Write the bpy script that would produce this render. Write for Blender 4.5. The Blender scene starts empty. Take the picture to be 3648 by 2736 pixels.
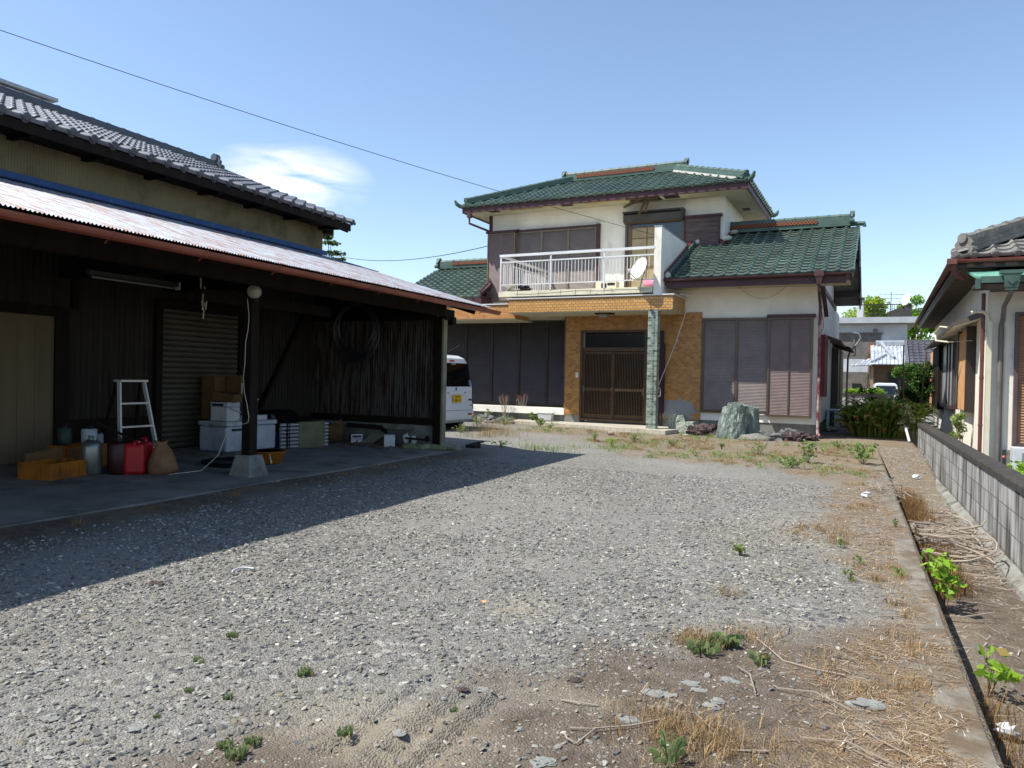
import bpy, math, random
import numpy as np
from mathutils import Vector, Matrix, noise
random.seed(7); rng = np.random.default_rng(7)
R_ = math.radians
scene = bpy.context.scene
col = scene.collection

# ------------------------------------------------------------------ camera
YAW, PITCH, ROLL, FPX, EYE = -0.427433, -0.0098245, 0.0213024, 2659.33, 1.27
fwd = Vector((math.sin(YAW) * math.cos(PITCH), math.cos(YAW) * math.cos(PITCH), math.sin(PITCH)))
r0 = Vector((math.cos(YAW), -math.sin(YAW), 0)); u0 = r0.cross(fwd)
cr = r0 * math.cos(ROLL) + u0 * math.sin(ROLL); cu = cr.cross(fwd)
cam_d = bpy.data.cameras.new("camera"); cam = bpy.data.objects.new("camera", cam_d); col.objects.link(cam)
cam.matrix_world = Matrix(((cr.x, cu.x, -fwd.x, 0), (cr.y, cu.y, -fwd.y, 0), (cr.z, cu.z, -fwd.z, EYE), (0, 0, 0, 1)))
cam_d.sensor_width = 36; cam_d.lens = FPX / 3648 * 36; cam_d.clip_end = 3000; cam_d.clip_start = .05
scene.camera = cam

# ------------------------------------------------------------------ world and sun
SUN = Vector((-.522, -.392, 1.0)).normalized()
SUN_EL = math.asin(SUN.z); SUN_AZ = math.atan2(SUN.x, SUN.y)
world = bpy.data.worlds.new("World"); scene.world = world; world.use_nodes = True
wn = world.node_tree; wn.nodes.clear()
sky = wn.nodes.new('ShaderNodeTexSky'); sky.sky_type = 'NISHITA'; sky.sun_disc = False
sky.sun_elevation = SUN_EL; sky.sun_rotation = SUN_AZ % (2 * math.pi)
sky.altitude = 0; sky.air_density = 1.0; sky.dust_density = 0.6; sky.ozone_density = 1.5
bg = wn.nodes.new('ShaderNodeBackground'); bg.inputs['Strength'].default_value = 0.142
wo = wn.nodes.new('ShaderNodeOutputWorld')
# thin cirrus: real clouds of the sky, laid out by direction
tc = wn.nodes.new('ShaderNodeTexCoord')
mp = wn.nodes.new('ShaderNodeMapping'); mp.inputs['Scale'].default_value = (3.2, 3.2, 15); mp.inputs['Rotation'].default_value = (0.12, .1, 0)
nz = wn.nodes.new('ShaderNodeTexNoise'); nz.inputs['Scale'].default_value = 2.2; nz.inputs['Detail'].default_value = 6; nz.inputs['Distortion'].default_value = .5
rp = wn.nodes.new('ShaderNodeMapRange'); rp.inputs['From Min'].default_value = .38; rp.inputs['From Max'].default_value = .64
cdir = (fwd + cr * ((1040 - 1824) / FPX) - cu * ((640 - 1368) / FPX)).normalized()
dt = wn.nodes.new('ShaderNodeVectorMath'); dt.operation = 'DISTANCE'; dt.inputs[1].default_value = cdir
sq = wn.nodes.new('ShaderNodeVectorMath'); sq.operation = 'MULTIPLY'; sq.inputs[1].default_value = (1, 1, 2.2)
sq2 = Vector((cdir.x, cdir.y, cdir.z * 2.2)); dt.inputs[1].default_value = sq2
mk = wn.nodes.new('ShaderNodeMapRange'); mk.inputs['From Min'].default_value = .105; mk.inputs['From Max'].default_value = .03
ml = wn.nodes.new('ShaderNodeMath'); ml.operation = 'MULTIPLY'
ml2 = wn.nodes.new('ShaderNodeMath'); ml2.operation = 'MULTIPLY'; ml2.inputs[1].default_value = 1.0
mx = wn.nodes.new('ShaderNodeMix'); mx.data_type = 'RGBA'; mx.inputs['B'].default_value = (6.3, 6.3, 6.6, 1)
hs = wn.nodes.new('ShaderNodeHueSaturation'); hs.inputs['Saturation'].default_value = 1.0; hs.inputs['Value'].default_value = 1.0
L = wn.links.new
L(tc.outputs['Generated'], mp.inputs['Vector']); L(mp.outputs[0], nz.inputs['Vector']); L(nz.outputs[0], rp.inputs['Value'])
L(tc.outputs['Generated'], sq.inputs[0]); L(sq.outputs[0], dt.inputs[0]); L(dt.outputs['Value'], mk.inputs['Value'])
L(rp.outputs[0], ml.inputs[0]); L(mk.outputs[0], ml.inputs[1]); L(ml.outputs[0], ml2.inputs[0]); L(ml2.outputs[0], mx.inputs['Factor'])
L(sky.outputs[0], hs.inputs['Color']); L(hs.outputs[0], mx.inputs['A']); L(mx.outputs['Result'], bg.inputs['Color']); L(bg.outputs[0], wo.inputs[0])
sl = bpy.data.lights.new("sun", 'SUN'); sl.energy = 5.0; sl.angle = R_(.55); sl.color = (1, .95, .87)
so = bpy.data.objects.new("sun", sl); col.objects.link(so); so.location = (-20, -16, 40)
so.rotation_euler = (-SUN).to_track_quat('-Z', 'Y').to_euler()
scene.view_settings.view_transform = 'Standard'; scene.view_settings.look = 'None'
scene.view_settings.exposure = 0.6; scene.view_settings.gamma = 1
scene.render.engine = 'CYCLES'; scene.cycles.use_denoising = True
scene.cycles.max_bounces = 6; scene.cycles.diffuse_bounces = 3

# ------------------------------------------------------------------ frames and measuring
HA = 0.0315
HX = Vector((math.cos(HA), -math.sin(HA), 0)); HY = Vector((math.sin(HA), math.cos(HA), 0))
def h2w(p): return HX * p[0] + HY * p[1] + Vector((0, 0, p[2]))
def gp(x, y, z=0.0, fr='W'):
    d = fwd + cr * ((x - 1824) / FPX) - cu * ((y - 1368) / FPX)
    t = (z - EYE) / d.z; p = Vector((0, 0, EYE)) + d * t
    if fr == 'H': return Vector((p.dot(HX), p.dot(HY), z))
    return p

# ------------------------------------------------------------------ materials
def srgb(h):
    if isinstance(h, (tuple, list)): return (*h[:3], 1)
    c = [int(h[i:i + 2], 16) / 255 for i in (0, 2, 4)]
    return tuple(v / 12.92 if v < .04045 else ((v + .055) / 1.055) ** 2.4 for v in c) + (1,)
class NT:
    def __init__(s, name):
        s.m = bpy.data.materials.new(name); s.m.use_nodes = True; s.t = s.m.node_tree
        s.b = s.t.nodes['Principled BSDF']; s.tc = None
    def n(s, k, **kw):
        x = s.t.nodes.new('ShaderNode' + k)
        for a, b in kw.items():
            if a in ('operation', 'data_type', 'blend_type', 'wave_type', 'bands_direction', 'feature', 'attribute_name', 'interpolation_type', 'musgrave_type', 'distance', 'wave_profile'): setattr(x, a, b)
            else:
                x.inputs[a.replace('_', ' ')].default_value = b
        return x
    def l(s, a, b): s.t.links.new(a, b)
    def co(s, scale=(1, 1, 1), rot=(0, 0, 0)):
        if not s.tc: s.tc = s.n('TexCoord')
        m = s.n('Mapping', Scale=scale, Rotation=rot); s.l(s.tc.outputs['Object'], m.inputs['Vector']); return m.outputs[0]
    def noise(s, scale, detail=4, rough=.55, vec=None, dist=0, st=(1, 1, 1)):
        x = s.n('TexNoise', Scale=scale, Detail=detail, Roughness=rough, Distortion=dist)
        s.l(vec if vec is not None else s.co(st), x.inputs['Vector']); return x.outputs['Fac']
    def rng(s, v, a, b, c=0., d=1.):
        x = s.n('MapRange', From_Min=a, From_Max=b, To_Min=c, To_Max=d); s.l(v, x.inputs['Value']); return x.outputs[0]
    def mix(s, f, a, b, bt='MIX'):
        x = s.n('Mix', data_type='RGBA', blend_type=bt)
        for k, v in (('Factor', f), ('A', a), ('B', b)):
            if isinstance(v, (float, int)): x.inputs[k].default_value = v
            elif isinstance(v, tuple): x.inputs[k].default_value = v
            else: s.l(v, x.inputs[k])
        return x.outputs['Result']
    def math(s, op, a, b=0.):
        x = s.n('Math', operation=op)
        for i, v in enumerate((a, b)):
            if isinstance(v, (float, int)): x.inputs[i].default_value = v
            else: s.l(v, x.inputs[i])
        return x.outputs[0]
    def bump(s, h, strength=.5, dist=.01):
        x = s.n('Bump', Strength=strength, Distance=dist); s.l(h, x.inputs['Height']); s.l(x.outputs[0], s.b.inputs['Normal'])
    def out(s, c, rough=.6, metal=0., spec=.5, coat=0.):
        if isinstance(c, tuple): s.b.inputs['Base Color'].default_value = c
        else: s.l(c, s.b.inputs['Base Color'])
        if isinstance(rough, (float, int)): s.b.inputs['Roughness'].default_value = rough
        else: s.l(rough, s.b.inputs['Roughness'])
        s.b.inputs['Metallic'].default_value = metal; s.b.inputs['Specular IOR Level'].default_value = spec
        s.b.inputs['Coat Weight'].default_value = coat
        return s.m
def M(name, a, b=None, scale=6, detail=5, lo=.35, hi=.7, rough=.65, metal=0, spec=.4, bump=0, bs=60, st=(1, 1, 1), coat=0, dirt=None, ds=3, dlo=.55, dhi=.75, dst=(1, 1, 1)):
    n = NT(name); a = srgb(a)
    c = a
    if b is not None: c = n.mix(n.rng(n.noise(scale, detail, st=st), lo, hi), a, srgb(b))
    if dirt is not None: c = n.mix(n.rng(n.noise(ds, 6, .65, st=dst), dlo, dhi), c, srgb(dirt))
    if bump: n.bump(n.noise(bs, 4, st=st), bump, .01)
    return n.out(c, rough, metal, spec, coat)

stucco = M('stucco', 'ece9df', 'dedacd', 2.2, rough=.9, spec=.15, bump=.35, bs=90, dirt='8f8a75', ds=1.3, dlo=.6, dhi=.9, dst=(1, 1, .35))
stucco2 = M('stucco_white', 'eeebe2', 'dfdbd0', 2, rough=.9, spec=.15, bump=.35, bs=80, dirt='97917e', ds=1.5, dlo=.6, dhi=.9, dst=(1, 1, .3))
slabm = M('balcony_concrete', 'dcd7c0', 'c8c2a6', 3, rough=.85, spec=.2, dirt='4f4a38', ds=4, dlo=.62, dhi=.72, dst=(1, 1, 3))
soffm = M('soffit_board', 'b2ad97', 'a09a80', 2, rough=.85, spec=.2)
foundm = M('foundation_concrete', '83837c', '6c6c64', 4, rough=.9, spec=.2, bump=.4, bs=40, dirt='4b4a41', ds=3, dlo=.55, dhi=.8)
concm = M('concrete', '8a8982', '6f6e66', 5, rough=.9, spec=.2, bump=.5, bs=35, dirt='45433a', ds=3.2, dlo=.5, dhi=.75)
maroon = M('maroon_paint', '40262a', '4c2f33', 5, rough=.55, spec=.4, dirt='8a7d74', ds=14, dlo=.68, dhi=.74)
maroon2 = M('maroon_gutter', '4c2c2e', '3e2224', 8, rough=.4, spec=.5)
brownal = M('bronze_aluminium', '5c4e41', '51443a', 4, rough=.4, metal=.3, spec=.5)
bronzed = M('dark_bronze', '352a24', '2b221e', 4, rough=.45, metal=.2, spec=.5)
shutd = M('dark_louvre', '453e3e', '3a3435', 3, rough=.45, metal=.1); beigeal = M('beige_aluminium', '756a5a', '6a5f50', 4, rough=.45, metal=.2)
shutm = M('louvre_shutter', '807570', '6f6560', 3, rough=.5, metal=.1, spec=.5, dirt='7b7069', ds=2, dlo=.55, dhi=.9)
railm = M('aluminium_rail', 'dededd', 'd0d0ce', 3, rough=.3, metal=.15, spec=.6)
glassd = M('dark_glass', '0b0c0e', rough=.06, spec=.8)
blindm = M('paper_screen', 'a39579', '8d7f63', 3, rough=.8, spec=.2)
woodw = M('weathered_boards', '564646', '6d605d', 9, rough=.85, spec=.15, st=(.25, .25, 3), bump=.3, bs=30)
darkwood = M('dark_timber', '241a15', '17110e', 8, rough=.8, spec=.2, st=(1, 1, .3), bump=.3)
greydoor = M('far_grey', '6e6a64', '57534e', 3, rough=.8)
whitep = M('white_plastic', 'c4c8ca', 'b0b4b6', 3, rough=.45, spec=.5, dirt='7c7a72', ds=5, dlo=.6, dhi=.85)
pvc = M('cream_pipe', 'cfcab4', 'bdb79f', 4, rough=.45)
blackp = M('black_plastic', '141414', '1e1e1e', 5, rough=.5)
rubber = M('rubber', '121212', '1a1917', 9, rough=.85, spec=.2)
leadm = M('galvanised_flashing', '9aa09f', '868c8c', 5, rough=.4, metal=.5)
fabric_pink = M('pink_cloth', 'c98aa0', 'b3718a', 6, rough=.9)
terr = None
def tile_mat(name, a, b, c, rough, coat, bump=.15):
    n = NT(name)
    at = n.n('Attribute', attribute_name='Col')
    base = n.mix(n.rng(n.noise(1.4, 5), .35, .7), srgb(a), srgb(b))
    base = n.mix(n.rng(n.noise(22, 5, .7), .62, .78), base, srgb(c))
    base = n.mix(1.0, base, at.outputs['Color'], 'MULTIPLY')
    n.bump(n.noise(90, 3), bump, .003)
    return n.out(base, rough, 0, .5, coat)
green_tile = tile_mat('green_glazed_tile', '43534a', '53645a', '8f9b93', .32, .2)
grey_tile = tile_mat('grey_smoked_tile', '585b62', '494c53', '6f727a', .38, .1)
grey_tile2 = tile_mat('weathered_grey_tile', '77756f', '5f5d57', '9a978c', .7, 0)
far_tile = tile_mat('pale_grey_tile', 'aeb4ba', '9aa0a6', 'c8ccd0', .5, 0)
dark_tile = tile_mat('dark_slate_tile', '494950', '3c3c43', '5a5a60', .6, 0)
plain_green = M('green_glazed_cap', '41564e', '52685f', 3, rough=.5, spec=.35, coat=0, dirt='8b9a92', ds=18, dlo=.66, dhi=.74)
plain_grey = M('grey_smoked_cap', '45484d', '55585d', 4, rough=.38, spec=.5)
plain_grey2 = M('weathered_grey_cap', '75736d', '5d5b55', 5, rough=.75, dirt='8f8c80', ds=8, bump=.4, bs=30)
plain_far = M('pale_grey_cap', '9ba1a8', '868c93', 4, rough=.5)
mortar = M('roof_mortar', 'c6c5bd', '9fa09a', 9, rough=.9, bump=.5, bs=30)
def lattice_mat():
    n = NT('terracotta_lattice')
    w = n.co((1, 1, 1), (0, 0, 0))
    def wv(s1, s2):
        sp = n.n('SeparateXYZ'); n.l(n.tc.outputs['Object'], sp.inputs[0])
        h = n.math('ADD', sp.outputs['X'], sp.outputs['Y'])
        v = n.math('ADD', n.math('MULTIPLY', h, s1), n.math('MULTIPLY', sp.outputs['Z'], s2))
        return n.math('ABSOLUTE', n.math('SINE', v))
    a = n.math('MINIMUM', wv(36., 36.), wv(36., -36.))
    c = n.mix(n.rng(a, .28, .42), srgb('a05a38'), srgb('2a120b'))
    return n.out(c, .8)
terr = lattice_mat()
def brick_mat(name, c1, c2, c3, mort, bw, rh, ms, rough=.5, dark=None, spotty=0):
    n = NT(name); n.co()
    sp = n.n('SeparateXYZ'); n.l(n.tc.outputs['Object'], sp.inputs[0])
    h = n.math('ADD', sp.outputs['X'], sp.outputs['Y'])
    cb = n.n('CombineXYZ'); n.l(h, cb.inputs['X']); n.l(sp.outputs['Z'], cb.inputs['Y'])
    b = n.n('TexBrick', Scale=1.0, Mortar_Size=ms, Mortar_Smooth=.1, Bias=0.0, Brick_Width=bw, Row_Height=rh)
    b.inputs['Color1'].default_value = srgb(c1); b.inputs['Color2'].default_value = srgb(c2); b.inputs['Mortar'].default_value = srgb(mort)
    n.l(cb.outputs[0], b.inputs['Vector'])
    # per-brick extra tone: white noise on the snapped brick cell
    b2 = n.n('TexBrick', Scale=1.0, Mortar_Size=0., Bias=-.55, Brick_Width=bw, Row_Height=rh)
    b2.inputs['Color1'].default_value = (0, 0, 0, 1); b2.inputs['Color2'].default_value = (1, 1, 1, 1); n.l(cb.outputs[0], b2.inputs['Vector'])
    b2.offset = .5; b.offset = .5
    sh = n.n('VectorMath', operation='ADD'); n.l(cb.outputs[0], sh.inputs[0]); sh.inputs[1].default_value = (bw * 6, rh * 14, 0)
    n.l(sh.outputs[0], b2.inputs['Vector'])
    k = n.rng(b2.outputs['Color'], .45, 1.)
    c = n.mix(n.math('MULTIPLY', k, n.math('SUBTRACT', 1.0, b.outputs['Fac'])), b.outputs['Color'], srgb(c3))
    if spotty: c = n.mix(n.rng(n.noise(26, 3), .6, .68), c, srgb(spotty))
    if dark: c = n.mix(n.rng(n.noise(5, 5), .62, .75), c, srgb(dark))
    inv = n.math('SUBTRACT', 1.0, b.outputs['Fac']); n.bump(inv, .6, .004)
    return n.out(c, rough, 0, .45)
brick_band = brick_mat('ochre_tile_band', 'c79a5a', 'bb8849', '9c6034', '6d5c45', .113, .066, .006, .4, '7c5a33')
brick_wall = brick_mat('amber_brick_tile', 'ba8342', '8f612c', '7a4422', '8f7c5c', .108, .062, .006, .4)
pillar_mat = brick_mat('green_mosaic_tile', '46544a', '98a599', '28341c', '9aa296', .113, .06, .004, .25)
def block_mat():
    n = NT('concrete_block'); n.co()
    sp = n.n('SeparateXYZ'); n.l(n.tc.outputs['Object'], sp.inputs[0])
    h = n.math('ADD', sp.outputs['X'], sp.outputs['Y'])
    cb = n.n('CombineXYZ'); n.l(h, cb.inputs['X']); n.l(sp.outputs['Z'], cb.inputs['Y'])
    b = n.n('TexBrick', Scale=1.0, Mortar_Size=.006, Mortar_Smooth=.3, Brick_Width=.4, Row_Height=.2)
    b.inputs['Color1'].default_value = srgb('a8a8a5'); b.inputs['Color2'].default_value = srgb('949491'); b.inputs['Mortar'].default_value = srgb('6a6964')
    n.l(cb.outputs[0], b.inputs['Vector'])
    streak = n.noise(5, 5, .6, st=(1, 1.6, .18))
    c = n.mix(n.rng(streak, .42, .62), b.outputs['Color'], srgb('4f4d48'))
    low = n.rng(sp.outputs['Z'], .30, .0)
    c = n.mix(n.math('MULTIPLY', low, n.rng(n.noise(3, 5), .3, .7)), c, srgb('4b4136'))
    inv = n.math('SUBTRACT', n.math('SUBTRACT', 1.0, b.outputs['Fac']), n.math('MULTIPLY', n.noise(60, 4), .5)); n.bump(inv, .6, .006)
    return n.out(c, .92, 0, .15)
blockm = block_mat()
capm = M('mossy_cap', '3f3a35', '2c2926', 7, rough=.95, bump=.8, bs=40, dirt='5f574b', ds=12, dlo=.6, dhi=.8)
def rust_mat(name, base, base2, rust, st, lo, hi, rough=.5, metal=0., spec=.4, sc=3.):
    n = NT(name)
    c = n.mix(n.rng(n.noise(2.5, 5, st=st), .3, .7), srgb(base), srgb(base2))
    k = n.noise(sc, 8, .72, st=st); c = n.mix(n.rng(k, lo, hi), c, srgb(rust))
    return n.out(c, rough, metal, spec)
tinm = rust_mat('blue_painted_tin', '9fadb8', '88a0b4', '6f4a3c', (.7, 9, .7), .44, .56, .55)
flashm = M('blue_flashing', '34578a', '2b4b78', 5, rough=.5, dirt='6f8fb5', ds=9, dlo=.6, dhi=.75)
oliv = M('olive_corrugated', '8c8262', '7c7154', 1.6, rough=.7, spec=.2, st=(1, 1, .5), dirt='514a38', ds=2, dlo=.5, dhi=.8)
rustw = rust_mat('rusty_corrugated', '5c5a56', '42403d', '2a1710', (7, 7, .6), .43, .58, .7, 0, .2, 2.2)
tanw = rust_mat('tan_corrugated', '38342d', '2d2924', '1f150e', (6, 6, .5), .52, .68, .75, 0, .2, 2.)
gutm = M('copper_gutter', '8c4a35', '6f3626', 12, rough=.45, spec=.5, st=(1, .3, 1))
doorm = M('cream_boards', '6e5f47', '62543f', 2, rough=.7, st=(1, 4, .4))
rsm = M('roller_slats', '565247', '4a463b', 2, rough=.6, spec=.3)
slabc = M('shed_floor', '85807a', '6c6860', 2.5, rough=.85, bump=.3, bs=30, dirt='3d3e3e', ds=2, dlo=.5, dhi=.75)
# ------------------------------------------------------------------ mesh helpers
META = {}
class MB:
    def __init__(s): s.v = []; s.f = []; s.mi = []; s.cur = 0; s.c = None
    def add(s, vs, fs):
        o = len(s.v); s.v += [tuple(p) for p in vs]; s.f += [tuple(i + o for i in f) for f in fs]; s.mi += [s.cur] * len(fs); return s
    def box(s, x0, x1, y0, y1, z0, z1):
        if x0 > x1: x0, x1 = x1, x0
        if y0 > y1: y0, y1 = y1, y0
        if z0 > z1: z0, z1 = z1, z0
        return s.add([(x0, y0, z0), (x1, y0, z0), (x1, y1, z0), (x0, y1, z0), (x0, y0, z1), (x1, y0, z1), (x1, y1, z1), (x0, y1, z1)],
                     [(0, 3, 2, 1), (4, 5, 6, 7), (0, 1, 5, 4), (1, 2, 6, 5), (2, 3, 7, 6), (3, 0, 4, 7)])
    def bar(s, a, b, w, h, up=(0, 0, 1), off=(0, 0)):
        a, b = Vector(a), Vector(b); d = (b - a).normalized(); sd = d.cross(Vector(up))
        if sd.length < 1e-4: sd = d.cross(Vector((0, 1, 0)))
        sd.normalize(); n = sd.cross(d)
        vs = []
        for p in (a, b):
            for i, j in ((-1, -1), (1, -1), (1, 1), (-1, 1)):
                vs.append(p + sd * (i * w / 2 + off[0]) + n * (j * h / 2 + off[1]))
        return s.add(vs, [(0, 1, 2, 3), (7, 6, 5, 4), (0, 4, 5, 1), (1, 5, 6, 2), (2, 6, 7, 3), (3, 7, 4, 0)])
    def tube(s, pts, r, n=8, cap=True):
        pts = [Vector(p) for p in pts]; m = len(pts)
        rs = r if isinstance(r, (list, tuple)) else [r] * m
        prev = None; vs = []
        for i, p in enumerate(pts):
            d = (pts[min(i + 1, m - 1)] - pts[max(i - 1, 0)]).normalized()
            a = prev - d * prev.dot(d) if prev is not None else d.orthogonal()
            a.normalize(); prev = a; b = d.cross(a)
            for k in range(n):
                t = 2 * math.pi * k / n; vs.append(p + (a * math.cos(t) + b * math.sin(t)) * rs[i])
        fs = []
        for i in range(m - 1):
            for k in range(n): fs.append((i * n + k, i * n + (k + 1) % n, (i + 1) * n + (k + 1) % n, (i + 1) * n + k))
        if cap: fs.append(tuple(range(n))[::-1]); fs.append(tuple(range((m - 1) * n, m * n)))
        return s.add(vs, fs)
    def lathe(s, prof, c=(0, 0, 0), ax=(0, 0, 1), n=16):
        ax = Vector(ax).normalized(); return s.tube([Vector(c) + ax * z for r, z in prof], [r for r, z in prof], n)
    def poly(s, pts): return s.add(pts, [tuple(range(len(pts)))])
    def prism(s, pts, ext):
        n = len(pts); ext = Vector(ext); pts = [Vector(p) for p in pts]
        return s.add(pts + [p + ext for p in pts], [tuple(range(n))[::-1], tuple(range(n, 2 * n))] + [(i, (i + 1) % n, n + (i + 1) % n, n + i) for i in range(n)])
    def blob(s, c, rad, seg=12, rings=8, amp=.12, fr=1.6, seed=0, flat=None):
        c = Vector(c); vs = []; fs = []
        for i in range(rings + 1):
            ph = math.pi * i / rings
            for k in range(seg):
                t = 2 * math.pi * k / seg; d = Vector((math.sin(ph) * math.cos(t), math.sin(ph) * math.sin(t), math.cos(ph)))
                m = 1 + amp * noise.noise(d * fr + Vector((seed * 7.3, seed, 0))) * 2
                p = Vector((d.x * rad[0] * m, d.y * rad[1] * m, d.z * rad[2] * m))
                if flat is not None and p.z < flat: p.z = flat
                vs.append(c + p)
        for i in range(rings):
            for k in range(seg): fs.append((i * seg + k, (i + 1) * seg + k, (i + 1) * seg + (k + 1) % seg, i * seg + (k + 1) % seg))
        return s.add(vs, fs)
def link(name, me, parent=None):
    o = bpy.data.objects.new(name, me); col.objects.link(o)
    if parent is not None: o.parent = parent
    return o
def tag(o, label, cat, group=None, kind=None):
    if label: o['label'] = label
    if cat: o['category'] = cat
    if group: o['group'] = group
    if kind: o['kind'] = kind
    return o
def build(mb, name, mat, parent=None, label=None, cat=None, group=None, kind=None, fr='W', smooth=False, origin=None, bevel=0, cols=None):
    me = bpy.data.meshes.new(name)
    if parent is not None: off = META[parent.name][0]
    elif kind: off = Vector((0, 0, 0))
    else:
        xs = [p[0] for p in mb.v]; ys = [p[1] for p in mb.v]; zs = [p[2] for p in mb.v]
        off = Vector(origin) if origin else Vector(((min(xs) + max(xs)) / 2, (min(ys) + max(ys)) / 2, min(zs)))
    me.from_pydata([(p[0] - off.x, p[1] - off.y, p[2] - off.z) for p in mb.v], [], mb.f)
    for m in (mat if isinstance(mat, (list, tuple)) else [mat]): me.materials.append(m)
    if isinstance(mat, (list, tuple)): me.polygons.foreach_set('material_index', mb.mi)
    if smooth: me.polygons.foreach_set('use_smooth', [True] * len(me.polygons))
    if mb.c is not None:
        a = me.color_attributes.new('Col', 'FLOAT_COLOR', 'POINT'); a.data.foreach_set('color', np.array(mb.c, dtype=np.float32).ravel())
    me.update()
    o = link(name, me, parent)
    if parent is None:
        o.location = h2w(off) if fr == 'H' else off
        if fr == 'H': o.rotation_euler = (0, 0, -HA)
    if bevel:
        b = o.modifiers.new('bevel', 'BEVEL'); b.width = bevel; b.segments = 2; b.limit_method = 'ANGLE'
    META[o.name] = (off,)
    if parent is None: tag(o, label, cat, group, kind)
    elif label: o['label'] = label
    return o
def thing(name, label, cat, loc, fr='W', rz=0, group=None, local=False):
    o = bpy.data.objects.new(name, None); col.objects.link(o); o.empty_display_size = .2
    loc = Vector(loc); o.location = h2w(loc) if fr == 'H' else loc
    o.rotation_euler = (0, 0, rz - (HA if fr == 'H' else 0))
    META[o.name] = (Vector((0, 0, 0)) if local else loc,)
    return tag(o, label, cat, group)
def dup(o, loc=None, rz=None, label=None, parent=None, scale=None):
    c = o.copy(); col.objects.link(c)
    if parent is not None: c.parent = parent
    else:
        if loc is not None: c.location = loc
        if rz is not None: c.rotation_euler = (0, 0, rz)
        if scale: c.scale = scale
        if label: c['label'] = label
    META[c.name] = META.get(o.name, (Vector((0, 0, 0)),))
    for ch in [x for x in list(bpy.data.objects) if x.parent == o]: dup(ch, parent=c)
    return c
def npmesh(name, V, F, mats, colr=None, smooth=False, parent=None):
    me = bpy.data.meshes.new(name); V = np.asarray(V, np.float32); F = np.asarray(F, np.int32)
    me.vertices.add(len(V)); me.vertices.foreach_set('co', V.ravel())
    k = F.shape[1]; me.loops.add(F.size); me.loops.foreach_set('vertex_index', F.ravel())
    me.polygons.add(len(F)); me.polygons.foreach_set('loop_start', np.arange(0, F.size, k, dtype=np.int32))
    me.polygons.foreach_set('loop_total', np.full(len(F), k, np.int32))
    me.polygons.foreach_set('use_smooth', np.full(len(F), smooth))
    me.update(calc_edges=True); me.validate()
    for m in (mats if isinstance(mats, (list, tuple)) else [mats]): me.materials.append(m)
    if colr is not None:
        a = me.color_attributes.new('Col', 'FLOAT_COLOR', 'POINT'); c = np.ones((len(V), 4), np.float32); c[:, :3] = colr; a.data.foreach_set('color', c.ravel())
    o = link(name, me, parent); return o

# ------------------------------------------------------------------ building parts
def tiles(O, U, V, W, Ln, pw=.27, pl=.235, clip=None, hmp=.045, t=.028, drop=.06, knob=.045, jit=.02, seg=7):
    """Japanese S-tiles laid on a slope: O eave corner, U along the eave, V up the slope."""
    mb = MB(); mb.c = []
    O, U, V = Vector(O), Vector(U).normalized(), Vector(V).normalized(); N = U.cross(V).normalized()
    if N.z < 0: N = -N
    nc, nr = int(math.ceil(W / pw)), int(math.ceil(Ln / pl)); pw = W / nc
    def h(s): return hmp * math.exp(-((s - .84) / .13) ** 2) - .012 * math.sin(math.pi * min(s / .72, 1))
    ss = [0, .2, .45, .66, .76, .84, .92, 1.0]
    for j in range(nr):
        v0, v1 = j * pl, min((j + 1) * pl, Ln)
        for i in range(nc):
            if clip and not clip((i + .5) * pw, (v0 + v1) / 2): continue
            g = 1 + random.uniform(-jit, jit) * 9; g2 = random.uniform(-1, 1) * jit * .1
            vs = []; cc = []; e_ = g * random.uniform(1.3, 2.3)
            for s in ss:
                u = (i + s) * pw
                lo = h(s) + t + g2; hi = h(s) + g2
                d0 = -.0 if j else -drop * (.55 + .45 * (h(s) > .01))
                P = O + U * u
                vs += [P + V * v0 + N * ((h(s) if j else -.0) + d0), P + V * v0 + N * lo, P + V * (v0 + .016) + N * (lo + .001), P + V * v1 + N * hi]; cc += [(g, g, g, 1), (e_, e_, e_, 1), (g, g, g, 1), (g, g, g, 1)]
            n = len(ss); fs = []
            for k in range(n - 1):
                a = k * 4
                fs += [(a, a + 4, a + 5, a + 1), (a + 1, a + 5, a + 6, a + 2), (a + 2, a + 6, a + 7, a + 3)]
            mb.add(vs, fs); mb.c += cc
            if j == 0 and knob:
                c = O + U * ((i + .84) * pw) + N * (.015); m0 = len(mb.v)
                mb.lathe([(knob * .6, -.028), (knob, -.016), (knob, .03)], c, V, 8); mb.c += [(g, g, g, 1)] * (len(mb.v) - m0)
    return mb
def ridge(mb, a, b, w=.26, h=.2, r=.075, n=3, gap=.27, seg=8, capmb=None):
    a, b = Vector(a), Vector(b); d = (b - a); Ln = d.length; d.normalize(); sd = d.cross(Vector((0, 0, 1))).normalized(); up = sd.cross(d)
    if up.z < 0: up = -up
    for k in range(n):
        hh = h / n; ww = w * (1 - .12 * k)
        mb.bar(a + up * (hh * k + hh * .35), b + up * (hh * k + hh * .35), ww, hh * .72, up)
        mb.bar(a + up * (hh * k + hh * .85), b + up * (hh * k + hh * .85), ww * .86, hh * .3, up)
    cm = capmb or mb; q = int(Ln / gap) or 1
    for i in range(q):
        p, e = a + d * (Ln * i / q) + up * (h + r * .15), a + d * (Ln * (i + 1) / q) + up * (h + r * .15)
        cm.tube([p, p + (e - p) * .14, p + (e - p) * .16, e], [r * 1.16, r * 1.16, r, r * .96], seg)
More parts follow.
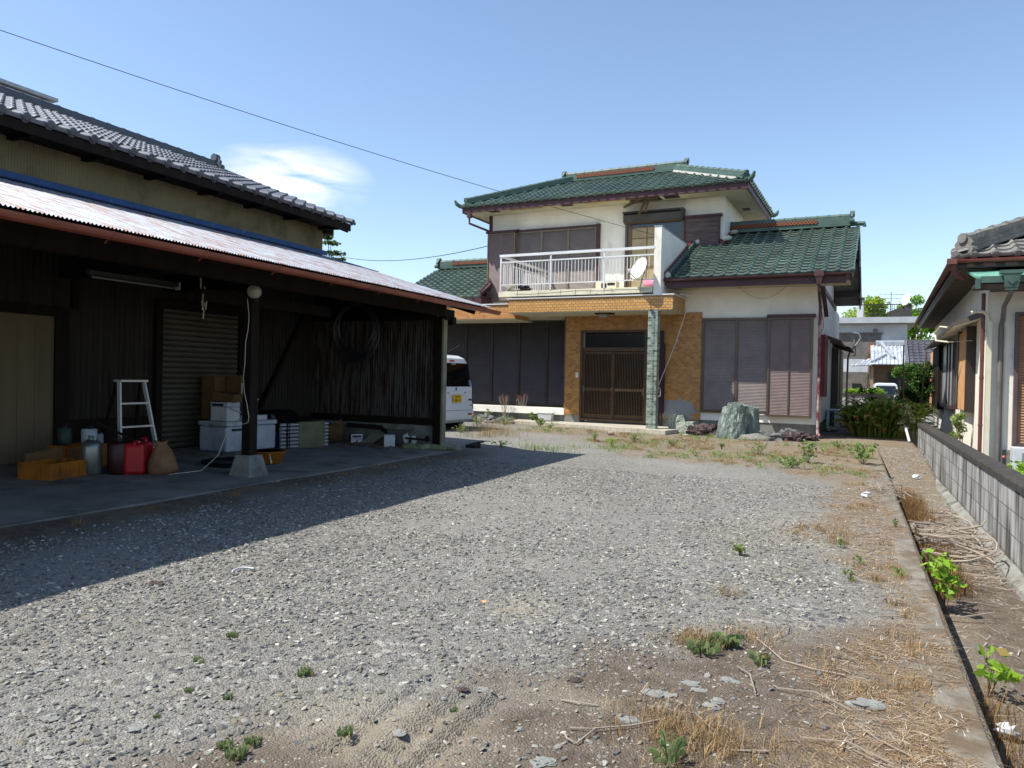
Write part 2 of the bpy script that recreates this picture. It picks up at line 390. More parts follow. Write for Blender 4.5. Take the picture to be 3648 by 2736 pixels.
def onigawara(mb, p, d, s=1.0):
    """ridge-end ornament facing direction d"""
    p, d = Vector(p), Vector(d).normalized(); sd = d.cross(Vector((0, 0, 1))).normalized(); up = Vector((0, 0, 1))
    out = [(-.2, 0), (-.24, .06), (-.17, .12), (-.19, .2), (-.13, .27), (-.08, .34), (0, .37), (.08, .34), (.13, .27), (.19, .2), (.17, .12), (.24, .06), (.2, 0)]
    mb.prism([p + sd * (x * s) + up * (z * s) for x, z in out], d * .07 * s)
    for x, z, r in ((-.17, .06, .075), (.17, .06, .075), (0, .3, .1)):
        c = p + sd * (x * s) + up * (z * s)
        mb.tube([c - d * .02, c + d * .11 * s], [r * s, r * s], 10)
def corr(O, U, V, W, Ln, pitch=.05, amp=.009, seg=4, N=None, thick=0):
    mb = MB(); O, U, V = Vector(O), Vector(U).normalized(), Vector(V).normalized(); N = Vector(N) if N else U.cross(V).normalized()
    n = int(W / pitch * seg); vs = []; fs = []
    for i in range(n + 1):
        u = W * i / n; a = amp * math.sin(2 * math.pi * u / pitch)
        vs += [O + U * u + N * a, O + U * u + V * Ln + N * a]
        if i: fs.append((2 * i - 2, 2 * i, 2 * i + 1, 2 * i - 1))
    mb.add(vs, fs); return mb
def louver(mb, x0, x1, z0, z1, y, pitch=.034, d=.012):
    n = int((z1 - z0) / pitch); p = (z1 - z0) / n
    for i in range(n):
        z = z0 + i * p
        mb.add([(x0, y - d, z), (x1, y - d, z), (x1, y - d * .3, z + p * .72), (x0, y - d * .3, z + p * .72), (x1, y + d * .5, z + p * .74), (x0, y + d * .5, z + p * .74), (x1, y + d * .5, z + p), (x0, y + d * .5, z + p), (x1, y - d, z + p), (x0, y - d, z + p)],
               [(0, 1, 2, 3), (3, 2, 4, 5), (5, 4, 6, 7), (7, 6, 8, 9)])
def frame(mb, x0, x1, z0, z1, y0, y1, w, wb=None):
    wb = wb or w
    mb.box(x0, x0 + w, y0, y1, z0, z1); mb.box(x1 - w, x1, y0, y1, z0, z1)
    mb.box(x0 + w, x1 - w, y0 + .001, y1, z1 - w, z1); mb.box(x0 + w, x1 - w, y0 + .001, y1, z0, z0 + wb)
def text_mb(body, size, P, X, Y, depth=.002, spacing=1.0):
    c = bpy.data.curves.new('t', 'FONT'); c.body = body; c.size = size; c.align_x = 'CENTER'; c.align_y = 'CENTER'; c.extrude = depth; c.resolution_u = 2; c.space_character = spacing
    o = bpy.data.objects.new('t', c); col.objects.link(o)
    dg = bpy.context.evaluated_depsgraph_get(); me = o.evaluated_get(dg).to_mesh()
    X, Y = Vector(X).normalized(), Vector(Y).normalized(); Z = X.cross(Y); P = Vector(P)
    mb = MB(); mb.add([P + X * v.co.x + Y * v.co.y + Z * v.co.z for v in me.vertices], [tuple(p.vertices) for p in me.polygons])
    o.evaluated_get(dg).to_mesh_clear(); bpy.data.objects.remove(o); bpy.data.curves.remove(c)
    return mb
def leaf_mat(name, a, b, dry=None, trans=.35):
    n = NT(name); at = n.n('Attribute', attribute_name='Col')
    c = n.mix(at.outputs['Fac'], srgb(a), srgb(b))
    if dry: c = n.mix(n.rng(at.outputs['Fac'], .88, .95), c, srgb(dry))
    m = n.out(c, .55, 0, .35)
    tr = n.n('BsdfTranslucent'); n.l(c, tr.inputs['Color']); ms = n.n('MixShader'); ms.inputs[0].default_value = trans
    out = n.t.nodes['Material Output']; n.l(n.b.outputs[0], ms.inputs[1]); n.l(tr.outputs[0], ms.inputs[2]); n.l(ms.outputs[0], out.inputs['Surface'])
    return m
leaf_bright = leaf_mat('leaf_yellow_green', '5d8a20', '9dc040', '8a7a3a')
leaf_weed = leaf_mat('leaf_weed_green', '5c7a40', '98ab66', 'a08a55', .45)
leaf_dark = leaf_mat('leaf_dark_green', '22401a', '4a6e28', '7a6a2e')
leaf_lance = leaf_mat('leaf_lance', '45641f', '8f9c46', 'b09050', .35)
leaf_red = leaf_mat('leaf_red', '8a2a1c', 'b5502a')
grass_dry = leaf_mat('dry_grass', '7d6238', 'ad9468', '5c4026', .2); grass_dark = leaf_mat('dead_brown_grass', '5c4326', '8d6d40', '3f2a18', .1)
leaf_ros = leaf_mat('leaf_rosette', '6d8350', 'a5b080', '8f8054', .4); straw_m = leaf_mat('straw', '6f5334', 'b39c7c', 'd8cebc', .1)
stalkm = leaf_mat('dead_stalk', '9a8e80', 'd8d0c4', '7a6450', .05)
twigm = M('twig_bark', '5a4a3a', '6f5f4c', 20, rough=.9)
def leaves(name, cen, rad, n, size, mat, parent=None, asp=2.2, droop=0, shell=.0, loc=None, seed=1):
    """many small leaf faces spread through ellipsoid lobes"""
    g = np.random.default_rng(seed); cen = np.array(cen, float).reshape(-1, 3); rad = np.array(rad, float).reshape(-1, 3)
    k = g.integers(0, len(cen), n); d = g.normal(size=(n, 3)); d /= np.linalg.norm(d, axis=1)[:, None]
    rr = g.random(n) ** (1 / 3.) if not shell else shell + (1 - shell) * g.random(n)
    P = cen[k] + d * rr[:, None] * rad[k]
    a = g.normal(size=(n, 3)); a[:, 2] = a[:, 2] * .6 - droop; a /= np.linalg.norm(a, axis=1)[:, None]
    b = np.cross(a, g.normal(size=(n, 3))); b /= np.linalg.norm(b, axis=1)[:, None] + 1e-9
    s = size * (.6 + .8 * g.random(n))[:, None]
    w = s / asp
    V = np.stack([P - a * s * .5, P + b * w * .5, P + a * s * .5, P - b * w * .5], 1).reshape(-1, 3)
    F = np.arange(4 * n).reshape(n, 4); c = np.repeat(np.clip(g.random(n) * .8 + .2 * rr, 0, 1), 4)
    return place(npmesh(name, V, F, mat, c[:, None] * np.ones(3), parent=parent), loc)
def place(o, loc):
    if loc is not None: o.location = loc
    return o
def blades(name, base, n, hgt, wid, mat, spread=.1, lean=.5, parent=None, seed=1, lay=False, loc=None):
    """thin grass blades: base (k,3) clump centres"""
    g = np.random.default_rng(seed); base = np.array(base, float).reshape(-1, 3)
    k = g.integers(0, len(base), n); P = base[k] + np.c_[g.normal(size=(n, 2)) * spread, np.zeros(n)]
    th = g.random(n) * 2 * np.pi; out = np.c_[np.cos(th), np.sin(th), np.zeros(n)]
    hh = hgt * (.4 + .8 * g.random(n))[:, None]
    side = np.c_[-np.sin(th), np.cos(th), np.zeros(n)] * (wid * (.6 + .8 * g.random(n)))[:, None]
    if lay: up = np.c_[np.zeros((n, 2)), .02 + .10 * g.random(n)]; ln = 1.0
    else: up = np.c_[np.zeros((n, 2)), np.ones(n)]; ln = lean * g.random(n)[:, None]
    q1 = P + (up * .55 + out * ln * .35) * hh; q2 = P + (up * .85 + out * ln) * hh
    V = np.stack([P - side, P + side, q1 + side * .7, q1 - side * .7, q2 + side * .08, q2 - side * .08], 1).reshape(-1, 3)
    i = np.arange(n)[:, None] * 6; F = np.concatenate([i + [0, 1, 2, 3], i + [3, 2, 4, 5]], 0)
    c = np.repeat(g.random(n), 6)
    return place(npmesh(name, V, F, mat, c[:, None] * np.ones(3), parent=parent), loc)
def rocks(name, P, S, mat, colr, flat=.55, seed=3, parent=None):
    """low-poly stones: P (n,3) positions, S (n) sizes"""
    g = np.random.default_rng(seed); n = len(P); t = (1 + 5 ** .5) / 2
    I = np.array([(-1, t, 0), (1, t, 0), (-1, -t, 0), (1, -t, 0), (0, -1, t), (0, 1, t), (0, -1, -t), (0, 1, -t), (t, 0, -1), (t, 0, 1), (-t, 0, -1), (-t, 0, 1)], float); I /= np.linalg.norm(I[0])
    F0 = np.array([(0, 11, 5), (0, 5, 1), (0, 1, 7), (0, 7, 10), (0, 10, 11), (1, 5, 9), (5, 11, 4), (11, 10, 2), (10, 7, 6), (7, 1, 8), (3, 9, 4), (3, 4, 2), (3, 2, 6), (3, 6, 8), (3, 8, 9), (4, 9, 5), (2, 4, 11), (6, 2, 10), (8, 6, 7), (9, 8, 1)])
    V = I[None] * (1 + .28 * g.normal(size=(n, 12, 1)).clip(-1.3, 1.3)) * (S[:, None, None] * np.stack([.7 + .6 * g.random(n), .45 + .5 * g.random(n), flat * (.5 + .6 * g.random(n))], 1)[:, None, :])
    th = g.random(n) * 6.283; c, s = np.cos(th)[:, None], np.sin(th)[:, None]
    tx = g.normal(size=n)[:, None] * .25
    x = V[:, :, 0] * c - V[:, :, 1] * s; y = V[:, :, 0] * s + V[:, :, 1] * c; z = V[:, :, 2] + x * tx
    V = np.stack([x, y, z], 2) + P[:, None, :]
    F = (F0[None] + (np.arange(n) * 12)[:, None, None]).reshape(-1, 3)
    return npmesh(name, V.reshape(-1, 3), F, mat, np.repeat(colr, 12, axis=0), parent=parent)
def wire(name, pts, r, mat, label, cat, **kw):
    return build(MB().tube(pts, r, 6), name, mat, label=label, cat=cat, **kw)
def sag(a, b, s, n=24):
    a, b = Vector(a), Vector(b); return [a.lerp(b, i / n) - Vector((0, 0, s * 4 * (i / n) * (1 - i / n))) for i in range(n + 1)]
# ------------------------------------------------------------------ ground
def ss(a, b, x):
    t = np.clip((x - a) / (b - a), 0, 1); return t * t * (3 - 2 * t)
def nz2(x, y, s, o=0.):
    return noise.noise(Vector((x * s + o, y * s - o, o * .7)))
def drop_z(x, y):
    if x <= .492: return 0.
    if x < 1.3: return (-.285 - .10 * math.exp(-((x - .53) / .05) ** 2)) * (1 - float(ss(11.5, 16.5, y)))
    return -.3 * (1 - float(ss(17, 22, y)))
RUTA, RUTB = gp(1740, 2420), gp(1300, 2760)
def gz(x, y):
    z = drop_z(x, y)
    if abs(x) < 16 and 0 < y < 40:
        k = 1 if x < .45 else .5
        z += k * (.012 * nz2(x, y, .7) + .006 * nz2(x, y, 2.6, 3))
        if x < -5.0: z += .035 * float(ss(-5.0, -5.7, x))
        if -2.9 < x < -.6 and 1.6 < y < 3.4:
            d = RUTB - RUTA; t = max(0, min(1, ((x - RUTA.x) * d.x + (y - RUTA.y) * d.y) / d.length_squared)); px, py = RUTA.x + d.x * t, RUTA.y + d.y * t
            s = ((x - px) * -d.y + (y - py) * d.x) / d.length; e = float(ss(0, .25, t) * ss(1, .9, t))
            for o, w in ((0, .04), (.13, .04), (-.2, .045)):
                q = math.exp(-((s - o) / w) ** 4); z -= e * q * (.020 + .012 * math.sin(t * d.length * 80 + o * 40) + .016 * nz2(x, y, 14))
            z += e * .016 * math.exp(-((s - .065) / .03) ** 2) + e * .012 * math.exp(-((s + .1) / .035) ** 2)
    return z
def lines(*segs):
    out = []
    for a, b, st in segs: out += list(np.arange(a, b, st))
    return np.unique(np.round(out, 4))
gx = lines((-900, -100, 80), (-100, -20, 8), (-20, -8, .4), (-8, -2.7, .08), (-2.7, -.8, .022), (-.8, 1.6, .06), (1.6, 20, .8), (20, 100, 8), (100, 901, 80)); gx = np.unique(np.append(gx, [.492, .494, .51, .53, .55, .575, 1.3, 1.302]))
gy = lines((-900, -20, 80), (-20, 1.5, 1), (1.5, 1.8, .06), (1.8, 3.3, .022), (3.3, 9, .06), (9, 25, .14), (25, 60, 1.2), (60, 200, 10), (200, 1500, 80))
X, Y = np.meshgrid(gx, gy); nx, ny = len(gx), len(gy)
Z = np.array([gz(a, b) for a, b in zip(X.ravel(), Y.ravel())])
i0 = (np.arange(ny - 1)[:, None] * nx + np.arange(nx - 1)[None]).ravel()
GF = np.stack([i0, i0 + 1, i0 + nx + 1, i0 + nx], 1)
XR, YR = X.ravel(), Y.ravel()
N1 = np.array([nz2(a, b, .9, 5) if abs(a) < 20 and abs(b) < 45 else 0 for a, b in zip(XR, YR)])
N2 = np.array([nz2(a, b, 3.2, 9) if abs(a) < 20 and abs(b) < 45 else 0 for a, b in zip(XR, YR)])
def dirt_w(x, y, n1=0, n2=0): return ss(-.15, .35, 2.15 + 1.25 * (x + 1.9) - y + n1 * .5 + n2 * .25) * ss(-2.5, -1.7, x)
def straw_w(x, y, n1=0, n2=0):
    xs = -.35 - .06 * np.maximum(y - 5, 0) * (y > 5)
    a = ss(-.05, .55, x - xs + n1 * .45 + n2 * .3) * (x < .5)
    b = ss(-.6, .8, y - (9.7 - x * .98) + n1 * 1.6 + n2 * .9) * (x < .5)
    c = ss(6.6, 7.8, y) * (x > .49) * (x < 1.3) * .8 + .55 * (x > .49) * (x < .82) * ss(.84, .7, x)
    e = .8 * np.exp(-((x + 5.75) / .28) ** 2) * ss(-.2, .3, n1 + .1) * (y < 10)
    return np.clip(np.maximum(np.maximum(a, b), np.maximum(c, e)), 0, 1)
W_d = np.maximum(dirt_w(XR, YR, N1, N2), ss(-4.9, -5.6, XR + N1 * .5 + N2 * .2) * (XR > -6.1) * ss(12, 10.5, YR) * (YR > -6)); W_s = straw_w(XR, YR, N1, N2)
def spot(px, py, rx, ry):
    p = gp(px, py); return np.exp(-(((XR - p.x) / rx) ** 2 + ((YR - p.y) / ry) ** 2) ** 1.5)
W_p = np.clip(spot(1870, 2165, .16, .22) + .8 * spot(1350, 2600, .45, .28) + .5 * spot(2750, 1900, .5, .9) + .5 * spot(2000, 2480, .25, .12), 0, 1)
W_c = (XR > .49) & (XR < 1.3)
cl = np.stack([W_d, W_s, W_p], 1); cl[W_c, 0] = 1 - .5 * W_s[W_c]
far = (YR > 45) | (np.abs(XR) > 22); cl[far] = (0, 1, 0)
def ground_mat():
    n = NT('gravel_yard'); at = n.n('Attribute', attribute_name='Col'); sp = n.n('SeparateColor'); n.l(at.outputs['Color'], sp.inputs[0])
    v1 = n.n('TexVoronoi', Scale=110.0, Randomness=1.0); n.l(n.co(), v1.inputs['Vector']); v2 = n.n('TexVoronoi', Scale=32.0); n.l(n.co(), v2.inputs['Vector'])
    s1 = n.n('SeparateColor'); n.l(v1.outputs['Color'], s1.inputs[0]); s2 = n.n('SeparateColor'); n.l(v2.outputs['Color'], s2.inputs[0])
    g = n.mix(n.rng(s1.outputs[0], 0, 1), srgb('5f5e58'), srgb('93918a'))
    g = n.mix(n.rng(s2.outputs[0], .93, .96), g, srgb('a9a79f')); g = n.mix(n.rng(s2.outputs[1], .9, .93), g, srgb('4a4b50'))
    g = n.mix(n.rng(n.noise(1.3, 5), .35, .7, 0, .5), g, srgb('76726a'))
    g = n.mix(n.rng(n.noise(.5, 5), .42, .62, 0, .5), g, srgb('8f8d86'))
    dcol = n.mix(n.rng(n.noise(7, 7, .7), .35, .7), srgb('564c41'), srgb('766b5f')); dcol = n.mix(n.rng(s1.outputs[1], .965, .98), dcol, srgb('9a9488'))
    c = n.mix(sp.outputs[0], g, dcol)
    sa = n.noise(34, 6, .75, st=(1, 1, 1), dist=1.5); sc = n.mix(n.rng(sa, .36, .62), srgb('574735'), srgb('9a8464')); sc = n.mix(n.rng(n.noise(3, 6, .7), .45, .62), sc, srgb('7d786c'))
    f = n.math('MULTIPLY', sp.outputs[1], n.rng(n.noise(11, 6, .7), .34, .56))
    c = n.mix(f, c, sc)
    c = n.mix(n.math('MULTIPLY', sp.outputs[2], n.rng(n.noise(20, 5), .3, .6, .45, .9)), c, srgb('958e7d'))
    hgt = n.math('ADD', n.math('MULTIPLY', v1.outputs['Distance'], -.7), n.math('ADD', n.math('MULTIPLY', v2.outputs['Distance'], -.3), n.math('MULTIPLY', n.noise(120, 5, .7), .5)))
    n.bump(hgt, .9, .014)
    return n.out(c, .93, 0, .2)
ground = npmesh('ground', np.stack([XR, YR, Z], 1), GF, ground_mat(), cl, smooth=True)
tag(ground, 'gravel yard with bare dirt and dry straw edges', None, kind='structure')
META['ground'] = (Vector(),)
# loose stones of the gravel
g = np.random.default_rng(11)
def scatter(n, x0, x1, y0, y1, den):
    p = np.c_[g.uniform(x0, x1, n), g.uniform(y0, y1, n)]; k = g.random(n) < den(p[:, 0], p[:, 1]); return p[k]
def yard(x, y):
    d = dirt_w(x, y); s = straw_w(x, y)
    clump = np.array([.55 + .9 * nz2(a, b, 1.1, 2) + .4 * nz2(a, b, 3.5, 4) for a, b in zip(x, y)])
    return np.clip(clump + .25, .3, 1) * (1 - .8 * d) * (1 - .65 * s) * (x > -5.84) * (x < .32) * (1 - .75 * ss(-5.0, -5.5, x))
P = np.concatenate([scatter(125000, -5.4, .35, 1.05, 5.2, yard), scatter(60000, -6.0, .3, 5.2, 10, yard)])
S = .0030 + .0135 * g.random(len(P)) ** 4.6 + .002 * (P[:, 1] > 5)
Zs = np.array([gz(a, b) for a, b in P])
stone_m = None
def stone_mat():
    n = NT('gravel_stone'); at = n.n('Attribute', attribute_name='Col'); c = n.mix(n.rng(n.noise(70, 4), .35, .7, 0, .35), at.outputs['Color'], srgb('5a5955')); return n.out(c, .85, 0, .25)
stone_m = stone_mat()
def stone_cols(n, g):
    pal = np.array([srgb(h)[:3] for h in ('6b6a66', '7f7d77', '929087', '5a5b5c', 'a5a298', '79725f', 'b8b4a8', '47484a')]); w = np.array([.25, .22, .16, .12, .09, .08, .04, .04])
    c = pal[g.choice(len(pal), n, p=w)]; return c * (.85 + .3 * g.random((n, 1)))
gr = rocks('gravel', np.c_[P, Zs + S * .18], S, stone_m, stone_cols(len(P), g)); tag(gr, 'loose grey gravel stones covering the yard', None, kind='stuff')
# dry straw and grass litter
def strawden(x, y): return straw_w(x, y, np.array([nz2(a, b, .9, 5) for a, b in zip(x, y)]), 0) ** 1.5 * (.4 + .6 * np.array([nz2(a, b, 2.2, 1) > -.15 for a, b in zip(x, y)])) * (x < .34 + .1 * (np.array([nz2(a, b, 1.5, 6) for a, b in zip(x, y)]) > 0))
P = np.concatenate([scatter(15000, -1.3, .46, 2.2, 9.5, strawden), scatter(16000, -9, .4, 9.5, 17.0, strawden)])
Pz = np.c_[P, [gz(a, b) + .006 for a, b in P]]
o = blades('dry_straw', Pz, 36000, .07, .0014, straw_m, spread=.02, lay=True, seed=5); tag(o, 'dry straw litter lying along the kerb and in front of the house', None, kind='stuff')
P = scatter(6500, -9, .33, 2.2, 17.0, lambda x, y: strawden(x, y) * (np.array([nz2(a, b, 1.6, 8) for a, b in zip(x, y)]) > .05)); Pz = np.c_[P, [gz(a, b) for a, b in P]]
o = blades('dry_grass', Pz, 15000, .06, .0016, grass_dry, spread=.03, lean=1.1, seed=6); tag(o, 'low withered brown grass tufts beside the kerb', None, kind='stuff')
P = scatter(1500, -10.5, .4, 11.5, 17.4, lambda x, y: np.clip(strawden(x, y), 0, 1) * (np.array([nz2(a, b, .8, 12) for a, b in zip(x, y)]) > -.02)); Pz = np.c_[P, [gz(a, b) for a, b in P]]
o = blades('green_grass', Pz, 3600, .07, .002, leaf_weed, spread=.07, lean=.9, seed=8); tag(o, 'low green grass growing in front of the house', None, kind='stuff')
P = scatter(900, -9.5, .4, 11.0, 17.6, lambda x, y: (np.array([nz2(a, b, .75, 21) + .3 * nz2(a, b, 3, 2) for a, b in zip(x, y)]) > .08) * (strawden(x, y) > .02) * .6)
o = leaves('ground_weeds', [(a, b, gz(a, b) + .02) for a, b in P], [(.10, .10, .05)] * len(P), 7000, .026, leaf_weed, seed=18, asp=1.8); tag(o, 'low mat of small green weeds on the dry strip before the house', None, kind='stuff')
# channel litter
P = scatter(2500, .5, 1.24, 4.0, 16.5, lambda x, y: .9 * ss(.5, .62, x) * 0 + .8 * ss(6.2, 7.5, y) + .2); Pz = np.c_[P, [gz(a, b) + .01 for a, b in P]]
o = blades('dry_straw', Pz, 2600, .16, .0022, stalkm, spread=.03, lay=True, seed=15); tag(o, 'pale dead stems littering the ditch by the block wall', None, kind='stuff')
P = np.array([(.60 + .16 * g.random(), y, 0) for y in np.concatenate([np.arange(6.3, 11.5, .045), np.arange(2.6, 4.2, .22)])]); P[:, 2] = [gz(a, b) for a, b in P[:, :2]]
o = blades('dry_grass', P, 9500, .20, .0016, grass_dark, spread=.07, lean=.8, seed=16); tag(o, 'matted brown dead grass standing in the ditch', None, kind='stuff')
P2 = scatter(5200, .5, 1.28, 2.5, 17, lambda x, y: .25 + .75 * ss(12.5, 14, y)); S = .005 + .014 * g.random(len(P2)) ** 2
o = rocks('gravel', np.c_[P2, [gz(a, b) for a, b in P2]], S, stone_m, stone_cols(len(P2), g)); tag(o, 'grey stones and rubble scattered in the ditch', None, kind='stuff')
# edge dirt clods by the shed floor
# ------------------------------------------------------------------ kerb and block wall
mb = MB(); n = 60
for i in range(n):
    y0, y1 = 1.2 + i * .19, 1.2 + (i + 1) * .19
    if y1 > 12.2: break
    def sec(y):
        k = .012 * nz2(0, y, 5) - .028 * max(0, nz2(2, y, 1.1)) - .01 + (-.03 if 6.9 < y < 7.6 else 0) * abs(nz2(1, y, 9)); e = .02 * nz2(3, y, 3) + .012 * nz2(3, y, 9) - .015; return [(.34 + e, y, -.3), (.345 + e, y, .006 + k), (.36 + e, y, .016 + k), (.478 + e * .5, y, .018 + k), (.492 + e * .5, y, .006 + k), (.494 + e * .3, y, -.34)]
    a, b = sec(y0), sec(y1); mb.add(a + b, [(k, k + 1, k + 7, k + 6) for k in range(5)])
a = sec(y1); mb.add(a, [(0, 1, 2, 3, 4, 5)])
build(mb, 'concrete_kerb', M('kerb_concrete', '7c766a', '5c574e', 8, rough=.95, bump=1.0, bs=30, dirt='5f5240', ds=4, dlo=.46, dhi=.6), label='old weathered concrete kerb edging the ditch', cat='kerb')
gw = thing('block_wall', 'low concrete block wall with dark mossy cap along the right side', 'wall', (1.33, 9, -.37))
mb = MB(); mb.box(1.25, 1.40, -1, 17.35, -.2, .43); build(mb, 'blocks', blockm, gw)
mb = MB()
for i in range(46):
    y0 = -1.02 + i * .4; z = .43 + .003 * (i % 2)
    j = .004 * nz2(0, y0, 3)
    mb.add([(1.232 + j, y0, .432), (1.418, y0, .432), (1.418, y0, .485), (1.405, y0, .497), (1.245 + j, y0, .499), (1.232 + j, y0, .484),
            (1.232 + j, y0 + .396, .432), (1.418, y0 + .396, .432), (1.418, y0 + .396, .485), (1.405, y0 + .396, .497), (1.245 + j, y0 + .396, .499), (1.232 + j, y0 + .396, .484)],
           [(0, 1, 2, 3, 4, 5), (11, 10, 9, 8, 7, 6)] + [(k, k + 6, (k + 1) % 6 + 6, (k + 1) % 6) for k in range(6)])
build(mb, 'cap', capm, gw)
mb = MB()
for i in range(92):
    y0 = -1 + i * .2; 
    def s2(y): w = .03 * nz2(5, y, 2.2) + .01 * nz2(5, y, 9); return [(1.15 + w, y, -.34), (1.17 + w, y, -.245 + w * .5), (1.222 + w * .4, y, -.2 + w), (1.249, y, -.19)]
    a, b = s2(y0), s2(min(y0 + .2, 17.3)); mb.add(a + b, [(k, k + 1, k + 5, k + 4) for k in range(3)])
build(mb, 'footing', concm, gw)
# ------------------------------------------------------------------ shed with lean-to (yard frame)
def fz(x): return .05 + (-5.85 - x) * .028      # shed floor height
mb = MB(); ys = [-3 + i * .25 for i in range(56)] + [10.95]
for a, b in zip(ys[:-1], ys[1:]):
    ea, eb = -5.85 + .018 * nz2(0, a, 2.5), -5.85 + .018 * nz2(0, b, 2.5)
    mb.add([(-8.9, a, fz(-8.9)), (ea, a, fz(ea)), (eb, b, fz(eb)), (-8.9, b, fz(-8.9)), (ea + .01, a, -.1), (eb + .01, b, -.1)], [(0, 1, 2, 3), (1, 4, 5, 2)])
mb.add([(-8.9, 10.95, fz(-8.9)), (-5.85, 10.95, .05), (-5.62, 10.95, .03), (-5.62, 10.95, -.1), (-8.9, 10.95, -.1)], [(0, 1, 2, 3, 4)])
build(mb, 'concrete_floor', slabc, kind='structure', label='grey concrete floor of the open shed')
shed = thing('shed', 'dark open-fronted shed with rusty lean-to tin roof under a grey tiled main roof', 'shed', (-8.0, 6, 0))
S0, S1, XW = -3.0, 10.93, -8.85
# main body
mb = MB(); mb.box(-14.6, XW - .03, S0, S1 - .02, 0, 4.12); build(mb, 'body', darkwood, shed)
b = corr((XW, S0, 3.36), (0, 1, 0), (0, 0, 1), S1 - S0, .80, .036, .007, 4, N=(1, 0, 0)); b.box(XW - .02, XW + .012, S1 - .02, S1 + .015, 3.3, 4.15)
build(b, 'wall', oliv, shed, label='olive corrugated upper wall')
b = corr((-14.6, S1, 2.2), (1, 0, 0), (0, 0, 1), 14.6 + XW, 1.85, .036, .007, 4, N=(0, 1, 0)); build(b, 'wall', oliv, shed)
# back wall below lean-to
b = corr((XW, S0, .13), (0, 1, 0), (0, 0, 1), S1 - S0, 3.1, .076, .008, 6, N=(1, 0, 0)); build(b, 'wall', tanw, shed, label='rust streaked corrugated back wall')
# sliding board door
d = build(MB().box(XW + .01, XW + .035, 1.4, 5.93, .14, 1.88), 'door', doorm, shed, label='pale boarded sliding door')
mb = MB()
for i in range(23): mb.box(XW + .035, XW + .040, 1.4 + i * .205, 1.4 + i * .205 + .198, .15, 1.87)
build(mb, 'boards', doorm, d)
mb = MB(); mb.box(XW + .01, XW + .075, 5.93, 6.1, .13, 2.0); mb.box(XW + .012, XW + .078, 1.2, 5.93, 1.88, 2.0); mb.box(XW + .01, XW + .07, 6.16, 6.22, 2.0, 3.2); build(mb, 'door_frame', darkwood, shed)
# roller shutter
mb = MB(); z = .15
while z < 2.12:
    mb.add([(XW + .022, 7.46, z), (XW + .045, 7.46, z + .02), (XW + .045, 7.46, z + .055), (XW + .022, 7.46, z + .072), (XW + .022, 8.9, z), (XW + .045, 8.9, z + .02), (XW + .045, 8.9, z + .055), (XW + .022, 8.9, z + .072)],
           [(0, 4, 5, 1), (1, 5, 6, 2), (2, 6, 7, 3)]); z += .077
rs = build(mb, 'roller_shutter', rsm, shed)
mb = MB(); mb.box(XW + .01, XW + .09, 7.36, 7.46, .13, 2.2); mb.box(XW + .01, XW + .09, 8.9, 9.0, .13, 2.2); mb.box(XW + .012, XW + .13, 7.37, 8.99, 2.12, 2.24); build(mb, 'shutter_frame', darkwood, rs)
mb = MB(); mb.box(XW + .01, XW + .06, 6.1, 7.36, .13, .62); mb.box(XW + .01, XW + .06, 9.0, 10.7, .13, .5); build(mb, 'base_boards', darkwood, shed)
# timber frame
BX = -6.15
mb = MB(); mb.box(BX - .06, BX + .06, S0, 10.72, 2.24, 2.42); mb.box(BX - .055, BX + .055, 10.72, 11.0, 2.18, 2.36); build(mb, 'front_beam', darkwood, shed)
mb = MB()
for y in (2.2, 6.05, 7.6): mb.box(XW, BX - .06, y - .06, y + .06, 2.36, 2.58)
mb.box(-7.35, -7.24, 6.7, 9.2, 2.12, 2.26); mb.box(-7.5, -7.41, S0, 10.7, 2.62, 2.72); mb.box(-6.8, -6.71, S0, 10.7, 2.55, 2.63)
build(mb, 'cross_beams', darkwood, shed)
for y in np.arange(S0 + .3, 10.8, .75): build(MB().bar((XW, y, 3.33), (-5.42, y, 2.335), .045, .07), 'rafter', darkwood, shed)
mb = MB(); mb.bar((XW, 10.83, 3.3), (-5.62, 10.83, 2.34), .05, .14); mb.box(BX - .10, BX + .10, 10.86, 10.98, 2.1, 2.24); build(mb, 'bargeboard', darkwood, shed)
# middle post with footing
mb = MB(); mb.box(-6.41, -6.29, 6.56, 6.68, .30, 2.24); build(mb, 'post', darkwood, shed)
mb = MB(); cx, cy = -6.35, 6.62
mb.add([(cx - .165, cy - .165, .03), (cx + .165, cy - .165, .03), (cx + .165, cy + .165, .03), (cx - .165, cy + .165, .03), (cx - .105, cy - .105, .3), (cx + .105, cy - .105, .3), (cx + .105, cy + .105, .3), (cx - .105, cy + .105, .3)], [(4, 5, 6, 7), (0, 1, 5, 4), (1, 2, 6, 5), (2, 3, 7, 6), (3, 0, 4, 7)])
build(mb, 'post_footing', concm, shed, bevel=.008)
mb = MB(); mb.box(-6.41, -6.29, 1.8, 1.92, .3, 2.24); build(mb, 'post', darkwood, shed)
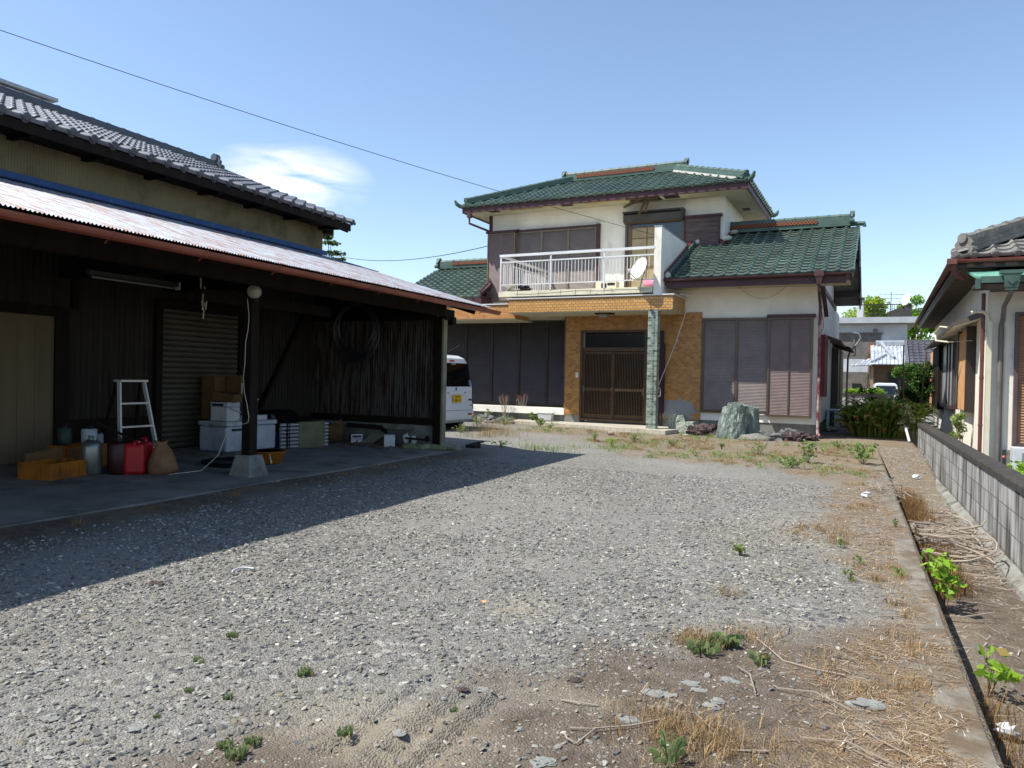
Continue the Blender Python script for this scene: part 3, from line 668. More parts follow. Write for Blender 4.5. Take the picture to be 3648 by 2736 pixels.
# corner post, end wall
mb = MB(); mb.box(-6.29, -6.16, 10.68, 10.8, .06, 2.24); build(mb, 'post', darkwood, shed, label='corner post of the end wall')
mb = MB(); mb.box(-6.157, -6.125, 10.70, 10.82, .08, 2.2); build(mb, 'corner_trim', M('pale_trim', '8d8a74', '77745f', 4, rough=.8), shed)
b = corr((XW, 10.75, .55), (1, 0, 0), (0, 0, 1), -6.29 - XW, 1.75, .05, .009, 5, N=(0, -1, 0)); build(b, 'end_wall', rustw, shed, label='rusted corrugated end wall')
b = MB(); b.add([(XW, 10.77, 2.28), (-6.2, 10.77, 2.28), (-6.2, 10.77, 2.5), (XW, 10.77, 3.3)], [(0, 1, 2, 3)]); build(b, 'end_wall', darkwood, shed)
mb = MB(); mb.box(XW, -6.29, 10.69, 10.78, .43, .55); mb.box(XW, -6.29, 10.69, 10.78, 2.18, 2.30)
mb.bar((XW + .05, 9.35, .6), (XW + .05, 10.5, 2.4), .05, .07, (1, 0, 0)); build(mb, 'end_wall_rails', darkwood, shed)
mb = MB(); mb.box(XW, -6.24, 10.70, 10.86, .02, .43); build(mb, 'end_wall_footing', concm, shed)
# tin roof
sv = Vector((XW + .02 - -5.33, 0, 3.40 - 2.37)); lean = corr((-5.33, S0, 2.375), (0, 1, 0), sv, 10.88 - S0, sv.length, .034, .007, 6, N=(.28, 0, .96))
build(lean, 'tin_roof', tinm, shed, label='faded blue rusty corrugated tin roof')
mb = MB(); dr = sv.normalized(); nn = Vector((.28, 0, .96))
a0 = Vector((-5.345, 0, 2.362)); mb.add([(-5.35, S0, 2.352), (-5.35, 10.87, 2.352), (XW, 10.87, 3.37), (XW, S0, 3.37)], [(0, 3, 2, 1)]); build(mb, 'roof_underside', darkwood, shed)
mb = MB(); mb.add([(XW + .02, S0, 3.50), (XW + .02, 11.05, 3.50), (XW + .035, 11.05, 3.425), (XW + .035, S0, 3.425), (XW + .30, S0, 3.345), (XW + .30, 11.1, 3.345)], [(0, 3, 2, 1), (3, 4, 5, 2)]); mb.bar((XW + .30, 10.9, 3.33), (-7.6, 10.9, 3.06), .10, .012); build(mb, 'flashing', flashm, shed)
# gutter
mb = MB(); n = 8; prof = [(-5.275 + .055 * math.cos(math.pi * k / n), 2.325 - .06 * math.sin(math.pi * k / n)) for k in range(n + 1)]; prof2 = [(-5.275 + .049 * math.cos(math.pi * k / n), 2.325 - .054 * math.sin(math.pi * k / n)) for k in range(n + 1)][::-1]
pp = prof + prof2; m = len(pp)
for y0, y1 in ((S0, .9), (.91, 4.9), (4.91, 8.9), (8.91, 10.98)):
    mb.add([(x, y0, z) for x, z in pp] + [(x, y1, z + .001) for x, z in pp], [(k, (k + 1) % m, m + (k + 1) % m, m + k) for k in range(m)] + [tuple(range(m)), tuple(range(m, 2 * m))[::-1]])
gt = build(mb, 'gutter', gutm, shed, smooth=False)
mb = MB()
for y in np.arange(.3, 10.9, .92): mb.tube([(-5.345 + .0, y, 2.345), (-5.33, y, 2.31), (-5.31, y, 2.275), (-5.275, y, 2.260), (-5.24, y, 2.275), (-5.218, y, 2.31), (-5.215, y, 2.33)], .0035, 4); mb.bar((-5.31, y + .01, 2.27), (-5.34, y + .01, 2.245), .012, .006)
build(mb, 'gutter_brackets', gutm, gt)
# tiled main roof
sl_ = .386; EV = Vector((-8.33, S0, 4.0)); up = Vector((-1, 0, sl_)).normalized(); LR = (11.62 - 8.33) / 1 * math.hypot(1, sl_)
b = tiles(EV, (0, 1, 0), up, 11.18 - S0, LR, .268, .235, hmp=.04, t=.03, drop=.05, knob=.052)
rf = build(b, 'tile_roof', grey_tile, shed, label='grey smoked tile roof')
mb = MB(); RB = EV + up * LR
ridge(mb, (RB.x, S0, RB.z + .01), (RB.x, 11.02, RB.z + .01), .24, .10, .05, 3, .29)
onigawara(mb, (RB.x, 11.03, RB.z - .02), (0, 1, 0), .8); build(mb, 'ridge', plain_grey, rf)
mb = MB(); U2 = Vector((-1, 0, sl_)).normalized()
mb.add([(-8.36, S0, 3.955), (-8.36, 11.15, 3.955), (-11.62, 11.15, 5.26), (-11.62, S0, 5.26), (-15.0, 11.15, 3.95), (-15, S0, 3.95)], [(0, 1, 2, 3), (3, 2, 4, 5)]); build(mb, 'roof_deck', darkwood, rf)
mb = MB(); mb.box(-8.40, -8.36, S0, 11.14, 3.85, 3.965); mb.box(-8.86, -8.41, S0, 11.14, 3.90, 3.93); build(mb, 'eave_board', darkwood, rf)
mb = MB()
for y in np.arange(S0 + .2, 11.1, .91): build(MB().bar((-8.42, y, 3.865), (XW - .2, y, 3.90), .06, .07), 'rafter', darkwood, rf)
mb.bar((-8.40, 11.12, 3.90), (-11.6, 11.12, 5.19), .05, .16); mb.box(-8.95, -8.75, 10.95, 11.15, 3.80, 3.96); build(mb, 'bargeboard', darkwood, rf)
mb = MB(); mb.bar((-8.31, 11.19, 3.99), (-11.6, 11.19, 5.31), .05, .05); build(mb, 'verge_tiles', plain_grey, rf)
# ------------------------------------------------------------------ things hanging in the shed
t = thing('strip_light', 'grey fluorescent strip light fitting hanging from the shed rafters', 'light fitting', (-7.7, 6.2, 2.3))
mb = MB(); mb.box(-7.73, -7.67, 5.55, 6.75, 2.30, 2.35); build(mb, 'housing', M('enamel_grey', '3c3c3a', rough=.5), t); mb = MB(); mb.tube([(-7.7, 5.6, 2.28), (-7.7, 6.7, 2.28)], .013, 8); build(mb, 'tube', leadm, t)
mb = MB(); mb.box(-7.735, -7.665, 6.75, 6.775, 2.265, 2.355); build(mb, 'end_cap', pvc, t)
t = thing('floodlight', 'round white floodlight on top of the shed post', 'lamp', (-6.25, 6.68, 2.1))
mb = MB(); mb.lathe([(.02, -.075), (.05, -.06), (.072, -.02), (.078, 0)], (-6.22, 6.52, 2.175), (.6, -.8, -.1), 16); build(mb, 'lens', M('frosted_bulb', 'b9b8a8', '8f8e80', 30, rough=.35), t, smooth=True)
mb = MB(); mb.lathe([(.08, 0), (.085, .02), (.05, .06), (.02, .09)], (-6.216, 6.524, 2.17), (-.6, .8, .1), 14); mb.box(-6.26, -6.20, 6.53, 6.57, 2.06, 2.10); build(mb, 'housing', blackp, t, smooth=True)
p = [(-6.33, 6.53, 2.1), (-6.30, 6.53, 1.9), (-6.31, 6.53, 1.75), (-6.345, 6.53, 1.6), (-6.35, 6.53, 1.36), (-6.39, 6.55, 1.2), (-6.36, 6.54, 1.02), (-6.31, 6.53, .9), (-6.275, 6.53, .74), (-6.28, 6.52, .68), (-6.34, 6.5, .66), (-6.42, 6.52, .72), (-6.5, 6.5, .66), (-6.55, 6.45, .5), (-6.6, 6.4, .3), (-6.75, 6.3, .12), (-6.95, 6.05, .09), (-7.1, 5.95, .09), (-7.12, 6.1, .092), (-6.95, 6.15, .09)]
wire('power_cord', p, .0038, pvc, 'pale cord looping down the shed post to the floor', 'cord')
t = thing('hose_coil', 'large dark coil of hose hanging under the shed roof by the end wall', 'hose', (-7.6, 10.45, 1.5))
mb = MB()
for k in range(9):
    rr = .36 + .012 * k; pts = []
    for i in range(41):
        a = 2 * math.pi * i / 40; pts.append((-7.68 + rr * math.cos(a) * (1 + .03 * math.sin(k)), 10.42 + .025 * math.sin(k * 2.1) + .04 * math.sin(a * 2 + k), 2.02 + rr * 1.12 * math.sin(a) - .01 * k))
    mb.tube(pts, .012, 5, cap=False)
build(mb, 'coils', M('hose_black', '2b2d33', '3a3d44', 4, rough=.35, spec=.6), t)
t = thing('work_rope', 'short pale rope loops hanging from the shed beam', 'rope', (-7.3, 6.8, 2.1))
mb = MB(); mb.tube([(-7.3, 6.75, 2.4), (-7.29, 6.75, 2.2), (-7.28, 6.77, 2.05), (-7.26, 6.77, 2.0), (-7.27, 6.77, 1.9)], .009, 5); mb.tube([(-7.2, 6.7, 2.2), (-7.21, 6.7, 2.0)], .007, 5); mb.tube([(-7.29, 6.8, 2.3), (-7.25, 6.8, 2.12), (-7.26, 6.8, 2.02), (-7.29, 6.8, 2.1)], .009, 5); build(mb, 'loops', pvc, t)
# ------------------------------------------------------------------ clutter on the shed floor
orange = M('orange_crate', 'a8641a', '8a5014', 6, rough=.55, dirt='5a3a16', ds=7, dlo=.55, dhi=.8)
carton = M('cardboard', '6e5539', '5a442e', 5, rough=.85, spec=.15)
cooler = M('cooler_plastic', 'b4bac4', '9aa0aa', 4, rough=.5, dirt='6d6a62', ds=5, dlo=.55, dhi=.8)
def crate(loc, rz, label, w=.37, l=.52, h=.17):
    t = thing('plastic_crate', label, 'crate', loc, rz=rz, group='orange plastic crates in the shed', local=True)
    mb = MB(); mb.box(-w / 2 + .005, w / 2 - .005, -l / 2 + .005, l / 2 - .005, 0, .012)
    mb2 = MB()
    for sx in (-1, 1):
        mb2.box(sx * w / 2 - .004, sx * w / 2 + .004, -l / 2, l / 2, .012, h)
        mb2.box(-w / 2, w / 2, sx * l / 2 - .004, sx * l / 2 + .004, .013, h - .001)
        for k in range(5): y = -l / 2 + l * k / 4; mb2.box(sx * (w / 2 + .003), sx * (w / 2 + .014), y - .012, y + .012, 0, h)
        for k in range(4): x = -w / 2 + w * k / 3; mb2.box(x - .012, x + .012, sx * (l / 2 + .003), sx * (l / 2 + .014), 0, h)
    build(mb, 'base', orange, t); build(mb2, 'side_walls', orange, t)
    mb = MB()
    for z in (.0, h - .018):
        for sx in (-1, 1):
            mb.box(sx * (w / 2 + .002), sx * (w / 2 + .017), -l / 2 - .015, l / 2 + .015, z, z + .02); mb.box(-w / 2 - .013, w / 2 + .013, sx * (l / 2 + .004), sx * (l / 2 + .019), z + .001, z + .019)
    build(mb, 'rim', orange, t); return t
crate((-7.70, 5.22, fz(-7.7)), R_(12.5), 'orange plastic crate nearest the yard on the shed floor')
crate((-8.2, 5.86, fz(-8.2)), R_(8), 'orange plastic crate behind the silver tank near the board door', h=.25)
mb = MB(); mb.prism([(-7.95, 5.05, .12), (-7.93, 5.45, .12), (-7.93, 5.45, .40), (-7.95, 5.05, .34)], (.012, 0, 0)); mb.prism([(-7.9, 5.5, .14), (-7.6, 5.44, .14), (-7.62, 5.44, .36), (-7.9, 5.5, .38)], (0, .01, 0))
build(mb, 'cardboard_sheet', carton, label='bent brown cardboard sheets standing in the front orange crate', cat='cardboard')
def can(name, label, cat, loc, r, h, mat, lid=None, handle=True, dome=.06):
    t = thing(name, label, cat, loc, local=True)
    mb = MB(); mb.lathe([(r * .92, 0), (r, .02), (r, h - dome), (r * .9, h - dome * .4), (r * .5, h), (.001, h)], n=20); build(mb, 'body', mat, t, smooth=True)
    if handle: mb = MB(); mb.tube([(-r * .5, 0, h - .01), (-r * .45, 0, h + .035), (r * .45, 0, h + .035), (r * .5, 0, h - .01)], .009, 6); build(mb, 'handle', blackp if lid is None else lid, t)
    mb = MB(); mb.lathe([(.03, h - .005), (.03, h + .015), (.02, h + .02)], (r * .5, -r * .3, 0) if dome < .05 else (0, 0, 0), n=10); build(mb, 'cap', lid or blackp, t)
    return t
can('pressure_tank', 'silver pressure tank standing beside the maroon can', 'tank', (-7.60, 5.56, fz(-7.6)), .105, .38, M('dull_steel', '8d918c', '6c706b', 5, rough=.35, metal=.7), leadm, dome=.09)
can('fuel_can', 'dark maroon round can between silver tank and red jerrycan', 'can', (-7.43, 5.76, fz(-7.4)), .115, .37, M('dark_maroon', '3a1014', '2a0c0f', 4, rough=.4), dome=.04)
t = thing('jerrycan', 'bright red plastic jerrycan on the shed floor', 'jerrycan', (-7.29, 5.87, fz(-7.2)), rz=R_(38), local=True)
redp = M('red_plastic', 'b5121c', '96101a', 4, rough=.35, spec=.5)
build(MB().box(-.11, .11, -.10, .10, 0, .35), 'body', redp, t, bevel=.04)
mb = MB(); mb.tube([(-.0, -.075, .32), (0, -.07, .365), (0, .03, .37), (0, .05, .32)], .014, 8); build(mb, 'handle', redp, t, smooth=True)
build(MB().lathe([(.028, .325), (.028, .36), (.02, .362)], (0, .075, 0), n=12), 'cap', whitep, t)
t = thing('jerrycan', 'second red jerrycan half hidden behind the bright one', 'jerrycan', (-7.40, 6.06, fz(-7.3)), rz=R_(70), local=True)
build(MB().box(-.085, .085, -.10, .10, 0, .34), 'body', redp, t, bevel=.025); mb = MB(); mb.tube([(0, -.075, .33), (0, -.06, .385), (0, .05, .37), (0, .08, .33)], .016, 8); build(mb, 'handle', redp, t, smooth=True)
mb = MB(); mb.lathe([(.01, 0), (.15, .01), (.165, .06), (.14, .16), (.095, .26), (.06, .33), (.075, .38), (.02, .36)], (-7.10, 6.07, .085), (0, -.06, 1), 22); mb.v = [tuple(Vector(p) + noise.noise_vector(Vector(p) * 11) * .035) if p[2] > .1 else p for p in mb.v]
build(mb, 'paper_sack', M('brown_sack', '8e6a4a', '73533a', 9, rough=.9, bump=.8, bs=14), label='crumpled brown sack slumped beside the red jerrycan', cat='sack', smooth=True)
t = thing('stepladder', 'short aluminium stepladder leaning at the shed back wall', 'ladder', (-8.45, 6.7, .12))
mb = MB(); A = [(-8.25, 6.42, .12), (-8.25, 6.98, .12)]; T = [(-8.42, 6.52, 1.1), (-8.42, 6.88, 1.1)]
for a, b in zip(A, T): mb.bar(a, b, .022, .055, (1, 0, .2))
build(mb, 'side_rail', railm, t); mb = MB()
for k in (.13, .42, .72): 
    a, b = Vector(A[0]).lerp(Vector(T[0]), k), Vector(A[1]).lerp(Vector(T[1]), k); mb.bar(a, b, .05, .022, (0, 0, 1))
build(mb, 'step', railm, t); mb = MB(); mb.box(-8.5, -8.36, 6.5, 6.9, 1.1, 1.125); build(mb, 'top_plate', railm, t)
mb = MB(); mb.bar((-8.72, 6.45, .13), (-8.47, 6.53, 1.1), .022, .04, (1, 0, 0)); mb.bar((-8.72, 6.98, .13), (-8.47, 6.87, 1.1), .022, .04, (1, 0, 0)); build(mb, 'rear_rail', darkwood, t)
mb = MB(); mb.bar((-8.1, 6.0, .62), (-7.75, 6.55, .25), .035, .035); build(mb, 'iron_pipe', darkwood, label='dark iron pipe slanting over the cans', cat='pipe')
can('paint_tin', 'dark green paint tin on the rear crate', 'tin', (-8.28, 5.72, fz(-8.2) + .26), .075, .2, M('green_tin', '26403a', '1c2f2c', 6, rough=.5), dome=.01)
can('bucket', 'pale grey bucket on the rear crate beside the green tin', 'bucket', (-8.15, 5.93, fz(-8.2) + .26), .085, .18, cooler, dome=.01)
can('glass_jar', 'small pale jar behind the silver tank', 'jar', (-8.35, 6.2, fz(-8.2) + .2), .05, .16, cooler, dome=.02)
# coolers and boxes
t = thing('cooler_box', 'large white cooler chest under the stacked boxes', 'cooler', (-8.22, 8.35, fz(-8.2)), rz=R_(-3), local=True)
build(MB().box(-.28, .28, -.47, .47, 0, .36), 'body', cooler, t, bevel=.03); build(MB().box(-.29, .29, -.48, .48, .365, .43), 'lid', cooler, t, bevel=.015)
mb = MB(); mb.box(.285, .30, -.12, .02, .33, .40); mb.box(.285, .305, -.38, -.10, .30, .33); build(mb, 'latch', blackp, t); mb = MB(); mb.box(-.06, .04, -.49, -.478, .34, .40); build(mb, 'catch', leadm, t)
t = thing('cooler_box', 'small white cooler box with a carrying handle on the large chest', 'cooler', (-8.2, 8.06, fz(-8.2) + .432), rz=R_(4), local=True)
build(MB().box(-.15, .15, -.12, .14, 0, .2), 'body', whitep, t, bevel=.012); build(MB().box(-.153, .153, -.123, .143, .203, .27), 'lid', cooler, t, bevel=.01)
mb = MB(); mb.box(-.12, .08, -.128, -.122, .215, .25); build(mb, 'catch', blackp, t); mb = MB(); mb.tube([(.156, -.1, .2), (.17, -.08, .19), (.17, .14, .12), (.158, .16, .12)], .008, 6); build(mb, 'handle', cooler, t)
t = thing('storage_box', 'grey plastic box beside the small cooler', 'box', (-8.2, 8.44, fz(-8.2) + .51), local=True)
build(MB().box(-.14, .14, -.13, .13, 0, .21), 'body', M('grey_plastic', '6c727c', '5c616a', 4, rough=.5), t, bevel=.01); build(MB().box(-.145, .145, -.135, .135, .213, .235), 'lid', cooler, t)
build(MB().box(-8.36, -7.98, 8.24, 8.68, fz(-8.2) + .432, fz(-8.2) + .505), 'flat_box', whitep, label='flat white box between cooler chest and grey box', cat='box', bevel=.006)
mb = MB(); c = Matrix.Rotation(R_(6), 3, 'Y') @ Matrix.Rotation(R_(10), 3, 'Z')
def rbox(mb, ctr, sz, M3): 
    m = len(mb.v); mb.box(-sz[0] / 2, sz[0] / 2, -sz[1] / 2, sz[1] / 2, -sz[2] / 2, sz[2] / 2)
    for i in range(m, len(mb.v)): mb.v[i] = tuple(Vector(ctr) + M3 @ Vector(mb.v[i]))
rbox(mb, (-8.22, 8.13, fz(-8.2) + .432 + .275 + .065), (.34, .24, .12), c); build(mb, 'cardboard_box', carton, label='flat cardboard box tilted on the small cooler', cat='box')
t = thing('cardboard_box', 'upright carton with a white label topmost of the stack', 'box', (-8.26, 8.42, .9))
build(MB().box(-8.42, -8.14, 8.30, 8.52, .88, 1.2), 'carton', carton, t); build(MB().box(-8.138, -8.133, 8.305, 8.515, .93, 1.09), 'label_sheet', whitep, t)
mb = MB(); st = []
for k in range(10): a = math.pi / 2 + k * math.pi / 5; r = .018 if k % 2 == 0 else .008; st.append((-8.131, 8.41 + r * math.cos(a), 1.055 + r * math.sin(a)))
mb.poly(st); 
for y in (8.365, 8.380, 8.44, 8.455): mb.box(-8.1325, -8.1305, y - .005, y + .005, 1.045, 1.062)
build(mb, 'red_star_mark', redp, t); mb = MB(); mb.box(-8.1325, -8.1305, 8.34, 8.35, 1.0, 1.013); mb.box(-8.1325, -8.1305, 8.365, 8.46, 1.0, 1.012); build(mb, 'print_line', blackp, t)
build(MB().box(-8.40, -8.16, 8.32, 8.5, .845, .878), 'flat_box', whitep, label='thin white tray under the labelled carton', cat='box')
build(MB().box(-8.7, -8.45, 8.1, 8.42, fz(-8.6) + .43, 1.18), 'cardboard_box', carton, label='tall dark carton behind the labelled carton', cat='box')
# things right of the post
t = thing('work_tub', 'orange plastic tub with cream tape beside the shed post', 'tub', (-6.86, 7.50, fz(-6.9)), local=True)
mb = MB(); mb.lathe([(.13, 0), (.15, .02), (.215, .155), (.225, .165), (.215, .165), (.14, .03), (.001, .025)], n=24); build(mb, 'bowl', orange, t, smooth=True); mb = MB(); mb.bar((.13, -.09, .02), (.15, -.14, .15), .03, .004, (1, 0, 0)); build(mb, 'tape', pvc, t)
mb = MB()
for k in range(3):
    mb.tube([(-7.05 + (.30 + .01 * k) * math.cos(a) - .1 * math.sin(k), 7.15 + (.36 + .015 * k) * math.sin(a), fz(-7) + .012 + .018 * k) for a in np.linspace(0, 2 * math.pi, 34)], .012, 6, cap=False)
build(mb, 'rubber_hose', rubber, label='black rubber hose coiled on the floor round the shed post', cat='hose')
t = thing('pipe_bundle', 'stack of silver pipes wrapped in an olive cloth', 'pipes', (-7.65, 9.2, fz(-7.6)))
a, b = Vector((-7.83, 8.80, 0)), Vector((-7.58, 9.60, 0))
for k in range(7): 
    mb = MB(); z = fz(-7.7) + .028 + k * .056; mb.tube([a + Vector((0, 0, z)), b + Vector((0, 0, z))], .0255, 12); build(mb, 'pipe', M('silver_pipe', 'a9abb3', rough=.3, metal=.6) if k == 0 else bpy.data.materials['silver_pipe'], t)
d = (b - a).normalized(); nrm = Vector((d.y, -d.x, 0)); mb = MB(); q = []
mb.bar(a + d * .30 + Vector((0, 0, fz(-7.7) + .20)) + nrm * .0, a + d * .77 + Vector((0, 0, fz(-7.7) + .20)), .075, .405); build(mb, 'cloth', M('olive_cloth', '77745a', '5c5a44', 7, rough=.95, bump=.8, bs=16), t, bevel=.02)
mb = MB(); mb.bar(a + d * .14 + nrm * .03 + Vector((0, 0, fz(-7.7))), a + d * .14 + nrm * .03 + Vector((0, 0, fz(-7.7) + .4)), .01, .006, (1, 0, 0)); mb.bar(a + d * .10 + nrm * .0 + Vector((0, 0, fz(-7.7))), a + d * .10 + Vector((0, 0, fz(-7.7) + .4)), .04, .058, (1, 0, 0)); build(mb, 'strap', blackp, t)
build(MB().box(-8.6, -8.15, 8.95, 9.6, .3, .66), 'rubbish_bag', M('black_bag', '0a0a0c', rough=.25), label='bulging black rubbish bag behind the pipe bundle', cat='bag', bevel=.09)
t = thing('water_container', 'blue plastic water container with a white cap beside the pipes', 'container', (-7.98, 8.98, fz(-8)), local=True)
build(MB().box(-.09, .09, -.1, .1, 0, .22), 'body', M('blue_plastic', '1d3468', '162a55', 3, rough=.4), t, bevel=.025); build(MB().lathe([(.035, .22), (.035, .3), (.03, .302)], n=12), 'cap', cooler, t)
build(MB().tube([(-8.2, 8.75, .12), (-8.2, 8.75, .38)], .06, 12), 'plastic_jug', cooler, label='narrow pale jug beside the blue container', cat='jug')
# by the end wall
t = thing('white_bin', 'small open white bin at the foot of the end wall', 'bin', (-6.93, 10.38, fz(-6.9)), rz=R_(35), local=True)
mb = MB(); w = .085; h = .185
for sx in (-1, 1): mb.box(sx * w - .003, sx * w + .003, -w, w, 0, h); mb.box(-w, w, sx * w - .003, sx * w + .003, 0, h - .001)
mb.box(-w, w, -w, w, 0, .01); build(mb, 'walls', whitep, t); build(MB().box(-w + .005, w - .005, -w + .005, w - .005, .02, h - .03), 'dark_contents', blackp, t)
t = thing('car_stereo', 'white faced appliance front panel propped on the shed floor', 'appliance', (-7.6, 10.4, fz(-7.5)), rz=R_(52), local=True)
build(MB().box(-.1, .1, .0, .12, 0, .145), 'body', blackp, t); build(MB().box(-.1, .1, -.008, -.001, 0, .147), 'front_panel', whitep, t)
mb = MB(); mb.box(-.08, .075, -.011, -.009, .09, .125); mb.box(-.1, .1, -.011, -.009, .062, .07); mb.box(-.012, .012, -.011, -.009, .02, .05); build(mb, 'controls', blackp, t)
mb = MB(); mb.prism([(-7.52, 10.35, .09), (-7.30, 10.42, .09), (-7.16, 10.58, .24), (-7.38, 10.52, .26)], (0, .01, .004)); mb.prism([(-7.2, 10.5, .10), (-7.08, 10.42, .10), (-7.0, 10.6, .22), (-7.1, 10.62, .22)], (0, .01, .01)); build(mb, 'paper_stack', M('old_paper', '7b7466', '68624f', 14, rough=.9), label='leaning sheets of old paper beside the white bin', cat='papers')
t = thing('cardboard_box', 'open grey-brown carton lying in the dark by the end wall', 'box', (-8.1, 10.2, .1))
mb = MB(); rbox(mb, (-8.05, 10.25, .26), (.42, .34, .28), Matrix.Rotation(R_(20), 3, 'Z')); build(mb, 'carton', carton, t); mb = MB(); mb.prism([(-7.86, 10.02, .16), (-7.72, 10.2, .28), (-7.84, 10.28, .5), (-7.96, 10.08, .36)], (.01, -.01, 0)); build(mb, 'flap', carton, t)
mb = MB(); mb.bar((-7.9, 10.55, .38), (-7.25, 10.62, .36), .07, .07); mb.bar((-7.25, 10.62, .34), (-7.05, 10.6, .25), .06, .05); build(mb, 'timber_offcut', darkwood, label='dark timber offcut lying along the foot of the end wall', cat='timber')
mb = MB(); mb.box(-7.1, -6.72, 10.55, 10.66, .1, .34); build(mb, 'car_battery', M('grey_case', '5b5856', '4c4a48', 4), label='grey box standing behind the white bin', cat='box', bevel=.01)
mb = MB(); mb.bar((-6.7, 10.5, .22), (-6.38, 10.58, .2), .03, .03); mb.blob((-6.34, 10.6, .22), (.04, .04, .05), 8, 6, .3); build(mb, 'broken_tool', darkwood, label='broken hand tool propped near the corner post', cat='tool')
mb = MB(); mb.blob((-6.72, 10.55, .2), (.06, .05, .09), 10, 8, .3, 3, 2); mb.blob((-6.6, 10.6, .17), (.05, .05, .08), 10, 8, .3, 3, 5); build(mb, 'crumpled_paper', whitep, label='crumpled pale paper by the end wall', cat='paper')
mb = MB()
for k, (x, y, a, b_) in enumerate(((-6.55, 10.42, .2, .12), (-6.36, 10.45, .18, .1), (-6.12, 10.52, .2, .07), (-5.9, 10.62, .16, .05), (-6.5, 10.5, .1, .12))): mb.blob((x, y, .085 + .01 * (k == 4)), (a, b_, .055 if k < 3 else .03), 14, 8, .3, 2.5, k)
build(mb, 'fabric_sack', M('yellow_green_fabric', '8f906c', '747552', 8, rough=.95, bump=.7, bs=20), label='pale yellow-green sack lying flat beside the corner post', cat='sack', smooth=True)
mb = MB(); mb.box(-6.0, -5.8, 11.3, 11.5, .0, .1); mb.bar((-5.95, 11.35, .1), (-5.75, 11.5, .14), .04, .03); mb.tube([(-5.8, 11.42, .02), (-5.8, 11.42, .15)], .03, 8); build(mb, 'scrap_part', blackp, label='black scrap part on the gravel outside the corner post', cat='scrap', bevel=.01)
mb = MB()
for k in range(26):
    x = random.uniform(-7.9, -6.5); y = 10.0 + random.uniform(-.1, .5); a = random.uniform(0, 3.1); mb.bar((x, y, fz(x) + .01), (x + .2 * math.cos(a), y + .2 * math.sin(a), fz(x) + .015), .01, .01)
for k in range(30):
    x = random.uniform(-8.7, -7.9); y = 7.1 + random.uniform(-.3, .6); a = random.uniform(0, 3.1); mb.bar((x, y, fz(x) + .008), (x + .12 * math.cos(a), y + .12 * math.sin(a), fz(x) + .012), .012, .006)
o = build(mb, 'floor_litter', carton, kind='stuff', label='small scraps of litter on the shed floor')
mb = MB(); pts = [gp(826, 2050), gp(829, 2042), gp(838, 2036), gp(852, 2032), gp(868, 2030), gp(885, 2030), gp(898, 2032), gp(905, 2033)]
mb.tube([p + Vector((0, 0, .014)) for i, p in enumerate(pts)], .006, 8); build(mb, 'plastic_loop', whitep, label='white plastic bucket handle lying on the gravel', cat='handle')
# ------------------------------------------------------------------ the house (house frame H)
YW = 18.5; Y2 = 20.3
hs_ = thing('house', 'two storey white house with green glazed tile roofs and amber brick entrance', 'house', (-6, 18.5, 0), fr='H')
def hb(mb, name, mat, parent=None, **k): return build(mb, name, mat, parent or hs_, **k)
# ground floor
hb(MB().box(-3.965, -1.31, YW, 27.5, .31, 3.56), 'wall', stucco)
hb(MB().box(-4.72, -3.966, YW + .0, YW + .4, 2.952, 3.55), 'wall', stucco)
hb(MB().box(-3.99, -1.34, YW + .02, 27.4, -.3, .308), 'foundation', foundm)
mb = MB(); mb.box(-7.56, -7.13, YW - .03, YW + .4, .30, 2.95); mb.box(-7.13, -5.32, YW - .03, YW + .4, 2.52, 2.95); mb.box(-5.32, -3.967, YW - .03, YW + .4, .30, 2.95)
bw = hb(mb, 'brick_wall', brick_wall)
mb = MB(); mb.box(-7.55, -7.13, YW - .02, YW + .4, -.2, .298); mb.box(-5.32, -3.97, YW - .01, YW + .4, -.2, .298); hb(mb, 'brick_footing', foundm)
# plaster patch with stepped edge
pt = [(-4.90, .33), (-4.12, .33), (-4.12, .39), (-4.20, .39), (-4.20, .46), (-4.03, .46), (-4.03, .53), (-4.10, .53), (-4.10, .62), (-4.14, .62), (-4.14, .70), (-4.20, .70), (-4.20, .76), (-4.30, .76), (-4.42, .765), (-4.42, .83), (-4.52, .83), (-4.52, .765), (-4.86, .76), (-4.92, .83), (-4.97, .98), (-5.02, .98), (-5.02, .5), (-4.90, .5)]
hb(MB().prism([(x, YW - .034, z) for x, z in pt], (0, .003, 0)), 'plaster_patch', M('grey_plaster', '8e8f92', '7f8083', 3, rough=.9))
# entrance door
df = hb(MB(), 'door', glassd) if False else None
mb = MB(); mb.box(-7.05, -5.40, YW + .09, YW + .10, .17, 2.5); door = hb(mb, 'sliding_door', M('ribbed_glass', '1a1712', '22201b', 6, rough=.25, spec=.6))
mb = MB(); frame(mb, -7.13, -5.32, .16, 2.53, YW - .05, YW + .12, .055); mb.box(-7.075, -5.375, YW - .03, YW + .1, 1.99, 2.08); mb.box(-5.40, -5.20, YW - .04, YW + .02, .17, 2.50)
build(mb, 'door_frame', M('door_bronze', '5a4634', '4d3b2c', 4, rough=.4, metal=.2), door)
dm = bpy.data.materials['door_bronze']
for k, (a, b_) in enumerate(((-7.075, -6.22), (-6.26, -5.375))):
    y = YW + .02 + (.03 if k else 0); mb = MB(); frame(mb, a, b_, .17, 1.98, y, y + .03, .065, .17); mb.box(a + .065, b_ - .065, y + .002, y + .028, .94, 1.03)
    n = 17
    for i in range(n): x = a + .075 + (b_ - a - .15) * (i + .5) / n; mb.box(x - .008, x + .008, y + .006, y + .022, .345, .935); mb.box(x - .008, x + .008, y + .006, y + .022, 1.035, 1.91)
    build(mb, 'door_leaf', dm, door)
mb = MB(); 
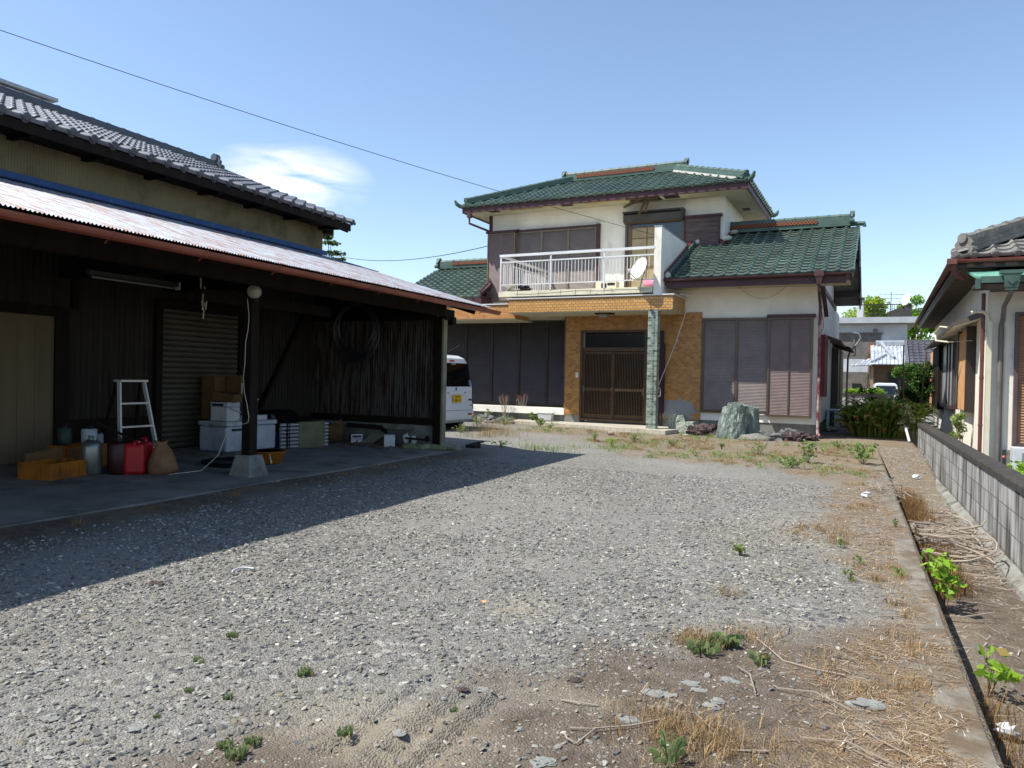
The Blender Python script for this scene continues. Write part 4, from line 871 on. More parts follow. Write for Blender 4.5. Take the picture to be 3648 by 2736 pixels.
for i in range(9): x = -6.17 + i * .082; mb.box(x, x + .05, YW + .044, YW + .05, .955, 1.015)
build(mb, 'carved_rail', M('light_wood', '80623f', '6d5132', 9, rough=.6), door)
mb = MB(); mb.box(-7.05, -7.035, YW + .0, YW + .02, .9, 1.08); mb.box(-5.435, -5.42, YW + .02, YW + .045, .85, 1.05); mb.box(-6.26, -6.245, YW + .0, YW + .02, .98, 1.03); build(mb, 'door_pull', leadm, door)
hb(MB().box(-7.25, -7.17, YW - .045, YW - .03, 1.28, 1.42), 'doorbell', pvc)
mb = MB(); mb.box(-5.12, -4.86, YW - .16, YW - .03, .44, 2.18); mb.box(-5.10, -4.90, YW - .15, YW - .03, 2.18, 2.50); mb.box(-5.02, -4.98, YW - .06, YW - .03, -.0, .44); mb.box(-4.93, -4.91, YW - .06, YW - .03, -.0, .44); 
mc = hb(mb, 'meter_cabinet', M('dark_maroon_steel', '33202a', '2a1a22', 3, rough=.4)); mb = MB(); mb.box(-5.06, -5.02, YW - .155, YW - .15, 2.36, 2.46); mb.box(-4.98, -4.94, YW - .155, YW - .15, 2.36, 2.46); build(mb, 'cabinet_vent', blackp, mc)
# louvre shutters, ground floor left
def shutter_bay(x0, x1, z0, z1, y, mull, fr_mat=brownal, sill=True, edge=.06, pit=.034, lm=None):
    w = MB(); frame(w, x0, x1, z0, z1, y - .05, y + .01, edge, edge * 1.4)
    f = hb(w, 'shutter_frame', fr_mat); xs = [x0 + edge] + mull + [x1 - edge]
    for a, b_ in zip(xs[:-1], xs[1:]):
        mb = MB(); louver(mb, a, b_, z0 + edge * 1.4, z1 - edge, y - .012, pit); build(mb, 'louvre_panel', lm or shutm, f)
    mb = MB()
    for m in mull: mb.box(m - .035, m + .035, y - .045, y - .018, z0 + edge * 1.4, z1 - edge)
    if mull: build(mb, 'mullion', fr_mat, f)
    return f
hb(MB().box(-13.2, -7.562, YW + .44, YW + .7, .30, 2.95), 'wall', stucco); hb(MB().box(-7.6, -7.562, YW - .02, YW + .45, .30, 2.93), 'recess_cheek', brownal)
shutter_bay(-12.85, -7.61, .462, 2.83, YW + .43, [-11.7, -10.85, -10.0, -9.14, -8.28], bronzed, lm=shutd)
mb = MB(); mb.box(-13.2, -7.562, YW - .04, YW + .39, .28, .455); hb(mb, 'window_sill', stucco2)
hb(MB().box(-13.2, -7.57, YW + .03, YW + .3, -.2, .278), 'foundation', foundm)
# ground floor right window with shutter case
shutter_bay(-3.955, -2.36, .50, 2.80, YW - .005, [-3.13])
mb = MB(); frame(mb, -2.40, -1.42, .47, 2.78, YW - .17, YW - .002, .045, .05); mb.box(-1.935, -1.905, YW - .165, YW - .13, .52, 2.735)
cs = hb(mb, 'shutter_case', brownal); mb = MB(); louver(mb, -2.355, -1.465, .52, 2.735, YW - .135, .034); build(mb, 'louvre_panel', M('louvre_pinkish', '7d6a67', '6d5c5a', 2, rough=.5, dirt='85746c', ds=2), cs)
mb = MB(); mb.prism([(-2.43, YW - .20, 2.785), (-2.43, YW - .005, 2.785), (-2.43, YW - .005, 2.87), (-2.43, YW - .20, 2.84)], (1.05, 0, 0)); build(mb, 'case_hood', maroon, cs)
build(MB().box(-2.56, -2.45, YW - .075, YW - .055, .485, .51), 'latch', whitep, cs)
# porch
mb = MB(); mb.prism([(-8.75, 17.72, -.1), (-4.42, 16.95, -.1), (-4.30, 17.5, -.1), (-4.30, YW - .03, -.1), (-8.9, YW - .04, -.1)], (0, 0, .205)); hb(mb, 'porch_floor', brick_mat('porch_tile', 'b0ab9c', 'a39d8e', '989284', '857f72', .15, .15, .005, .7))
hb(MB().box(-9.5, -3.4, 18.1, YW + .02, -.1, .05), 'porch_apron', concm)
# entrance pillar
hb(MB().box(-4.985, -4.755, 17.3, 17.53, .10, 2.925), 'entrance_pillar', pillar_mat)
mb = MB(); zz = 2.86
while zz > .2: 
    a = zz; mb.tube([(-4.87 + .018 * math.cos(t), 17.275 + (.012 * math.sin(t)), a - .04 + .032 * math.sin(t)) for t in np.linspace(0, 6.283, 9)], .0035, 4, cap=False); zz -= .062
hb(mb, 'rain_chain', leadm)
# canopies clad in tile
mb = MB(); mb.box(-8.70, -4.40, 17.3, YW - .001, 2.93, 3.265); cn = hb(mb, 'canopy', brick_band)
build(MB().box(-8.69, -4.41, 17.31, YW - .002, 2.905, 2.929), 'canopy_soffit', soffm, cn)
build(MB().box(-8.73, -4.37, 17.27, YW, 3.266, 3.292), 'canopy_cap', railm, cn)
mb = MB(); mb.box(-13.2, -8.705, 17.75, YW + .02, 2.815, 3.185); c2 = hb(mb, 'canopy', brick_mat('orange_tile_band', 'bd8a52', 'b1783f', 'a3603a', '8a6f52', .113, .066, .004, .45, '8a5a36'))
build(MB().box(-13.2, -8.72, 17.76, YW + .40, 2.79, 2.813), 'canopy_soffit', soffm, c2); build(MB().box(-8.715, -7.605, YW, YW + .40, 2.86, 2.93), 'canopy_soffit', soffm, c2); build(MB().box(-13.2, -8.70, 17.72, YW + .02, 3.187, 3.215), 'canopy_cap', railm, c2)
lp = hb(MB().box(-6.44, -6.0, 17.60, 17.86, 2.87, 2.904), 'porch_light', bronzed); build(MB().box(-6.35, -6.14, 17.63, 17.82, 2.80, 2.87), 'diffuser', M('acrylic', '9a9488', rough=.5), lp)
# balcony
sb = MB(); n = 30
sb.box(-8.99, -4.9, 17.29, Y2, 3.335, 3.475); bal = hb(sb, 'balcony_slab', slabm, bevel=.004)
mb = MB(); x = -8.6
pts = [(-8.5, 3.40), (-8.1, 3.385), (-7.6, 3.40), (-7.3, 3.41), (-6.9, 3.435), (-6.5, 3.425), (-6.2, 3.41), (-5.8, 3.425), (-5.3, 3.415), (-4.95, 3.42)]
for (a, z0), (b_, z1) in zip(pts[:-1], pts[1:]): mb.bar((a, 17.288, z0), (b_, 17.288, z1), .004, .006)
for x in (-8.45, -7.85, -7.25, -6.85, -6.45, -6.1, -5.2): mb.bar((x, 17.288, 3.34), (x + .01, 17.288, 3.47), .004, .005, (1, 0, 0))
build(mb, 'cracks', M('crack_stain', '4a4433', rough=.9), bal)
rl = hb(MB().box(-8.97, -4.86, 17.27, 17.33, 4.37, 4.43), 'balcony_railing', railm)
build(MB().box(-8.92, -4.87, 17.28, 17.315, 4.215, 4.245), 'rail', railm, rl); build(MB().box(-8.92, -4.87, 17.285, 17.315, 3.63, 3.655), 'rail', railm, rl)
build(MB().box(-8.97, -8.91, 17.34, Y2 - .05, 4.37, 4.43), 'rail', railm, rl); build(MB().box(-8.955, -8.925, 17.34, Y2 - .05, 4.215, 4.245), 'rail', railm, rl); build(MB().box(-8.955, -8.925, 17.34, Y2 - .05, 3.63, 3.655), 'rail', railm, rl)
for x in (-8.94, -7.53, -6.11): build(MB().box(x - .018, x + .018, 17.282, 17.318, 3.475, 4.369), 'rail_post', railm, rl)
nb = MB()
for x in np.arange(-8.84, -4.92, .0895):
    if min(abs(x + 8.94), abs(x + 7.53), abs(x + 6.11)) > .03: build(MB().box(x - .0065, x + .0065, 17.292, 17.306, 3.656, 4.214), 'baluster', railm, rl)
for y in np.arange(17.45, 20.2, .12): build(MB().box(-8.947, -8.933, y - .0065, y + .0065, 3.656, 4.214), 'baluster', railm, rl)
hb(MB().box(-4.87, -4.70, 17.28, Y2 - .001, 3.293, 4.88), 'balcony_end_wall', stucco2)
build(MB().box(-4.885, -4.685, 17.27, Y2, 4.881, 4.905), 'wall_coping', leadm, hs_)
# upper storey
hb(MB().box(-10.81, -3.83, Y2, 23.2, 3.0, 6.24), 'wall', stucco)
hb(MB().box(-9.32, -9.24, 18.45, 18.55, 3.1, 3.335), 'balcony_strut', maroon); hb(MB().box(-9.2, -7.5, 18.5, Y2, 3.0, 3.33), 'balcony_base', stucco2)
sf = shutter_bay(-9.95, -7.40, 3.50, 5.62, Y2 - .03, [-9.12, -8.27], beigeal, edge=.05)
build(MB().box(-7.40, -7.30, Y2 - .10, Y2 - .001, 3.47, 5.70), 'frame_post', maroon, sf); build(MB().box(-9.95, -7.30, Y2 - .101, Y2 - .001, 5.62, 5.68), 'frame_head', maroon, sf)
mb = MB(); frame(mb, -10.86, -9.93, 3.55, 5.60, Y2 - .22, Y2 - .01, .035, .05); mb.box(-10.41, -10.38, Y2 - .21, Y2 - .18, 3.6, 5.56); cs2 = hb(mb, 'shutter_case', beigeal)
mb = MB(); louver(mb, -10.825, -9.965, 3.6, 5.565, Y2 - .19, .034); build(mb, 'louvre_panel', bpy.data.materials['louvre_pinkish'], cs2)
mb = MB(); mb.prism([(-10.9, Y2 - .27, 5.61), (-10.9, Y2 - .01, 5.61), (-10.9, Y2 - .01, 5.72), (-10.9, Y2 - .27, 5.67)], (1.02, 0, 0)); build(mb, 'case_hood', maroon, cs2)
# balcony door
mb = MB(); mb.box(-6.50, -4.93, Y2 - .02, Y2 - .012, 3.5, 5.62); bd = hb(mb, 'balcony_door', glassd)
mb = MB(); frame(mb, -6.54, -4.89, 3.48, 5.88, Y2 - .09, Y2 - .001, .06); mb.box(-6.48, -6.40, Y2 - .06, Y2 - .03, 3.5, 5.6); build(mb, 'door_frame', brownal, bd)
mb = MB(); mb.prism([(-6.56, Y2 - .24, 5.64), (-6.56, Y2 - .05, 5.60), (-6.56, Y2 - .05, 5.87), (-6.56, Y2 - .20, 5.87), (-6.56, Y2 - .24, 5.83)], (1.62, 0, 0)); build(mb, 'roller_hood', M('grey_brown_hood', '4a453e', '3f3a34', 3, rough=.5), bd)
mb = MB(); mb.box(-4.95, -4.88, Y2 - .26, Y2 - .001, 5.62, 5.93); mb.box(-6.58, -4.88, Y2 - .25, Y2 - .001, 5.88, 5.93); build(mb, 'hood_trim', bronzed, bd)
build(MB().box(-6.36, -5.50, Y2 - .05, Y2 - .03, 3.5, 5.5), 'paper_screen', blindm, bd)
mb = MB()
for x in (-6.36, -5.92, -5.5): mb.box(x - .012, x + .012, Y2 - .06, Y2 - .028, 3.5, 5.5)
for z in (4.36, 4.4, 5.2, 5.5): mb.box(-6.36, -5.5, Y2 - .06, Y2 - .029, z - .012, z + .012)
mb.box(-6.40, -6.36, Y2 - .07, Y2 - .028, 3.5, 5.55); build(mb, 'screen_bars', M('screen_wood', '6d5335', rough=.6), bd)
# weathered board shutter case beside it
mb = MB(); frame(mb, -4.87, -3.93, 4.88, 5.66, Y2 - .16, Y2 - .001, .04); bc = hb(mb, 'board_case', maroon)
mb = MB()
for i in range(6): mb.box(-4.835, -3.965, Y2 - .14 + .003 * (i % 2), Y2 - .1, 4.90 + i * .122, 4.90 + i * .122 + .117)
build(mb, 'boards', woodw, bc); mb = MB(); mb.prism([(-4.92, Y2 - .20, 5.66), (-4.92, Y2, 5.66), (-4.92, Y2, 5.74), (-4.92, Y2 - .2, 5.71)], (1.04, 0, 0)); build(mb, 'case_hood', maroon, bc)
# ---- main hipped roof
EX0, EX1, EY0, EY1, EZ = -11.44, -3.12, 19.52, 24.0, 6.375
s = .45; RY = (EY0 + EY1) / 2; RZ = EZ + s * (RY - EY0); RX0, RX1 = -8.87, -5.42
mb = MB(); mb.box(EX0 + .06, EX1 - .06, EY0 + .06, EY1 - .06, 6.19, 6.2); sof = hb(mb, 'eave_soffit', soffm)
vt = M('vent_dark', '2c1a18', rough=.8)
mb = MB(); mb.box(-10.62, -10.30, 19.65, 19.85, 6.180, 6.188); mb.box(-8.30, -7.96, 19.65, 19.85, 6.180, 6.188); mb.box(-3.66, -3.46, 21.9, 22.2, 6.18, 6.188); build(mb, 'soffit_vent', vt, sof)
mb = MB(); mb.box(-9.95, -8.9, 19.58, 19.80, 6.181, 6.1885); mb.box(-7.6, -6.5, 19.58, 19.78, 6.181, 6.1885); build(mb, 'bare_soffit_board', M('bare_ply', '9b7f55', '87703f', 6, rough=.85), sof)
mb = MB(); mb.box(-6.32, -5.45, 19.6, 20.1, 6.178, 6.187); mb.box(-5.35, -4.95, 19.7, 20.0, 6.178, 6.187); build(mb, 'soffit_hole', blackp, sof)
mb = MB(); mb.bar((-6.35, 19.58, 6.15), (-5.5, 19.75, 6.16), .10, .008); 
for a, b_ in (((-6.0, 19.75, 6.15), (-6.45, 19.72, 5.98)), ((-5.85, 19.8, 6.14), (-6.05, 19.78, 5.72)), ((-5.78, 19.82, 6.14), (-5.86, 19.8, 5.82)), ((-6.2, 19.72, 6.15), (-6.3, 19.7, 6.0))): mb.bar(a, b_, .07, .008, (0, 1, 0))
build(mb, 'broken_board', M('rotten_ply', '6a563f', '4c3c2c', 9, rough=.9), sof)
mb = MB(); mb.box(EX0, EX1, EY0, EY0 + .05, 6.16, 6.365); mb.box(EX0, EX1, EY1 - .05, EY1, 6.16, 6.365); mb.box(EX0, EX0 + .05, EY0 + .051, EY1 - .051, 6.161, 6.364); mb.box(EX1 - .05, EX1, EY0 + .051, EY1 - .051, 6.161, 6.364)
hb(mb, 'fascia', maroon)
mb = MB(); z0 = EZ - .015
mb.add([(EX0, EY0, z0), (EX1, EY0, z0), (EX1, EY1, z0), (EX0, EY1, z0), (RX0, RY, RZ - .02), (RX1, RY, RZ - .02)], [(0, 1, 5, 4), (1, 2, 5), (2, 3, 4, 5), (3, 0, 4)]); mrf = hb(mb, 'main_roof', darkwood)
half = RY - EY0; c_ = math.hypot(1, s); LnF = half * c_
def clipF(u, v):
    t = v / LnF; return (RX0 - EX0) * t - .0 < u < (EX1 - EX0) - (EX1 - RX1) * t + .0
build(tiles((EX0, EY0 - .06, EZ - .02), (1, 0, 0), (0, 1, s), EX1 - EX0, LnF + .06, .272, .235, clipF), 'roof_slope', green_tile, mrf)
build(tiles((EX1, EY1 + .06, EZ - .02), (-1, 0, 0), (0, -1, s), EX1 - EX0, LnF + .06, .272, .235, lambda u, v: (EX1 - RX1) * v / LnF < u < (EX1 - EX0) - (RX0 - EX0) * v / LnF), 'roof_slope', green_tile, mrf)
dR = EX1 - RX1; sR = (RZ - EZ) / dR; LR_ = dR * math.hypot(1, sR)
build(tiles((EX1 + .06, EY0, EZ - .02), (0, 1, 0), (-1, 0, sR), EY1 - EY0, LR_ + .06, .272, .235, lambda u, v: half * v / LR_ < u < 2 * half - half * v / LR_), 'roof_slope', green_tile, mrf)
dL = RX0 - EX0; sL = (RZ - EZ) / dL; LL_ = dL * math.hypot(1, sL)
build(tiles((EX0 - .06, EY1, EZ - .02), (0, -1, 0), (1, 0, sL), EY1 - EY0, LL_ + .06, .272, .235, lambda u, v: half * v / LL_ < u < 2 * half - half * v / LL_), 'roof_slope', green_tile, mrf)
mb = MB(); ridge(mb, (RX0 - .12, RY, RZ), (RX1 + .12, RY, RZ), .26, .24, .06, 5, .27); rg = build(mb, 'ridge', plain_green, mrf)
build(MB().box(RX0 + .25, RX1 - .75, RY - .128, RY - .10, RZ + .09, RZ + .19), 'ridge_lattice', terr, rg)
mb = MB(); onigawara(mb, (RX0 - .16, RY, RZ + .03), (-1, 0, 0), .85); onigawara(mb, (RX1 + .16, RY, RZ + .03), (1, 0, 0), .85); build(mb, 'ridge_end_tile', plain_green, rg)
for (a, b_) in (((EX0 + .12, EY0 + .12), (RX0 + .12, RY)), ((EX1 - .12, EY0 + .12), (RX1 - .12, RY)), ((EX0 + .12, EY1 - .12), (RX0 + .12, RY)), ((EX1 - .12, EY1 - .12), (RX1 - .12, RY))):
    mb = MB(); A_ = Vector((a[0], a[1], EZ + .075)); B_ = Vector((b_[0], b_[1], RZ + .02)); ridge(mb, A_, B_, .24, .13, .058, 3, .27)
    d = (A_ - B_); d.z = 0; onigawara(mb, A_ + d.normalized() * .05 - Vector((0, 0, .06)), d, .62)
    q = A_ + d.normalized() * .12; dn = d.normalized(); mb.tube([q + Vector((0, 0, -.08)), q + dn * .12 + Vector((0, 0, -.08)), q + dn * .22 + Vector((0, 0, -.02)), q + dn * .28 + Vector((0, 0, .08))], [.06, .065, .06, .03], 8)
    build(mb, 'hip_ridge', plain_green, mrf)
mb = MB(); A_ = Vector((EX1 - .3, EY0 + .24, EZ + .12)); B_ = Vector((RX1 - .1, RY - .1, RZ)); mb.bar(A_ + Vector((-.02, -.1, -.02)), B_ + Vector((-.02, -.12, -.03)), .05, .06); build(mb, 'mortar_line', mortar, mrf)
# gutter pipe at the left corner
mb = MB(); mb.box(-11.27, -11.15, 19.5, 19.62, 6.02, 6.14); mb.tube([(-11.21, 19.56, 6.03), (-11.21, 19.56, 5.85), (-10.9, Y2 - .06, 5.72), (-10.87, Y2 - .06, 5.6), (-10.87, Y2 - .06, 3.9)], .035, 8); hb(mb, 'downpipe', maroon2)
hb(MB().box(-10.90, -10.82, Y2 - .05, Y2 + .05, 3.6, 6.19), 'corner_board', maroon)
# ---- right wing roof
GX0, GX1, GY, GZ, WR = -4.70, -.60, 17.58, 3.72, 21.2
s = .45; GR = GZ + s * (WR - GY); LG = (WR - GY) * math.hypot(1, s)
wr = hb(MB().add([(GX0, GY, GZ - .02), (GX1, GY, GZ - .02), (GX1, WR, GR - .02), (GX0, WR, GR - .02), (GX1, 25.05, GZ - .02), (-3.8, 25.05, GZ - .02), (-3.8, WR, GR - .02)], [(0, 1, 2, 3), (2, 4, 5, 6)]), 'wing_roof', darkwood)
build(tiles((GX0 + .06, GY, GZ - .02), (1, 0, 0), (0, 1, s), GX1 - GX0 - .04, LG, .272, .235, lambda u, v: not (GX0 + u < -3.83 and v * math.cos(math.atan(s)) + GY > Y2 - .02)), 'roof_slope', green_tile, wr)
build(tiles((GX1, 25.05, GZ - .02), (-1, 0, 0), (0, -1, s), 3.2, LG, .272, .235), 'roof_slope', green_tile, wr)
mb = MB(); ridge(mb, (-3.83, WR, GR), (GX1 - .2, WR, GR), .26, .26, .058, 5, .27); rg = build(mb, 'ridge', plain_green, wr)
build(MB().box(-3.8, GX1 - 1.0, WR - .135, WR - .11, GR + .10, GR + .20), 'ridge_lattice', terr, rg)
mb = MB(); onigawara(mb, (GX1 - .2, WR, GR + .06), (1, 0, 0), .85); mb.tube([(GX1 - .2, WR, GR + .06), (GX1 + .12, WR, GR + .05), (GX1 + .13, WR, GR - .03)], [.06, .06, .05], 8); build(mb, 'ridge_end_tile', plain_green, rg)
mb = MB(); mb.bar((GX1 + .01, GY, GZ - .03), (GX1 + .01, WR, GR - .03), .03, .09); mb.bar((GX1 + .01, 25.05, GZ - .03), (GX1 + .01, WR, GR - .03), .03, .09); build(mb, 'verge_tiles', plain_green, wr)
mb = MB(); mb.bar((GX1 - .02, GY + .05, GZ - .13), (GX1 - .02, WR, GR - .13), .04, .13); mb.bar((GX1 - .02, 25.0, GZ - .13), (GX1 - .02, WR, GR - .13), .04, .13)
for y, z in ((18.4, 3.95), (19.9, 4.62), (WR, 5.2), (22.6, 4.60), (24.1, 3.92)): mb.box(-1.32, GX1 - .03, y - .055, y + .055, z - .12, z + .06)
build(mb, 'bargeboards', bronzed, wr)
mb = MB()
for y, z in ((18.4, 3.95), (19.9, 4.62), (WR, 5.2), (22.6, 4.6), (24.1, 3.92)): mb.box(GX1 + .001, GX1 + .02, y - .05, y + .05, z - .12, z + .04)
build(mb, 'purlin_caps', whitep, wr)
mb = MB(); zz = GZ - .075; mb.add([(-1.31, GY + .1, zz + .03), (GX1 - .05, GY + .1, zz + .03), (GX1 - .05, WR, GR - .075), (-1.31, WR, GR - .075), (GX1 - .05, 25.0, zz), (-1.31, 25.0, zz)], [(0, 3, 2, 1), (3, 5, 4, 2)]); build(mb, 'gable_soffit', M('grey_soffit', '8d8c88', '7c7b77', 3, rough=.9), wr)
mb = MB(); mb.prism([(-1.312, YW, 3.55), (-1.312, 24.0, 3.55), (-1.312, 24.0, 4.0), (-1.312, WR, GR - .1), (-1.312, YW, 4.1)], (-.05, 0, 0)); build(mb, 'gable_wall', stucco2, wr)
mb = MB(); mb.box(-1.3, -1.27, 18.4, 25, 3.5, 3.62); mb.bar((-1.29, 18.45, 3.62), (-1.29, 20.3, 2.95), .03, .15, (1, 0, 0)); build(mb, 'gable_trim', maroon, wr)
mb = MB(); mb.add([(GX0 + .06, GY + .04, 3.50), (GX1 - .05, GY + .04, 3.50), (GX1 - .05, YW, 3.50), (GX0 + .06, YW, 3.50)], [(0, 3, 2, 1)]); build(mb, 'eave_soffit', soffm, wr)
build(MB().box(GX0 + .05, -.72, GY + .02, GY + .06, 3.45, 3.66), 'fascia', maroon, wr)
def half_gutter(mb, x0, x1, y, z, r):
    n = 8; P1 = [(y + r * math.cos(math.pi * k / n), z - r * math.sin(math.pi * k / n)) for k in range(n + 1)]; P2 = [(y + (r - .006) * math.cos(math.pi * k / n), z - (r - .006) * math.sin(math.pi * k / n)) for k in range(n + 1)][::-1]; pp = P1 + P2; m = len(pp)
    mb.add([(x0, a, b) for a, b in pp] + [(x1, a, b) for a, b in pp], [(k, m + k, m + (k + 1) % m, (k + 1) % m) for k in range(m)] + [tuple(range(m))[::-1], tuple(range(m, 2 * m))])
mb = MB(); half_gutter(mb, GX0 - .02, GX1 - .0, GY - .04, 3.665, .055); gg = build(mb, 'gutter', maroon2, wr)
mb = MB(); mb.box(-1.36, -1.16, GY - .12, GY + .03, 3.60, 3.72); mb.add([(-1.34, GY - .11, 3.60), (-1.18, GY - .11, 3.60), (-1.18, GY + .02, 3.60), (-1.34, GY + .02, 3.60), (-1.30, GY - .09, 3.42), (-1.22, GY - .09, 3.42), (-1.22, GY, 3.42), (-1.30, GY, 3.42)], [(0, 1, 5, 4), (1, 2, 6, 5), (2, 3, 7, 6), (3, 0, 4, 7)]); mb.tube([(-1.26, GY - .04, 3.42), (-1.26, GY - .03, 3.30), (-1.28, YW - .07, 3.0), (-1.28, YW - .06, 2.8)], .035, 8); build(mb, 'rain_hopper', maroon2, wr)
mb = MB(); mb.tube([(-1.28, YW - .06, 2.85), (-1.28, YW - .06, .2), (-1.27, YW - .08, .1), (-1.22, YW - .16, .07)], .034, 10)
for z in (2.6, 1.9, .9, .35): mb.tube([(-1.28, YW - .06, z), (-1.28, YW - .06, z + .05)], .04, 10)
hb(mb, 'downpipe', M('faded_pipe', '7c3f4a', '6a333d', 5, rough=.5, dirt='b3a2a0', ds=9, dlo=.5, dhi=.62, dst=(1, 1, .6)))
redf = M('red_flashing', '7d2f35', '6c262c', 5, rough=.45)
mb = MB(); mb.bar((-4.665, GY + .0, GZ + .05), (-4.665, Y2, GZ + .05 + s * (Y2 - GY)), .05, .15); mb.bar((-4.7, Y2 - .03, GZ + .05 + s * (Y2 - GY)), (-3.79, Y2 - .03, GZ + .05 + s * (Y2 - GY)), .06, .11); mb.bar((-3.80, Y2, GZ + .05 + s * (Y2 - GY)), (-3.80, WR, GR + .05), .05, .12); build(mb, 'wall_flashing', redf, wr)
mb = MB(); ridge(mb, (-4.60, GY + .05, GZ + .02), (-4.60, Y2 - .1, GZ + .02 + s * (Y2 - GY - .15)), .10, .06, .045, 2, .24); build(mb, 'edge_tiles', plain_green, wr)
mb = MB(); mb.blob((-4.62, GY + .03, GZ + .05), (.08, .07, .08), 10, 8, .25, 3); mb.blob((-3.75, Y2 - .12, GZ + .11 + s * (Y2 - GY)), (.14, .05, .06), 10, 8, .3, 3, 3); mb.blob((-3.7, WR - .25, GR + .0), (.12, .05, .05), 10, 8, .3, 3, 6); mb.blob((-4.5, Y2 - .12, GZ + .06 + s * (Y2 - GY)), (.07, .05, .05), 8, 6, .3); build(mb, 'mortar_lumps', mortar, wr)
# ---- left wing
hb(MB().box(-13.9, -10.82, 20.3, 24.3, 0, 3.7), 'wall', stucco2)
LX0, LX1, LY, LZ, LRY = -14.0, -10.72, 19.45, 3.66, 22.2; s = .47; LRZ = LZ + s * (LRY - LY); LLn = (LRY - LY) * math.hypot(1, s)
lw = hb(MB().add([(LX0, LY, LZ - .02), (LX1, LY, LZ - .02), (LX1, LRY, LRZ - .02), (LX0, LRY, LRZ - .02), (LX1, 25, LZ - .02), (LX0, 25, LZ - .02)], [(0, 1, 2, 3), (3, 2, 4, 5)]), 'wing_roof', darkwood, label='lower left wing roof')
build(tiles((LX0, LY, LZ - .02), (1, 0, 0), (0, 1, s), LX1 - LX0, LLn, .27, .235), 'roof_slope', green_tile, lw)
mb = MB(); ridge(mb, (LX0 + .12, LRY, LRZ), (LX1 + .1, LRY, LRZ), .26, .24, .058, 5, .27); rg = build(mb, 'ridge', plain_green, lw); build(MB().box(LX0 + .7, LX1, LRY - .135, LRY - .11, LRZ + .10, LRZ + .19), 'ridge_lattice', terr, rg)
mb = MB(); onigawara(mb, (LX0 + .14, LRY, LRZ + .03), (-1, 0, 0), .9); build(mb, 'ridge_end_tile', plain_green, rg)
build(MB().box(LX0 + .03, LX1, LY + .02, LY + .07, 3.42, 3.63), 'fascia', maroon, lw)
mb = MB(); mb.box(LX1 - .02, LX1 + .02, LY + .0, Y2 - .1, 3.42, 3.66); mb.bar((LX1, LY + .1, 3.74), (LX1, Y2 - .1, 4.12), .06, .07); mb.tube([(LX1 + .02, LY - .02, 3.62), (LX1 + .0, LY - .02, 3.78), (LX1 + .02, Y2 - .3, 4.16), (-10.86, Y2 - .1, 4.3)], .03, 8); build(mb, 'eave_return', maroon2, lw)
build(MB().add([(LX0 + .03, LY + .05, 3.45), (LX1, LY + .05, 3.45), (LX1, 20.3, 3.45), (LX0 + .03, 20.3, 3.45)], [(0, 3, 2, 1)]), 'eave_soffit', soffm, lw)
# ---- right side of the house: bay hoods, panels
mb = MB(); mb.prism([(-1.31, 20.2, 2.42), (-.92, 20.2, 2.30), (-.92, 20.2, 2.35), (-1.31, 20.2, 2.50)], (0, 3.0, 0)); hd = hb(mb, 'side_hood', maroon); mb = MB(); mb.prism([(-1.31, 23.8, 2.42), (-.82, 23.8, 2.28), (-.82, 23.8, 2.33), (-1.31, 23.8, 2.50)], (0, 3.4, 0)); hb(mb, 'side_hood', darkwood)
hb(MB().box(-1.309, -1.20, 19.1, 20.2, .95, 2.42), 'side_shutter_box', M('red_brown_boards', '5a2328', '4a1c20', 3, rough=.6)); mb = MB()
for i in range(7): mb.box(-1.309, -1.205, 20.22, 20.75, .95 + i * .21, .95 + i * .21 + .2)
hb(mb, 'side_window', stucco2); hb(MB().box(-1.309, -1.12, 23.6, 26.8, .1, 2.3), 'side_door', bronzed); hb(MB().box(-1.119, -1.10, 24.2, 25.1, .2, 2.2), 'plywood_panel', M('plywood', '7b5c3a', '6b4e30', 4, rough=.8))
mb = MB(); mb.tube([(-1.0, 26.6, 0), (-.98, 26.6, 2.1), (-.93, 26.6, 2.3), (-.7, 26.6, 2.6), (-.62, 26.6, 2.75), (-.68, 26.6, 2.9), (-.85, 26.6, 2.92)], .03, 8); hb(mb, 'vent_pipe', leadm)
mb = MB(); mb.tube([(-1.29, 18.6, 3.5), (-1.28, 18.7, 3.0), (-1.27, 19.2, 2.75), (-1.27, 19.4, 2.6), (-1.28, 18.9, 2.5), (-1.29, 18.55, 2.4)], .008, 5); mb.tube(sag((-1.9, GY + .1, 3.48), (-3.0, GY + .1, 3.48), .32, 12), .004, 4); hb(mb, 'loose_cable', blackp)
